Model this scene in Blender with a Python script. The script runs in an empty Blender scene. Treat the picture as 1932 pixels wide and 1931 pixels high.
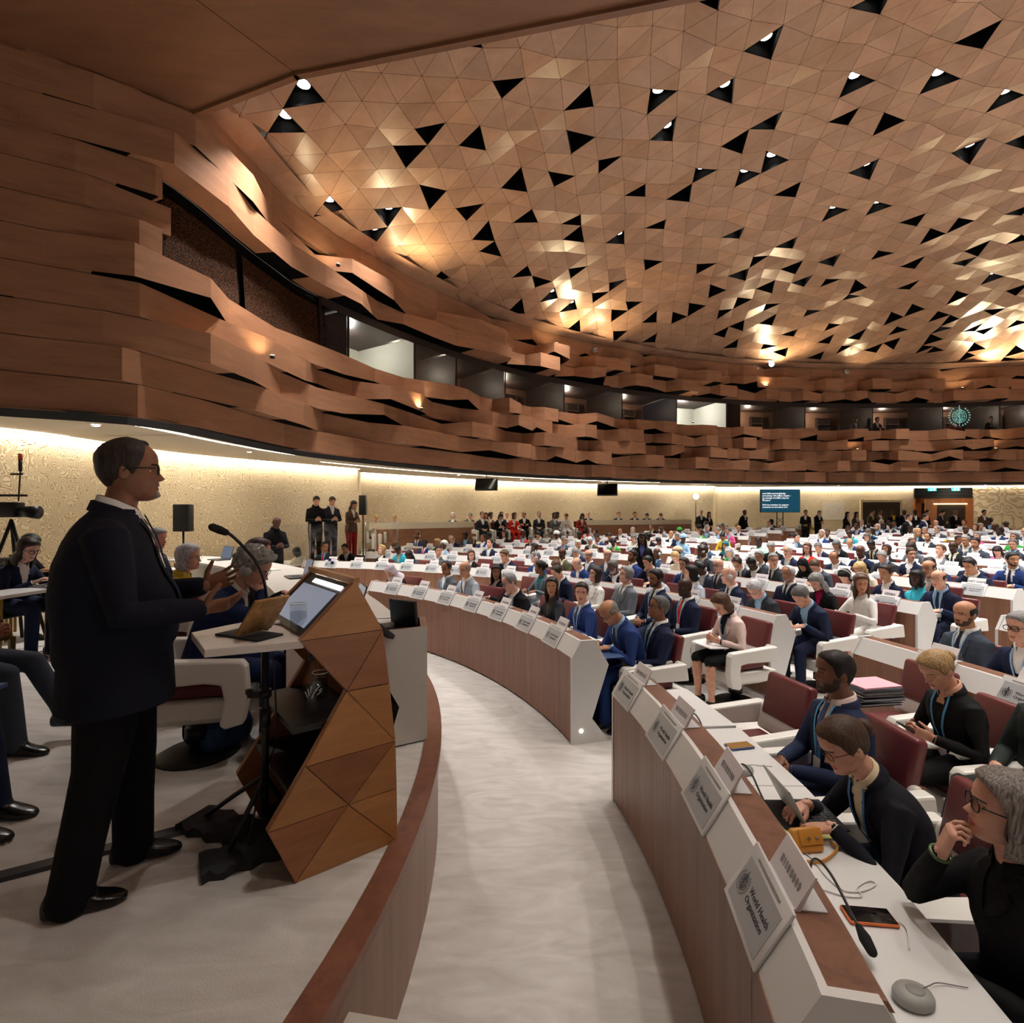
ORD = ['zeroth', 'first', 'second', 'third', 'fourth', 'fifth', 'sixth', 'seventh', 'eighth', 'ninth', 'tenth', 'eleventh', 'twelfth', 'thirteenth', 'fourteenth', 'fifteenth', 'sixteenth', 'seventeenth', 'eighteenth', 'nineteenth', 'twentieth']
TENS = {20: 'twenty', 30: 'thirty', 40: 'forty', 50: 'fifty', 60: 'sixty', 70: 'seventy', 80: 'eighty', 90: 'ninety'}
def ORDN(n):
    if n <= 20: return ORD[n]
    if n % 10 == 0: return {20: 'twentieth', 30: 'thirtieth', 40: 'fortieth', 50: 'fiftieth', 60: 'sixtieth', 70: 'seventieth', 80: 'eightieth', 90: 'ninetieth', 100: 'hundredth'}[n]
    return TENS[n // 10 * 10] + '-' + ORD[n % 10]
import bpy, bmesh, math, random
from math import sin, cos, pi, radians, sqrt, atan2, hypot
from mathutils import Vector, Matrix, Quaternion, noise
from mathutils.bvhtree import BVHTree

SC = bpy.context.scene
COL = SC.collection
V = Vector
CAMH = 2.12            # eye height above the hall floor
PODH = 0.62            # podium floor above the hall floor
CX, CY = -6.6, 2.8     # centre of the concentric desk rows and of the podium edge
RNG = random.Random(7)

# ---------------------------------------------------------------- objects
def link(o):
    COL.objects.link(o); return o

def tag(o, label=None, cat=None, group=None, kind=None):
    if label: o['label'] = label
    if cat: o['category'] = cat
    if group: o['group'] = group
    if kind: o['kind'] = kind
    return o

def empty(name, loc=(0, 0, 0), rz=0.0):
    o = bpy.data.objects.new(name, None); link(o)
    o.location = loc; o.rotation_euler = (0, 0, rz); o.empty_display_size = .1
    return o

def inst(name, me, parent=None, mat=None):
    """link mesh data as one object; mat: 4x4 local transform"""
    o = bpy.data.objects.new(name, me); link(o)
    if parent is not None: o.parent = parent
    if mat is not None: o.matrix_local = mat
    return o

def copy_tree(o, parent=None):
    c = o.copy(); COL.objects.link(c)
    if parent is not None: c.parent = parent; c.matrix_parent_inverse = o.matrix_parent_inverse.copy()
    for ch in KIDS.get(o.name, ()): copy_tree(ch, c)
    return c
KIDS = {}
def note_kids(root):
    """remember the children of a prototype (o.children walks the whole file)"""
    for o in COL.objects:
        if o.parent is not None:
            KIDS.setdefault(o.parent.name, [])
            if o not in KIDS[o.parent.name]: KIDS[o.parent.name].append(o)

class MB:
    """collects faces and builds ONE mesh"""
    def __init__(s):
        s.v = []; s.f = []; s.m = []; s.mats = []; s.sm = []
    def mi(s, mat):
        if mat is None: mat = '__'
        if mat not in s.mats: s.mats.append(mat)
        return s.mats.index(mat)
    def add(s, vs, fs, mat=None, smooth=False):
        b = len(s.v); s.v.extend([tuple(p) for p in vs]); k = s.mi(mat)
        for f in fs:
            s.f.append(tuple(b + i for i in f)); s.m.append(k); s.sm.append(smooth)
        return b
    def box(s, c, size, mat=None, rot=None):
        x, y, z = [d / 2 for d in size]
        vs = [V((sx * x, sy * y, sz * z)) for sz in (-1, 1) for sy in (-1, 1) for sx in (-1, 1)]
        if rot is not None: vs = [rot @ p for p in vs]
        c = V(c); vs = [p + c for p in vs]
        s.add(vs, [(0, 2, 3, 1), (4, 5, 7, 6), (0, 1, 5, 4), (2, 6, 7, 3), (0, 4, 6, 2), (1, 3, 7, 5)], mat)
    def rbox(s, c, size, r, mat=None, rot=None, n=3):
        """box with rounded vertical-profile edges (all edges) made as a superellipsoid-like lattice"""
        x, y, z = [d / 2 for d in size]; r = min(r, x, y, z)
        vs = []; idx = {}
        def lat(h):
            pts = []
            for k in range(n + 1):
                a = pi / 2 * k / n
                pts.append((h - r, a))
            return pts
        # sphere of 4 corners x rings
        rings = []
        angs = [(-pi / 2 + pi / 2 * k / n, -1) for k in range(n + 1)] + [(pi / 2 * k / n, 1) for k in range(n + 1)]
        for ph, sz in angs:
            ring = []
            for q, (sx, sy) in enumerate(((1, 1), (-1, 1), (-1, -1), (1, -1))):
                for k in range(n + 1):
                    a = q * pi / 2 + pi / 2 * k / n
                    ring.append(V((sx * (x - r) + r * cos(ph) * cos(a), sy * (y - r) + r * cos(ph) * sin(a), sz * (z - r) + r * sin(ph))))
            rings.append(ring)
        c = V(c)
        R = [[(rot @ p if rot is not None else p) + c for p in ring] for ring in rings]
        s.loft(R, mat, smooth=True)
    def loft(s, rings, mat=None, cap=True, smooth=True, closed=True):
        n = len(rings[0]); vs = [p for r in rings for p in r]; fs = []
        for i in range(len(rings) - 1):
            for j in range(n if closed else n - 1):
                k = (j + 1) % n
                fs.append((i * n + j, i * n + k, (i + 1) * n + k, (i + 1) * n + j))
        b = s.add(vs, fs, mat, smooth)
        if cap and closed:
            k = s.mi(mat)
            s.f.append(tuple(b + j for j in reversed(range(n)))); s.m.append(k); s.sm.append(smooth)
            s.f.append(tuple(b + (len(rings) - 1) * n + j for j in range(n))); s.m.append(k); s.sm.append(smooth)
        return b
    def tube(s, pts, rad, mat=None, n=10, round_=True, smooth=True, flat=1.0, side=None):
        pts = [V(p) for p in pts]
        if not hasattr(rad, '__len__'): rad = [rad] * len(pts)
        rings = tube_rings(pts, rad, n, round_, flat, side)
        s.loft(rings, mat, True, smooth)
    def cyl(s, a, b, r, mat=None, n=16, r2=None):
        s.tube([a, b], [r, r if r2 is None else r2], mat, n, False)
        
    def prism(s, poly, d, mat=None, o=(0, 0, 0), ex=(1, 0, 0), ey=(0, 0, 1), ez=(0, 1, 0)):
        """polygon in (ex,ey) extruded by +-d/2 along ez"""
        o, ex, ey, ez = V(o), V(ex), V(ey), V(ez); n = len(poly)
        a = [o + ex * x + ey * y - ez * d / 2 for x, y in poly]
        b = [o + ex * x + ey * y + ez * d / 2 for x, y in poly]
        fs = [tuple(range(n)), tuple(range(2 * n - 1, n - 1, -1))] + [((i + 1) % n, i, n + i, n + (i + 1) % n) for i in range(n)]
        s.add(a + b, fs, mat)
    def sphere(s, c, r, mat=None, n=12, m=8, sc=(1, 1, 1), rot=None):
        rings = []
        for i in range(m + 1):
            t = pi * i / m; t = min(max(t, .02), pi - .02)
            ring = []
            for j in range(n):
                p = V((r * sin(t) * cos(2 * pi * j / n) * sc[0], r * sin(t) * sin(2 * pi * j / n) * sc[1], -r * cos(t) * sc[2]))
                if rot is not None: p = rot @ p
                ring.append(p + V(c))
            rings.append(ring)
        s.loft(rings, mat)
    def mesh(s, name):
        me = bpy.data.meshes.new(name)
        me.from_pydata(s.v, [], s.f); me.update()
        for m in s.mats: me.materials.append(None if m == '__' or isinstance(m, str) else m)
        me.polygons.foreach_set('material_index', s.m)
        me.polygons.foreach_set('use_smooth', s.sm)
        bm = bmesh.new(); bm.from_mesh(me)
        bmesh.ops.recalc_face_normals(bm, faces=bm.faces); bm.to_mesh(me); bm.free()
        me.update()
        return me
    def build(s, name, parent=None, loc=None, rz=0.0, bevel=0.0, seg=2, auto=None):
        me = s.mesh(name)
        o = inst(name, me, parent)
        if loc is not None: o.location = loc
        if rz: o.rotation_euler = (0, 0, rz)
        if bevel:
            b = o.modifiers.new('b', 'BEVEL'); b.width = bevel; b.segments = seg; b.limit_method = 'ANGLE'; b.angle_limit = radians(40)
        return o

def tube_rings(pts, rad, n=10, round_=True, flat=1.0, side=None):
    pts = [V(p) for p in pts]
    # tangents
    T = []
    for i in range(len(pts)):
        a = pts[max(i - 1, 0)]; b = pts[min(i + 1, len(pts) - 1)]
        t = (b - a); T.append(t.normalized() if t.length > 1e-9 else V((0, 0, 1)))
    ref = V(side) if side is not None else (V((0, 0, 1)) if abs(T[0].z) < .9 else V((1, 0, 0)))
    u = (ref - T[0] * ref.dot(T[0])).normalized()
    P = []; R = []; TT = []
    if round_:
        r = rad[0]
        for k in (0, 1, 2):
            a = pi / 2 * k / 3
            P.append(pts[0] - T[0] * r * cos(a)); R.append(max(r * sin(a), r * .12)); TT.append(T[0])
    for p, r, t in zip(pts, rad, T): P.append(p); R.append(r); TT.append(t)
    if round_:
        r = rad[-1]
        for k in (2, 1, 0):
            a = pi / 2 * k / 3
            P.append(pts[-1] + T[-1] * r * cos(a)); R.append(max(r * sin(a), r * .12)); TT.append(T[-1])
    rings = []
    for p, r, t in zip(P, R, TT):
        u = (u - t * u.dot(t)).normalized(); w = t.cross(u)
        rings.append([p + u * (r * cos(2 * pi * j / n)) + w * (r * flat * sin(2 * pi * j / n)) for j in range(n)])
    return rings

def catmull(pts, per=8):
    P = [V(p) for p in pts]; out = []
    for i in range(len(P) - 1):
        a = P[i - 1] if i > 0 else P[0] * 2 - P[1]; b = P[i]; c = P[i + 1]; d = P[i + 2] if i + 2 < len(P) else P[-1] * 2 - P[-2]
        for k in range(per):
            t = k / per
            out.append(.5 * ((2 * b) + (c - a) * t + (2 * a - 5 * b + 4 * c - d) * t * t + (3 * b - a - 3 * c + d) * t ** 3))
    out.append(P[-1]); return out

def resample(pts, step):
    out = [pts[0].copy()]; acc = 0.0
    for a, b in zip(pts, pts[1:]):
        L = (b - a).length
        while acc + L >= step:
            t = (step - acc) / L if L else 0
            a = a + (b - a) * t; out.append(a.copy()); L = (b - a).length; acc = 0.0
        acc += L
    return out

def at(u, v, depth):
    """point seen at pixel (u, v) of the photo at the given distance ahead of the eye"""
    return V(((u - 966) / 1000 * depth, depth, CAMH - (v - 965.5) / 1000 * depth))
def on_floor(u, v, z=0.0):
    d = (CAMH - z) / (v - 965.5) * 1000
    return at(u, v, d)
def ray_circle(u, R):
    """point in plan on direction u at radius R from the rows' centre"""
    k = (u - 966) / 1000
    a = 1 + k * k; b = -2 * (k * CX + CY); c = CX * CX + CY * CY - R * R
    y = (-b + sqrt(b * b - 4 * a * c)) / (2 * a)
    return k * y, y
def polar(R, deg, z=0.0):
    return V((CX + R * cos(radians(deg)), CY + R * sin(radians(deg)), z))
def floor_z(R):
    return max(0.0, (R - 12.0) * .022)

# ---------------------------------------------------------------- materials
def srgb(r, g, b):
    def f(c):
        c /= 255.0
        return c / 12.92 if c <= .04045 else ((c + .055) / 1.055) ** 2.4
    return (f(r), f(g), f(b), 1.0)
MATS = {}
def mat(name, rgb=(200, 200, 200), rough=.5, metal=0.0, emit=0.0, ecol=None, spec=.5, trans=0.0, coat=0.0, ior=1.45, alpha=1.0):
    if name in MATS: return MATS[name]
    m = bpy.data.materials.new(name); m.use_nodes = True
    b = m.node_tree.nodes['Principled BSDF']
    b.inputs['Base Color'].default_value = srgb(*rgb)
    b.inputs['Roughness'].default_value = rough; b.inputs['Metallic'].default_value = metal
    b.inputs['Specular IOR Level'].default_value = spec; b.inputs['IOR'].default_value = ior
    b.inputs['Transmission Weight'].default_value = trans; b.inputs['Coat Weight'].default_value = coat
    b.inputs['Alpha'].default_value = alpha
    if emit:
        b.inputs['Emission Color'].default_value = srgb(*(ecol or rgb)); b.inputs['Emission Strength'].default_value = emit
    MATS[name] = m; return m
def nodes(m):
    nt = m.node_tree; return nt, nt.nodes, nt.links, nt.nodes['Principled BSDF']
def N(nt, t, **kw):
    n = nt.nodes.new(t)
    for k, v in kw.items():
        if k.startswith('i_'): n.inputs[k[2:].replace('_', ' ')].default_value = v
        else: setattr(n, k, v)
    return n

def wood(name, a, b, rough=.42, scale=(1, 1, 1), grain=6.0, island=.25, coat=0.0, bump=.0, coord='Object', spec=.5):
    """long-grained veneer: stretched noise between two tones, per-board tint"""
    m = mat(name, a, rough, coat=coat, spec=spec); nt, ns, ln, bs = nodes(m)
    tc = N(nt, 'ShaderNodeTexCoord'); mp = N(nt, 'ShaderNodeMapping'); mp.inputs['Scale'].default_value = scale
    no = N(nt, 'ShaderNodeTexNoise', i_Scale=grain, i_Detail=5.0, i_Roughness=.6, i_Distortion=.6)
    n2 = N(nt, 'ShaderNodeTexNoise', i_Scale=grain * 6, i_Detail=3.0, i_Roughness=.7)
    ad = N(nt, 'ShaderNodeMath', operation='MULTIPLY_ADD'); ad.inputs[1].default_value = .35
    cr = N(nt, 'ShaderNodeValToRGB'); e = cr.color_ramp.elements
    e[0].position = .35; e[0].color = srgb(*b); e[1].position = .85; e[1].color = srgb(*a)
    ge = N(nt, 'ShaderNodeNewGeometry')
    hv = N(nt, 'ShaderNodeHueSaturation')
    ra = N(nt, 'ShaderNodeMapRange'); ra.inputs['To Min'].default_value = 1 - island; ra.inputs['To Max'].default_value = 1 + island
    ln.new(tc.outputs[coord], mp.inputs['Vector']); ln.new(mp.outputs[0], no.inputs['Vector']); ln.new(mp.outputs[0], n2.inputs['Vector'])
    ln.new(n2.outputs['Fac'], ad.inputs[0]); ln.new(no.outputs['Fac'], ad.inputs[2])
    ln.new(ad.outputs[0], cr.inputs[0]); ln.new(cr.outputs[0], hv.inputs['Color'])
    ln.new(ge.outputs['Random Per Island'], ra.inputs['Value']); ln.new(ra.outputs[0], hv.inputs['Value'])
    ln.new(hv.outputs[0], bs.inputs['Base Color'])
    return m

def fabric(name, rgb, rough=.85, amt=.12, scale=220, bump=.15, wr=True):
    """woven cloth: fine weave, soft large folds as bump"""
    if name in MATS: return MATS[name]
    m = mat(name, rgb, rough, spec=.25); nt, ns, ln, bs = nodes(m)
    tc = N(nt, 'ShaderNodeTexCoord')
    n1 = N(nt, 'ShaderNodeTexNoise', i_Scale=float(scale), i_Detail=2.0)
    n2 = N(nt, 'ShaderNodeTexNoise', i_Scale=9.0, i_Detail=2.0, i_Distortion=1.2)
    hv = N(nt, 'ShaderNodeHueSaturation'); hv.inputs['Color'].default_value = srgb(*rgb)
    mr = N(nt, 'ShaderNodeMapRange'); mr.inputs['To Min'].default_value = 1 - amt; mr.inputs['To Max'].default_value = 1 + amt
    ln.new(tc.outputs['Object'], n1.inputs['Vector']); ln.new(tc.outputs['Object'], n2.inputs['Vector'])
    ln.new(n1.outputs['Fac'], mr.inputs['Value']); ln.new(mr.outputs[0], hv.inputs['Value']); ln.new(hv.outputs[0], bs.inputs['Base Color'])
    bp = N(nt, 'ShaderNodeBump', i_Strength=bump, i_Distance=.06)
    ln.new(n2.outputs['Fac'], bp.inputs['Height']); ln.new(bp.outputs[0], bs.inputs['Normal'])
    return m

def skin_mat(rgb):
    nm = 'skin_%d_%d_%d' % rgb
    if nm in MATS: return MATS[nm]
    m = mat(nm, rgb, .48, spec=.4); nt, ns, ln, bs = nodes(m)
    tc = N(nt, 'ShaderNodeTexCoord'); n1 = N(nt, 'ShaderNodeTexNoise', i_Scale=28.0, i_Detail=3.0)
    cr = N(nt, 'ShaderNodeValToRGB'); e = cr.color_ramp.elements
    r, g, b = rgb
    e[0].position = .35; e[0].color = srgb(min(255, r * .97), g * .93, b * .92); e[1].position = .65; e[1].color = srgb(min(255, r * 1.03), min(255, g * 1.04), min(255, b * 1.05))
    ln.new(tc.outputs['Object'], n1.inputs['Vector']); ln.new(n1.outputs['Fac'], cr.inputs[0]); ln.new(cr.outputs[0], bs.inputs['Base Color'])
    return m
def hair_mat(rgb):
    nm = 'hair_%d_%d_%d' % rgb
    if nm in MATS: return MATS[nm]
    m = mat(nm, rgb, .55, spec=.35); nt, ns, ln, bs = nodes(m)
    tc = N(nt, 'ShaderNodeTexCoord'); mp = N(nt, 'ShaderNodeMapping'); mp.inputs['Scale'].default_value = (1, 1, .06)
    n1 = N(nt, 'ShaderNodeTexNoise', i_Scale=150.0, i_Detail=3.0)
    cr = N(nt, 'ShaderNodeValToRGB'); e = cr.color_ramp.elements
    r, g, b = rgb
    e[0].position = .3; e[0].color = srgb(r * .55, g * .55, b * .55); e[1].position = .72; e[1].color = srgb(min(255, r * 1.25), min(255, g * 1.25), min(255, b * 1.25))
    bp = N(nt, 'ShaderNodeBump', i_Strength=.35, i_Distance=.004)
    ln.new(tc.outputs['Object'], mp.inputs['Vector']); ln.new(mp.outputs[0], n1.inputs['Vector']); ln.new(n1.outputs['Fac'], cr.inputs[0])
    ln.new(cr.outputs[0], bs.inputs['Base Color']); ln.new(n1.outputs['Fac'], bp.inputs['Height']); ln.new(bp.outputs[0], bs.inputs['Normal'])
    return m

WHITE = mat('white_laminate', (216, 216, 215), .35)
BLACK = mat('black_satin', (14, 14, 16), .45)
BLACKM = mat('black_recess', (6, 6, 7), .9, spec=.1)
STEEL = mat('brushed_steel', (150, 150, 152), .3, 1.0)
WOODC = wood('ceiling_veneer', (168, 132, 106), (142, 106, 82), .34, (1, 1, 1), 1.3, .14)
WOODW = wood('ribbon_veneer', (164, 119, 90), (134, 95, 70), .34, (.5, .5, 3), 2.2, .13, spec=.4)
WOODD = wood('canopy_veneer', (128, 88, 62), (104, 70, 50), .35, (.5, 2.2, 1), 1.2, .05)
WOODF = wood('desk_walnut', (146, 104, 82), (112, 76, 60), .4, (3, 3, .12), 6.0, .05)
WOODT = wood('ledge_walnut', (134, 93, 74), (98, 65, 52), .35, (2, 2, 2), 5.0, .05)
LECT = wood('lectern_cherry', (182, 130, 80), (158, 106, 62), .35, (1, 1, 5), 3.0, .1)
LECT2 = wood('lectern_cherry_dark', (158, 104, 68), (132, 82, 52), .35, (1, 1, 5), 3.0, .1)  # darker copy of the cherry: paints facet shading and turned grain onto flat triangles
MAROON = mat('maroon_leather', (104, 46, 48), .38)
LEATHER = mat('white_leather', (226, 224, 218), .4)
SCREENG = mat('display_grey', (172, 176, 180), .35)
INK = mat('dark_print', (46, 50, 58), .6)
PAPER = mat('white_paper', (240, 238, 234), .7)
# ================================================================ THE ROOM
SOF = 3.48            # underside of the wood ring
WOODP = [(-15.5, 1.0), (-11.0, 4.2), (-9.0, 5.45), (-6.69, 6.92), (-5.35, 7.9), (-4.98, 10.6), (-4.42, 12.7), (-1.85, 16.8), (1.5, 20.1), (6.4, 22.9), (12.2, 24.7), (18, 25.1), (24.0, 24.3),
         (31, 21.5), (37, 15.5), (40, 7), (39, -4), (34, -13), (26, -18.5), (14, -20.5), (2, -18), (-6, -14)]
WCUR = resample(catmull([V((x, y, 0)) for x, y in WOODP[:4]], 10)[:-1] + catmull([V((x, y, 0)) for x, y in WOODP[3:6]], 6)[:-1] + catmull([V((x, y, 0)) for x, y in WOODP[5:]], 16), .1)
def curve_frames(cur):
    T = []
    for i in range(len(cur)):
        a = cur[max(i - 6, 0)]; b = cur[min(i + 6, len(cur) - 1)]
        t = (b - a).normalized(); T.append(V((t.y, -t.x, 0)))     # points into the room
    return T
WNRM = curve_frames(WCUR)
def wu(i):
    p = WCUR[i]; return 966 + 1000 * p.x / p.y if p.y > .5 else (9999 if p.x > 0 else -9999)
def wi(u):
    """index on the wood curve seen at pixel column u"""
    best = min((abs(wu(i) - u), i) for i in range(len(WCUR)) if WCUR[i].y > 2); return best[1]
I300, I290, I612 = wi(303), wi(290), wi(612)
I1932 = wi(1945)

ROWZ = [SOF + .488 * k for k in range(6)] + [SOF + 3.76 + .5 * k for k in range(4)]
ZW0, ZW1 = ROWZ[5], ROWZ[6]     # window band
def ribbon(z0, z1, i0, i1, rng, amp=.5, first=0.0, gaps=True):
    """one course of folded veneer panels between two heights; undersides partly open (black)"""
    m = MB(); i = i0; st = []; off = []; last = 0
    while i < i1:
        far = i > I1932; s_ = 2.0 if far else 1.0
        p = WCUR[i]; near_ = (not far) and p.y < 17.5; g = (.55 if p.y < 14 else .75) if near_ else 1.0
        if i < I290 - 4: st.append(i); off.append(first); i += int(rng.uniform(7, 13)); continue
        o = rng.choice([q for q in (.03, .12, .3, .42, .5) if abs(q - last) > .1]); last = o; o *= amp / .5 * g
        st.append(i); off.append(o); i += int(rng.uniform(6, 11) * s_) if not near_ else int(rng.uniform(9, 16))
        if i < i1: st.append(i); off.append(o)
        i += int(rng.uniform(2, 5) * s_) if not near_ else int(rng.uniform(8, 14))
    st.append(i1); off.append(off[-1])
    P = [WCUR[i] + WNRM[i] * o for i, o in zip(st, off)]
    zl = [0.0] * len(st); zh = [0.0] * len(st)
    if gaps:
        for k in range(1, len(st) - 1):
            if st[k] > I290 and zl[k - 1] == 0 and rng.random() < .15: zl[k] = rng.uniform(.12, .2); off[k] = max(off[k], .3)
            elif st[k] > I290 and zh[k - 1] == 0 and rng.random() < .08: zh[k] = -rng.uniform(.1, .17)
    B = [WCUR[i] - WNRM[i] * .12 for i in st]
    for k in range(len(st) - 1):
        a, b = P[k], P[k + 1]
        za, zb = z0 + .006, z1 - .006
        m.add([(a.x, a.y, za + zl[k]), (b.x, b.y, za + zl[k + 1]), (b.x, b.y, zb + zh[k + 1]), (a.x, a.y, zb + zh[k])], [(0, 1, 2, 3)], WOODW)
        c, d = B[k], B[k + 1]
        if zh[k] == 0 and zh[k + 1] == 0: m.add([(a.x, a.y, zb), (b.x, b.y, zb), (d.x, d.y, zb), (c.x, c.y, zb)], [(0, 1, 2, 3)], WOODW)
    for k in range(len(st)):
        lo = (P[k - 1] + P[k]) / 2 if k else P[k]; hi = (P[k] + P[k + 1]) / 2 if k < len(st) - 1 else P[k]
        l2 = (B[k - 1] + B[k]) / 2 if k else B[k]; h2 = (B[k] + B[k + 1]) / 2 if k < len(st) - 1 else B[k]
        q = BLACKM if (zl[k] or rng.random() < .4) else WOODW
        vs = [lo, P[k], hi, h2, B[k], l2]
        if not (gaps and (zl[k] or (k and zl[k - 1]) or (k < len(st) - 1 and zl[k + 1]))): m.add([(p.x, p.y, z0 + .006) for p in vs], [tuple(range(6))], q)
    return m
rr = random.Random(21)
nE = len(WCUR) - 1
for k in range(5):
    ribbon(ROWZ[k], ROWZ[k + 1], 0, nE, rr, .8 if k else .3, gaps=k > 0).build('wall_wood_ribbon')
for k in range(6, 9):
    ribbon(ROWZ[k], ROWZ[k + 1] if k < 8 else ROWZ[9] + .12, 0, nE, rr, .8 if k < 8 else .06, gaps=True).build('wall_wood_ribbon')
for k in range(3):       # the flat planks beside the podium run on through the window zone
    h = (ZW1 - ZW0) / 3
    ribbon(ZW0 + h * k, ZW0 + h * (k + 1), 0, I300 + (0, 2, 0)[k], rr, .2, gaps=False).build('wall_wood_ribbon')
# black lining behind the ribbons
def strip(m, cur, nrm, off, z0, z1, i0, i1, mt, step=6, off2=None):
    idx = list(range(i0, i1, step)) + [i1]
    for a, b in zip(idx, idx[1:]):
        p, q = cur[a] + nrm[a] * off, cur[b] + nrm[b] * off
        r, s = cur[a] + nrm[a] * (off if off2 is None else off2), cur[b] + nrm[b] * (off if off2 is None else off2)
        m.add([(p.x, p.y, z0), (q.x, q.y, z0), (s.x, s.y, z1), (r.x, r.y, z1)], [(0, 1, 2, 3)], mt)
m = MB()
strip(m, WCUR, WNRM, -.14, SOF - .02, ZW0 + .0, 0, nE, BLACKM)
strip(m, WCUR, WNRM, -.14, ZW1, 8.9, 0, nE, BLACKM)
strip(m, WCUR, WNRM, -.14, ZW0, ZW1, 0, I300, BLACKM)
for o in (m.build('wall_ribbon_backing'),): pass
for o in COL.objects:
    if o.name.startswith('wall_'): o['kind'] = 'structure'

# ---- window band: woven panels, then the glazed booths
WEAVE = mat('woven_copper_mesh', (86, 58, 40), .85, spec=.1); nt, ns, ln, bs = nodes(WEAVE)
tc = N(nt, 'ShaderNodeTexCoord'); wv = N(nt, 'ShaderNodeTexVoronoi', i_Scale=38.0); cr = N(nt, 'ShaderNodeValToRGB')
cr.color_ramp.elements[0].color = srgb(96, 62, 40); cr.color_ramp.elements[1].color = srgb(32, 19, 12); cr.color_ramp.elements[1].position = .6
bp = N(nt, 'ShaderNodeBump', i_Strength=.3, i_Distance=.02)
ln.new(tc.outputs['Object'], wv.inputs['Vector']); ln.new(wv.outputs['Distance'], cr.inputs[0]); ln.new(cr.outputs[0], bs.inputs['Base Color']); ln.new(wv.outputs['Distance'], bp.inputs['Height']); ln.new(bp.outputs[0], bs.inputs['Normal'])
IW = [I300, wi(459), I612]
for a, b in zip(IW, IW[1:]):
    m = MB(); strip(m, WCUR, WNRM, -.02, ZW0, ZW1 - .25, a + 1, b - 1, WEAVE, 4, -.1)
    f = m.build('trim_woven_panel'); f['kind'] = 'structure'
m = MB(); strip(m, WCUR, WNRM, -.16, ZW0, ZW1, I300, I612 + 2, BLACKM, 4); f = m.build('trim_woven_backing'); f['kind'] = 'structure'
GLASS = bpy.data.materials.new('window_glass'); GLASS.use_nodes = True; nt = GLASS.node_tree
for n in list(nt.nodes):
    if n.type == 'BSDF_PRINCIPLED': nt.nodes.remove(n)
out = nt.nodes['Material Output']; mx = N(nt, 'ShaderNodeMixShader'); tr = N(nt, 'ShaderNodeBsdfTransparent'); gl = N(nt, 'ShaderNodeBsdfGlossy'); fr = N(nt, 'ShaderNodeMath', operation='ADD'); fr.inputs[0].default_value = .045; fr.inputs[1].default_value = 0.0
tr.inputs[0].default_value = (.82, .84, .86, 1); gl.inputs['Roughness'].default_value = .02
nt.links.new(fr.outputs[0], mx.inputs[0]); nt.links.new(tr.outputs[0], mx.inputs[1]); nt.links.new(gl.outputs[0], mx.inputs[2]); nt.links.new(mx.outputs[0], out.inputs['Surface'])
CLEAR = bpy.data.materials.new('clear_acrylic'); CLEAR.use_nodes = True; nt = CLEAR.node_tree
for n in list(nt.nodes):
    if n.type == 'BSDF_PRINCIPLED': nt.nodes.remove(n)
out = nt.nodes['Material Output']; mx = N(nt, 'ShaderNodeMixShader'); tr = N(nt, 'ShaderNodeBsdfTransparent'); gl = N(nt, 'ShaderNodeBsdfGlossy'); fr = N(nt, 'ShaderNodeMath', operation='ADD'); fr.inputs[0].default_value = .05; fr.inputs[1].default_value = 0.0
tr.inputs[0].default_value = (.95, .96, .96, 1); gl.inputs['Roughness'].default_value = .04
nt.links.new(fr.outputs[0], mx.inputs[0]); nt.links.new(tr.outputs[0], mx.inputs[1]); nt.links.new(gl.outputs[0], mx.inputs[2]); nt.links.new(mx.outputs[0], out.inputs['Surface'])

BOOTHW = mat('booth_brown', (112, 82, 66), .5); BOOTHD = mat('booth_dark', (44, 35, 32), .45); BOOTHN = mat('booth_navy', (36, 38, 56), .5)
ROOML = mat('lit_room_wall', (236, 232, 214), .7); SLIT = mat('door_slit_light', (250, 244, 220), .5, emit=2.2)
IEND = wi(1960)
bounds = [612, 660, 787, 866, 955, 1068, 1176, 1280, 1372, 1398, 1520, 1650, 1780, 1890, 1960]
lit = {660, 1280}
DEP = 2.6
inner = MB()
strip(inner, WCUR, WNRM, -.1, ZW0 - .52, ZW0 - .52, I612, IEND, BOOTHD, 6, -DEP)
strip(inner, WCUR, WNRM, -.1, ZW1 + .02, ZW1 + .02, I612, IEND, BOOTHD, 6, -DEP)
f = inner.build('floor_booths'); f['kind'] = 'structure'
fr_ = MB(); strip(fr_, WCUR, WNRM, -.06, ZW1 - .2, ZW1 + .01, I612, IEND, BOOTHD, 4)
strip(fr_, WCUR, WNRM, -.1, ZW0, ZW0 + .03, I612, IEND, BOOTHD, 4)
f = fr_.build('trim_window_head'); f['kind'] = 'structure'
win_n = 0
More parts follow.
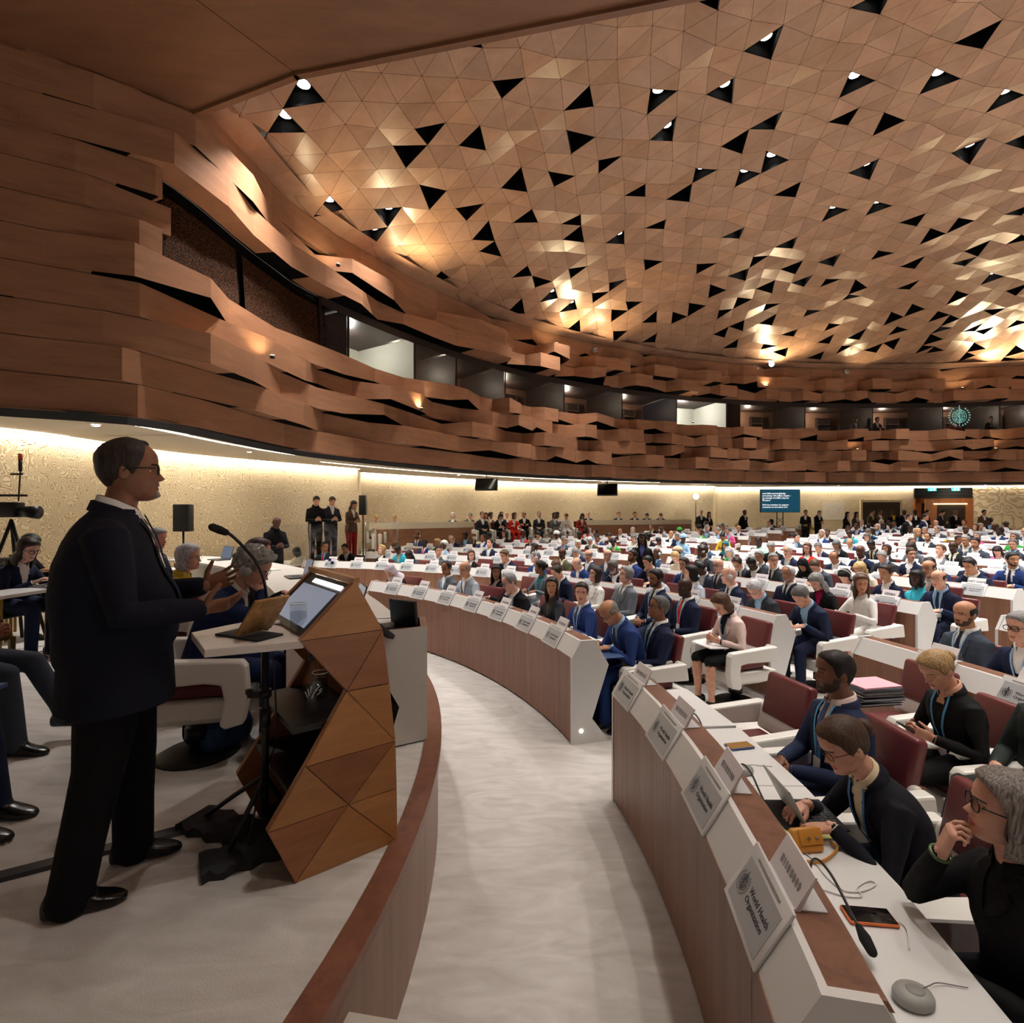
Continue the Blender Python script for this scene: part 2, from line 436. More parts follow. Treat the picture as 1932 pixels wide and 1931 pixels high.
for a, b in zip(bounds, bounds[1:]):
    ia, ib = wi(a), wi(b)
    if ib - ia < 2: continue
    islit = a in lit
    m = MB()
    wm = ROOML if islit else (BOOTHN if (a in (787, 1372)) else BOOTHW)
    strip(m, WCUR, WNRM, -DEP, ZW0 - .52, ZW1 + .02, ia, ib, wm, 6)
    # partition
    p = WCUR[ib] - WNRM[ib] * .15; q = WCUR[ib] - WNRM[ib] * DEP
    pm = ROOML if islit else (BOOTHN if a in (1176, 612) else BOOTHD)
    m.add([(p.x, p.y, ZW0), (q.x, q.y, ZW0), (q.x, q.y, ZW1), (p.x, p.y, ZW1)], [(0, 1, 2, 3)], pm)
    f = m.build('wall_booth'); f['kind'] = 'structure'
    win_n += 1
    g = MB(); strip(g, WCUR, WNRM, -.1, ZW0 + .02, ZW1 - .19, ia, ib, GLASS, 6)
    for ii in (ia,):
        c = WCUR[ii] - WNRM[ii] * .1
        g.box((c.x, c.y, (ZW0 + ZW1) / 2), (.05, .05, ZW1 - ZW0), BOOTHD)
    f = g.build('window_%d' % win_n); f['kind'] = 'structure'
    if not islit and a >= 787 and a not in (1372,):
        mid = (ia + ib) // 2
        def wallpt(i, off, z): p = WCUR[i] - WNRM[i] * off; return V((p.x, p.y, z))
        nrm = WNRM[mid]; rz = atan2(nrm.y, nrm.x)
        R = Matrix.Rotation(rz, 3, 'Z')
        d = MB(); c = wallpt(mid - (ib - ia) // 6, DEP - .05, ZW0 + .62); d.box(c, (.06, .95, 1.24), BOOTHD, R); d.box(c + nrm * .04 + V((0, 0, -.02)) + R @ V((0, -.12, 0)), (.02, .12, .62), SLIT, R)
        o = d.build('door_%d' % win_n); o['kind'] = 'structure'
        for s_ in (1,):
            i2 = mid + (ib - ia) // 4
            sh = MB(); c = wallpt(i2, DEP - .12, ZW0 + .55)
            sh.box(c - nrm * .06, (.02, .62, 1.0), BOOTHD, R)
            for zz in (-.5, -.17, .16, .5): sh.box(c + V((0, 0, zz)), (.2, .66, .025), BOOTHW, R)
            for yy in (-.33, .33): sh.box(c + R @ V((0, yy, 0)), (.2, .03, 1.02), BOOTHD, R)
            o = sh.build('booth_shelf'); tag(o, 'dark wall shelf inside the %s interpreter booth counted along the window band' % ORD[win_n], 'shelf', 'shelves in the interpreter booths')
    if not islit and a >= 787 and a not in (1372,):
        c = WCUR[(ia + ib) // 2] - WNRM[(ia + ib) // 2] * 1.9
        L = bpy.data.lights.new('booth_lamp', 'POINT'); L.energy = 42; L.color = (1, .82, .62); L.shadow_soft_size = .05
        o = link(bpy.data.objects.new('booth_lamp', L)); o.location = (c.x, c.y, ZW1 - .28)
    if islit:
        c = WCUR[(ia + ib) // 2] - WNRM[(ia + ib) // 2] * 1.4
        L = bpy.data.lights.new('room_lamp', 'POINT'); L.energy = 110 if a > 1000 else 60; L.color = (1, .97, .88); L.shadow_soft_size = .15
        o = link(bpy.data.objects.new('room_lamp', L)); o.location = (c.x, c.y, ZW1 - .35)

# ---- soffit under the ring and the cream relief wall
CREAM = [(-15.5, 3.4), (-11.2, 7.0), (-8.45, 8.75), (-7.75, 12.6), (-4.95, 17.0)]
CREAM2 = [(-5.3, 18.6), (-2.3, 22.1), (.85, 24.9), (8.0, 28.0), (11.0, 28.9)]
CREAM3 = [(11.4, 29.8), (13.0, 29.8), (21.8, 28.9), (27.5, 27.6), (34, 24.5), (42, 15), (44, 5), (43, -6), (38, -16), (29, -22.5), (14, -24.5), (2, -22), (-6, -18), (-15.5, -12), (-15.5, 3.4)]
def smooth_poly(pts, per=8): return catmull([V((x, y, 0)) for x, y in pts], per)
CR_L = smooth_poly(CREAM); CR_R = smooth_poly(CREAM2)
CR_B = smooth_poly(CREAM3[:4]) + [V((x, y, 0)) for x, y in CREAM3[4:]]
RELIEF = mat('cream_relief', (222, 194, 150), .6); nt, ns, ln, bs = nodes(RELIEF)
uv = N(nt, 'ShaderNodeAttribute', attribute_name='along')
sx = N(nt, 'ShaderNodeSeparateXYZ'); ln.new(uv.outputs['Vector'], sx.inputs[0])
pp = N(nt, 'ShaderNodeMath', operation='PINGPONG'); pp.inputs[1].default_value = 1.25; ln.new(sx.outputs['X'], pp.inputs[0])
pz = N(nt, 'ShaderNodeMath', operation='PINGPONG'); pz.inputs[1].default_value = 1.5; ln.new(sx.outputs['Y'], pz.inputs[0])
cb = N(nt, 'ShaderNodeCombineXYZ'); ln.new(pp.outputs[0], cb.inputs[0]); ln.new(pz.outputs[0], cb.inputs[1])
n1 = N(nt, 'ShaderNodeTexNoise', i_Scale=3.4, i_Detail=1.5); ln.new(cb.outputs[0], n1.inputs['Vector'])
ml = N(nt, 'ShaderNodeMath', operation='MULTIPLY'); ml.inputs[1].default_value = 150.0; ln.new(n1.outputs['Fac'], ml.inputs[0])
sn = N(nt, 'ShaderNodeMath', operation='SINE'); ln.new(ml.outputs[0], sn.inputs[0])
mr = N(nt, 'ShaderNodeMapRange'); mr.inputs['From Min'].default_value = -.75; mr.inputs['From Max'].default_value = .1; ln.new(sn.outputs[0], mr.inputs['Value'])
cr = N(nt, 'ShaderNodeValToRGB'); cr.color_ramp.elements[0].color = srgb(212, 186, 146); cr.color_ramp.elements[1].color = srgb(240, 224, 192)
ln.new(mr.outputs[0], cr.inputs[0]); ln.new(cr.outputs[0], bs.inputs['Base Color'])
bp = N(nt, 'ShaderNodeBump', i_Strength=.9, i_Distance=.035); ln.new(mr.outputs[0], bp.inputs['Height']); ln.new(bp.outputs[0], bs.inputs['Normal'])
def wall_mesh(name, pts, z0, z1, mt):
    me = bpy.data.meshes.new(name); vs = []; fs = []; al = []; s = 0
    for k, p in enumerate(pts):
        if k: s += (p - pts[k - 1]).length
        vs += [(p.x, p.y, z0), (p.x, p.y, z1)]; al += [(s, z0, 0), (s, z1, 0)]
    for k in range(len(pts) - 1): fs.append((2 * k, 2 * k + 2, 2 * k + 3, 2 * k + 1))
    me.from_pydata(vs, [], fs); a = me.attributes.new('along', 'FLOAT_VECTOR', 'POINT')
    a.data.foreach_set('vector', [c for t in al for c in t]); me.materials.append(mt); me.update()
    o = inst(name, me); o['kind'] = 'structure'; return o
wall_mesh('wall_left', CR_L, 0, SOF + .02, RELIEF)
wall_mesh('wall_side', CR_R, 0, SOF + .02, RELIEF)
wall_mesh('wall_back', CR_B, 0, SOF + .02, RELIEF)
CARVE = RELIEF.copy(); CARVE.name = 'cream_carving'
for n_ in CARVE.node_tree.nodes:
    if n_.type == 'TEX_NOISE': n_.inputs['Scale'].default_value = 1.1
    if n_.type == 'MATH' and n_.operation == 'MULTIPLY': n_.inputs[1].default_value = 60.0
m = MB()
for a, b in ((CR_L[-1], CR_R[0]), (CR_R[-1], CR_B[0])):
    m.add([(a.x, a.y, 0), (b.x, b.y, 0), (b.x, b.y, SOF), (a.x, a.y, SOF)], [(0, 1, 2, 3)], mat('cream_plain', (226, 208, 172), .6))
o = m.build('wall_returns'); o['kind'] = 'structure'
SOFM = mat('soffit_paint', (214, 204, 188), .6)
m = MB()
strip(m, WCUR, WNRM, -.35, SOF + .0, SOF + .0, wi(420), nE, SOFM, 6, -9)
strip(m, WCUR, WNRM, -.35, SOF + .0, SOF + .4, 0, nE, SOFM, 6)
m.add([(x, y, SOF + .006) for x, y in ((-16.5, 2.5), (-11.3, 4.65), (-9.2, 5.85), (-6.9, 7.3), (-5.75, 8.1), (-5.4, 10.6), (-4.9, 13), (-5.4, 18.7), (-9, 18), (-16, 8))], [tuple(range(10))], SOFM)
o = m.build('ceiling_soffit'); o['kind'] = 'structure'
m = MB()
strip(m, WCUR, WNRM, .02, SOF + .02, SOF + .02, 0, nE, BLACKM, 6, -.34)
strip(m, WCUR, WNRM, -.02, SOF + .02, SOF - .1, 0, nE, mat('ring_black', (20, 20, 22), .5), 6, -.1)
o = m.build('trim_ring_shadow_gap'); o['kind'] = 'structure'
# thin light lines in the soffit and the wash along the wall top
LED = mat('led_line', (255, 244, 222), .5, emit=9.0); WASH = mat('wall_wash', (255, 240, 214), .5, emit=38.0)
def led_strip(pts, off, w, label, nm='light_line', LED=LED):
    """slim recessed light line following a plan curve"""
    m = MB(); fr = MB()
    for k in range(len(pts) - 1):
        t = (pts[k + 1] - pts[k]).normalized(); n = V((t.y, -t.x, 0))
        a, b = pts[k] + n * off, pts[k + 1] + n * off
        c, d = pts[k] + n * (off + w), pts[k + 1] + n * (off + w)
        z = SOF - .006
        m.add([(a.x, a.y, z), (b.x, b.y, z), (d.x, d.y, z), (c.x, c.y, z)], [(0, 1, 2, 3)], LED)
        for e, f, g, h in ((a - n * .03, b - n * .03, b, a), (c, d, d + n * .03, c + n * .03)):
            fr.add([(e.x, e.y, z - .012), (f.x, f.y, z - .012), (g.x, g.y, z - .012), (h.x, h.y, z - .012)], [(0, 1, 2, 3)], WHITE)
    r = empty(nm, (0, 0, 0)); tag(r, label, 'light')
    m.build('diffuser', r); fr.build('trim_frame', r); return r
led_strip(CR_L, .02, .1, 'warm light line washing the cream wall behind the speaker', LED=WASH)
led_strip(CR_R, .02, .1, 'warm light line washing the cream wall above the side tribune', LED=WASH)
led_strip(CR_B[:28], .02, .1, 'warm light line washing the back wall with the doors', LED=WASH)
i0, i1 = wi(118), wi(690)
led_strip([WCUR[i] - WNRM[i] * .75 for i in range(i0, i1, 4)], 0, .07, 'narrow light line in the soffit over the head of the speaker')
i0, i1 = wi(684), wi(1300)
led_strip([WCUR[i] - WNRM[i] * .75 for i in range(i0, i1, 4)], 0, .07, 'narrow light line in the soffit over the hanging monitors')
led_strip([WCUR[i] - WNRM[i] * 1.6 for i in range(i0, i1, 4)], 0, .07, 'second narrow light line in the soffit nearer the side tribune wall')

# ---- floors
CARPET = mat('pale_carpet', (206, 200, 193), .95, spec=.1); nt, ns, ln, bs = nodes(CARPET)
tc = N(nt, 'ShaderNodeTexCoord'); n1 = N(nt, 'ShaderNodeTexNoise', i_Scale=2.6, i_Detail=6.0, i_Distortion=1.5); n2 = N(nt, 'ShaderNodeTexNoise', i_Scale=160.0, i_Detail=2.0)
mp = N(nt, 'ShaderNodeMapping'); mp.inputs['Scale'].default_value = (1, 3, 1); mp.inputs['Rotation'].default_value = (0, 0, .5)
cr = N(nt, 'ShaderNodeValToRGB'); cr.color_ramp.elements[0].position = .3; cr.color_ramp.elements[0].color = srgb(192, 187, 181); cr.color_ramp.elements[1].position = .7; cr.color_ramp.elements[1].color = srgb(214, 210, 206)
bp = N(nt, 'ShaderNodeBump', i_Strength=.35, i_Distance=.01)
ln.new(tc.outputs['Object'], mp.inputs[0]); ln.new(mp.outputs[0], n1.inputs['Vector']); ln.new(tc.outputs['Object'], n2.inputs['Vector'])
ln.new(n1.outputs['Fac'], cr.inputs[0]); ln.new(cr.outputs[0], bs.inputs['Base Color']); ln.new(n2.outputs['Fac'], bp.inputs['Height']); ln.new(bp.outputs[0], bs.inputs['Normal'])
m = MB(); rings = []
for R in (0.5, 6, 12, 20, 30, 40, 55):
    rings.append([polar(R, 360 * j / 72, floor_z(R) if R < 38 else floor_z(38)) for j in range(72)])
m.loft(rings, CARPET, cap=False, smooth=False)
o = m.build('floor'); o['kind'] = 'structure'
RP = 6.17
arc = [polar(RP, a) for a in range(-84, 88, 2)]
poly = [(p.x, p.y) for p in arc] + [(-8.5, 8.6), (-11, 6.9), (-12.5, 4), (-12.5, -3.3)]
m = MB(); n = len(poly)
m.add([(x, y, PODH) for x, y in poly] + [(x, y, 0) for x, y in poly], [tuple(range(n))], CARPET)
o = m.build('floor_podium'); o['kind'] = 'structure'
WOODP_ = wood('podium_walnut', (150, 116, 98), (118, 88, 74), .4, (3, 3, .12), 4.0, .04)
TRIMW = wood('podium_trim_walnut', (134, 88, 70), (98, 62, 50), .35, (2, 2, 2), 5.0, .05)
m = MB()
for a in range(-84, 87, 2):
    p, q = polar(RP - .02, a), polar(RP - .02, a + 2)
    m.add([(p.x, p.y, 0), (q.x, q.y, 0), (q.x, q.y, PODH), (p.x, p.y, PODH)], [(0, 1, 2, 3)], WOODP_)
o = m.build('wall_podium'); o['kind'] = 'structure'
m = MB(); prof = [(RP - .105, PODH - .02), (RP - .105, PODH + .014), (RP + .004, PODH + .014), (RP + .004, PODH - .03)]
rings = [[V((CX + r * cos(radians(a)), CY + r * sin(radians(a)), z)) for r, z in prof] for a in range(-84, 88, 2)]
m.loft(rings, TRIMW, smooth=False)
o = m.build('trim_podium_edge'); o['kind'] = 'structure'
# steps up to the podium in front of the speaker's side
st = MB(); STP = mat('step_carpet', (196, 190, 180), .95)
for k, zt in enumerate((.465, .31, .155)):
    st.box((-.08 + .0, 1.2 - .15 - .0, 0), (.01, .01, .01), STP)
    d0 = .34 * k
    c = polar(RP + .17 + d0, -14); 
    n_ = [polar(RP + d0 - .02, a) for a in (-9.8, -13, -17)] + [polar(RP + .34 + d0, a) for a in (-17, -13, -9.8)]
    st.add([(p.x, p.y, zt) for p in n_] + [(p.x, p.y, 0) for p in n_], [tuple(range(6)), tuple(range(11, 5, -1))] + [((i + 1) % 6, i, 6 + i, 6 + (i + 1) % 6) for i in range(6)], STP)
o = st.build('floor_podium_steps'); o['kind'] = 'structure'

# ---- canopy over the podium
ZC = CAMH + 6.15
cp = [at(365, 215, 0), None]
def at_z(u, v, z):
    d = (CAMH - z) / (v - 965.5) * 1000; return at(u, v, d)
c0, c1, c2 = at_z(0, 78, ZC), at_z(365, 215, ZC), at_z(560, 140, ZC)
c3 = at_z(1260, 0, ZC); c4 = c2 + (c3 - c2) * 2.2
cl = c1 + (c0 - c1) * 3
pts = [cl, c1, c2, c4, V((c4.x, -6, ZC)), V((cl.x, -6, ZC))]
m = MB()
mid = V(((c2.x + .0) * 1.0 - 3.5, c2.y - 6.0, ZC))
sp = c2 + (at_z(370, 0, ZC) - c2) * 3
# two boards with a seam that leaves the front corner
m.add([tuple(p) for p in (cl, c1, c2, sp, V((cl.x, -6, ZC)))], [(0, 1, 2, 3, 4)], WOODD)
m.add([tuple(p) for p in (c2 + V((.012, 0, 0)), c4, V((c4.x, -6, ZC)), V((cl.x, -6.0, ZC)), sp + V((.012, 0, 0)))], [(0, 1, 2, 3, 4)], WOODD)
m.add([tuple(p + V((0, 0, .15))) for p in pts], [tuple(range(6))], BLACKM)
for a, b in ((c1, c2), (c2, c4), (cl, c1)):
    t = (b - a).normalized(); n = V((t.y, -t.x, 0))
    if n.y < 0: n = -n
    m.add([tuple(a - n * .0 + V((0, 0, -.0))), tuple(b), tuple(b + V((0, 0, 2.2))), tuple(a + V((0, 0, 2.2)))], [(0, 1, 2, 3)], WOODD)
    m.prism([(-.045, -.05), (.045, -.05), (.045, .06), (-.045, .06)], (b - a).length + .06, WOODD, (a + b) / 2, n, V((0, 0, 1)), t)
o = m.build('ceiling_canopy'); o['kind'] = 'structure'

# ---- the faceted ceiling
WPOLY = [(p.x, p.y) for p in WCUR[::8]]
WPOLYI = [(p.x + n.x * .02, p.y + n.y * .02) for p, n in zip(WCUR[::8], WNRM[::8])]
def inside(x, y, P):
    r = False; n = len(P); j = n - 1
    for i in range(n):
        xi, yi = P[i]; xj, yj = P[j]
        if (yi > y) != (yj > y) and x < (xj - xi) * (y - yi) / (yj - yi) + xi: r = not r
        j = i
    return r
def edge_d(x, y):
    return min(hypot(x - p[0], y - p[1]) for p in WPOLY)
def dome(x, y, d=None):
    d = edge_d(x, y) if d is None else d
    return 8.84 + 2.9 * (1 - math.exp(-d / 7.5)) + .16 * noise.noise(V((x * .22, y * .22, 3.1))) * min(1, d / 2) + .07 * noise.noise(V((x * .55, y * .55, 8.1)))
E_ = .66; HR = E_ * sqrt(3) / 2
rc = random.Random(5); grid = {}
def gv(i, j):
    if (i, j) not in grid:
        a = radians(17)
        x0 = (i + .5 * (j & 1)) * E_; y0 = j * HR
        x = 12 + x0 * cos(a) - y0 * sin(a); y = 10 + x0 * sin(a) + y0 * cos(a)
        r = random.Random(i * 7919 + j * 104729)
        grid[(i, j)] = V((x + r.uniform(-.04, .04), y + r.uniform(-.04, .04), dome(x, y) + r.uniform(-.085, .085)))
    return grid[(i, j)]
tris = []
for j in range(-74, 48):
    for i in range(-56, 66):
        if j & 1: T2 = (((i, j), (i + 1, j), (i + 1, j + 1)), ((i, j), (i + 1, j + 1), (i, j + 1)))
        else: T2 = (((i, j), (i + 1, j), (i, j + 1)), ((i + 1, j), (i + 1, j + 1), (i, j + 1)))
        for t in T2:
            x0 = (t[0][0] + .5 * (t[0][1] & 1)) * E_; y0 = t[0][1] * HR; a = radians(17)
            x = 12 + x0 * cos(a) - y0 * sin(a); y = 10 + x0 * sin(a) + y0 * cos(a)
            if y < -9 or x > 34: continue
            if not inside(x, y, WPOLYI): continue
            tris.append(t)
cent = []
for t in tris:
    a, b, c = (gv(*k) for k in t); cent.append((a + b + c) / 3)
LITPX = [(x / 2 + 966, y / 2) for x, y in [(1340, 40), (912, 185), (1310, 310), (1580, 335), (1885, 380), (560, 360), (800, 355), (540, 505), (940, 490), (1910, 530), (1720, 600), (1360, 635), (690, 640), (865, 670), (1415, 768), (1890, 795), (1205, 820), (865, 865), (1050, 903), (405, 890), (990, 595), (420, 1062), (135, 1120), (1665, 995), (1810, 1055), (1165, 997), (1115, 1060), (880, 1042), (230, 1168), (1250, 1133), (1125, 1172), (1605, 1228), (1735, 1235)]] + [(x / 2, y / 2) for x, y in [(1165, 320), (1115, 440), (1480, 803), (1430, 872), (1250, 790)]]
DARKPX = [(x / 2 + 966, y / 2) for x, y in [(690, 10), (30, 315), (265, 355), (1730, 170), (1215, 455), (1395, 440), (245, 515), (800, 560), (175, 655), (330, 645), (15, 710), (485, 745), (655, 735), (1075, 710), (80, 835), (240, 850), (560, 850), (245, 905), (1515, 830), (1690, 845), (1560, 905), (1900, 905), (1755, 950), (500, 1000), (700, 995), (920, 982), (1025, 1018), (1360, 980), (1510, 988), (40, 1035), (240, 1027), (140, 1058), (1215, 1050), (770, 1090), (965, 1090), (1480, 1085), (1300, 1078), (1900, 1100), (310, 1130), (465, 1133), (860, 1138), (785, 1163), (1650, 1125), (1520, 1155), (975, 1158), (405, 1168), (670, 1173), (605, 1193), (515, 1203), (865, 1230), (970, 1207), (1205, 1210), (1050, 1233), (1420, 1190), (1585, 1187), (1665, 1193), (1810, 1175), (1460, 1223), (1745, 1245), (1910, 1217), (25, 1180), (135, 1225), (245, 1233), (395, 1262), (530, 1263), (790, 1257), (1280, 1250), (1165, 1275), (1440, 1272), (1575, 1262), (1890, 1272), (1250, 1310), (1350, 1298), (1600, 1300), (1750, 1285), (1830, 1300), (825, 1293), (995, 1295), (1015, 1327), (1165, 1340), (1550, 1352), (1700, 1317)]] + [(x / 2, y / 2) for x, y in [(1795, 170), (1580, 500), (1775, 545), (1540, 630), (1605, 750), (1775, 775), (1800, 893), (1835, 930), (1655, 1025)]]
def take(k):
    t = tris[k]
    for e in ((t[0], t[1]), (t[1], t[2]), (t[0], t[2])): EDG.add(frozenset(e))
def hole_for(u, v, used):
    z = 11.0
    for _ in range(6):
        p = at_z(u, v, z)
        if not inside(p.x, p.y, WPOLYI): z = 9.2
        else: z = dome(p.x, p.y)
    p = at_z(u, v, z)
    best = None
    for k, c in enumerate(cent):
        if k in used: continue
        q = (c - p).length
        if q > 1.8: continue
        t = tris[k]
        if any(frozenset(e) in EDG for e in ((t[0], t[1]), (t[1], t[2]), (t[0], t[2]))): continue
        if best is None or q < best[0]: best = (q, k)
    return best[1] if best and best[0] < 1.8 else None
used = {}; EDG = set()
for u, v in LITPX:
    k = hole_for(u, v, used)
    if k is not None: used[k] = 1; take(k)
for u, v in DARKPX:
    k = hole_for(u, v, used)
    if k is not None: used[k] = 0; take(k)
# lamps over the right-hand part of the hall beyond the frame
rl = random.Random(9)
for k, c in enumerate(cent):
    if k not in used and (c.y < 6 or c.x > c.y + 1) and rl.random() < .009: used[k] = 1
cm = MB()
LAMPS = []
for k, t in enumerate(tris):
    P = [gv(*q) for q in t]; c = cent[k]
    if k in used:
        Q = [p + (c - p) * .05 for p in P]; U = [p + V((0, 0, .55)) for p in Q]
        cm.add([tuple(p) for p in Q + U], [(0, 1, 4, 3), (1, 2, 5, 4), (2, 0, 3, 5), (3, 4, 5)], BLACKM)
        if used[k]: LAMPS.append(c)
    else:
        g = .003
        Q = [p + (c - p).normalized() * g * 2 for p in P]
        cm.add([tuple(p) for p in Q], [(0, 1, 2)], WOODC)
seen = set(used)
mm = MB()
bk = []
for k, t in enumerate(tris):
    if k in used: continue
    P = [gv(*q) + V((0, 0, .03)) for q in t]; cm.add([tuple(p) for p in P], [(0, 1, 2)], BLACKM)
o = cm.build('ceiling'); o['kind'] = 'structure'
# ceiling rim: closes the gap between the faceted shell and the wood ring
m = MB()
RIMM = WOODC
strip(m, WCUR, WNRM, -.14, 8.84, 8.98, 0, nE, RIMM, 8, .5)
o = m.build('ceiling_cove'); o['kind'] = 'structure'
# lit fittings
LAMPON = mat('lamp_lens', (255, 250, 240), .3, emit=14.0); LAMPH = mat('lamp_housing', (24, 24, 26), .4)
hd = MB(); hd.cyl((0, 0, .0), (0, 0, .3), .13, LAMPH, 18, .1); ME_H = hd.mesh('lamp_housing')
ld = MB(); ld.cyl((0, 0, -.004), (0, 0, -.012), .11, LAMPON, 18); ME_L = ld.mesh('lamp_lens')
def lamp_rank(c): return 966 + 1000 * c.x / c.y if c.y > .5 else 9999
vis = [c for c in LAMPS if c.y > 1 and -50 < 966 + 1000 * c.x / c.y < 1990 and (965.5 - 1000 * (c.z - CAMH) / c.y) > -20]
vis.sort(key=lambda c: c.y)
for c in LAMPS:
    r = empty('ceiling_downlight', (c.x, c.y, c.z + .2))
    k = vis.index(c) if c in vis else -1
    tag(r, ('round downlight in a black ceiling triangle, %s lit one counted back from the canopy' % ORDN(k + 1)) if k >= 0 else 'round downlight in a black ceiling triangle beyond the frame', 'ceiling light', 'lit downlights in the ceiling triangles')
    inst('housing', ME_H, r); inst('lens', ME_L, r)
    L = bpy.data.lights.new('downlight_beam', 'SPOT'); L.energy = 530 if c.y > 11 else 1200; L.color = (1, .965, .92); L.spot_size = radians(90); L.spot_blend = .7; L.shadow_soft_size = .11
    s = link(bpy.data.objects.new('downlight_beam', L)); s.location = (c.x, c.y, c.z + .16)
# uplights tucked behind the top of the ring
for u, e in ((560, 60), (735, 260), (1055, 300), (1120, 120), (1440, 380), (1600, 70), (1850, 420), (1920, 160), (2100, 200)):
    i = wi(u) if u < 1945 else min(nE, wi(1940) + 60)
    p = WCUR[i] + WNRM[i] * .75
    L = bpy.data.lights.new('cove_uplight', 'SPOT'); L.energy = e; L.color = (1, .78, .46); L.spot_size = radians(150); L.spot_blend = .9; L.shadow_soft_size = .08
    s = link(bpy.data.objects.new('cove_uplight', L)); s.location = (p.x, p.y, 8.15)
    d = V((WNRM[i].x * .9, WNRM[i].y * .9, 1)); s.rotation_euler = (-d).to_track_quat('Z', 'Y').to_euler()
# small uplights in the ribbon ledges
SPOTM = mat('ledge_lamp', (255, 226, 170), .4, emit=12.0)
lg = [(600, 518, ), (455, 695), (762, 775), (1030, 668), (1430, 735), (1600, 852), (1860, 848), (1800, 730), (1290, 790)]
for n_, (u, v) in enumerate(lg):
    i = wi(u); p = WCUR[i]; z = CAMH + (965.5 - v) / 1000 * p.y
    zr = min(ROWZ, key=lambda q: abs(q - z))
    q = p + WNRM[i] * .62
    r = empty('ledge_spotlight', (q.x, q.y, zr + .012)); tag(r, 'small warm spotlight on a wood ribbon ledge, %s one counted along the ring' % ORDN(sorted(a[0] for a in lg).index(u) + 1), 'spotlight', 'spotlights on the ribbon ledges')
    b = MB(); b.cyl((0, 0, 0), (0, 0, .05), .045, LAMPH, 12); b.build('housing', r)
    b = MB(); b.cyl((0, 0, .05), (0, 0, .056), .038, SPOTM, 12); b.build('lens', r)
    L = bpy.data.lights.new('ledge_beam', 'SPOT'); L.energy = 28; L.color = (1, .8, .5); L.spot_size = radians(120); L.spot_blend = .8; L.shadow_soft_size = .03
    s = link(bpy.data.objects.new('ledge_beam', L)); s.location = (q.x, q.y, zr + .08)
    d = V((-WNRM[i].x * .6, -WNRM[i].y * .6, 1)); s.rotation_euler = (-d).to_track_quat('Z', 'Y').to_euler()

# downlights in the canopy soffit above the podium front and the near desk (out of the frame)
for k, (x, y) in enumerate(((.6, 4.6), (3.2, 4.3), (5.8, 3.9), (2.0, 1.9), (4.8, 1.6), (7.4, 1.6), (1.6, -1.0), (4.6, -1.2), (7.6, -1.4))):
    r = empty('canopy_downlight', (x, y, ZC - .002)); tag(r, 'round downlight recessed in the canopy above the camera', 'ceiling light', 'downlights in the canopy')
    inst('lens', ME_L, r)
    L = bpy.data.lights.new('canopy_beam', 'SPOT'); L.energy = 400 if x > 1.8 else 200; L.color = (1, .93, .84) if x > 1.8 else (1, .84, .7); L.spot_size = radians(84); L.spot_blend = .75; L.shadow_soft_size = .11
    s = link(bpy.data.objects.new('canopy_beam', L)); s.location = (x, y, ZC - .03)

# small soffit spotlights that wash the cream walls
wl = [(p, t) for pts in (CR_L[14:], CR_R[2:], CR_B[2:24]) for p, t in [(pts[k], (pts[k] - pts[k - 1]).normalized()) for k in range(3, len(pts), 7)]]
for k, (p, t) in enumerate(wl):
    n = V((t.y, -t.x, 0)); q = p + n * 1.9
    r = empty('soffit_spotlight', (q.x, q.y, SOF - .004)); tag(r, 'small round soffit spotlight washing the cream wall, %s one counted from the podium' % ORDN(k + 1), 'spotlight', 'soffit spotlights along the cream wall')
    b = MB(); b.cyl((0, 0, 0), (0, 0, -.01), .05, LAMPON, 14); b.build('lens', r)
    b = MB(); b.tube([(.058 * cos(a), .058 * sin(a), -.004) for a in [2 * pi * j / 16 for j in range(17)]], .008, WHITE, 6, False); b.build('trim_ring', r)
    L = bpy.data.lights.new('soffit_beam', 'SPOT'); L.energy = 75; L.color = (1, .88, .7); L.spot_size = radians(110); L.spot_blend = .8; L.shadow_soft_size = .05
    s = link(bpy.data.objects.new('soffit_beam', L)); s.location = (q.x, q.y, SOF - .03)
    d = V((-n.x * 1.9, -n.y * 1.9, -1.7)); s.rotation_euler = (-d).to_track_quat('Z', 'Y').to_euler()
# ================================================================ DESK ROWS
RN = [7.42, 10.05, 12.45, 14.64, 16.85, 19.05, 21.25, 23.45, 25.65, 27.85, 30.05, 32.25]
TMAX = [55.7, 81, 78.6, 79.6, 71, 67, 64, 60, 57, 54, 51.5, 49]
FAR0 = [15.9, 18.7, 18.8, 19.4, 20, 20.4, 20.8, 21, 21.2, 21.4, 21.6, 21.8]
NEAR1 = [8.3, 12.55, 14.6, 15.7]
NEAR0 = [-11.35, -3.5, 3.0, 8.0]
AIS = (44.6, 48.2)
def vis_from(R):
    a = 90
    while a > 5:
        p = polar(R, a)
        if p.y < 1 or p.x / p.y > 1.03: return a
        a -= .5
    return a
def row_line(n, which):
    return RN[n] + .85 if which == 'A' else RN[n] + min(2.21, (RN[n + 1] if n < 11 else RN[n] + 2.2) - RN[n] - .45)
BLOCKS = []            # (row, name, a0, a1)
for n in range(12):
    lo = max(FAR0[n], vis_from(RN[n]) - 1.5)
    if n < 2: BLOCKS.append((n, 'far', lo, TMAX[n]))
    else:
        if lo < AIS[0] - 2: BLOCKS.append((n, 'far', lo, AIS[0] - .25 * (n - 2) * 0))
        BLOCKS.append((n, 'wall', AIS[1], TMAX[n]))
    if n < 3: BLOCKS.append((n, 'near', NEAR0[n], NEAR1[n]))
BLKTXT = {'far': 'beyond the central aisle', 'near': 'on the near side of the central aisle', 'wall': 'towards the side tribune'}
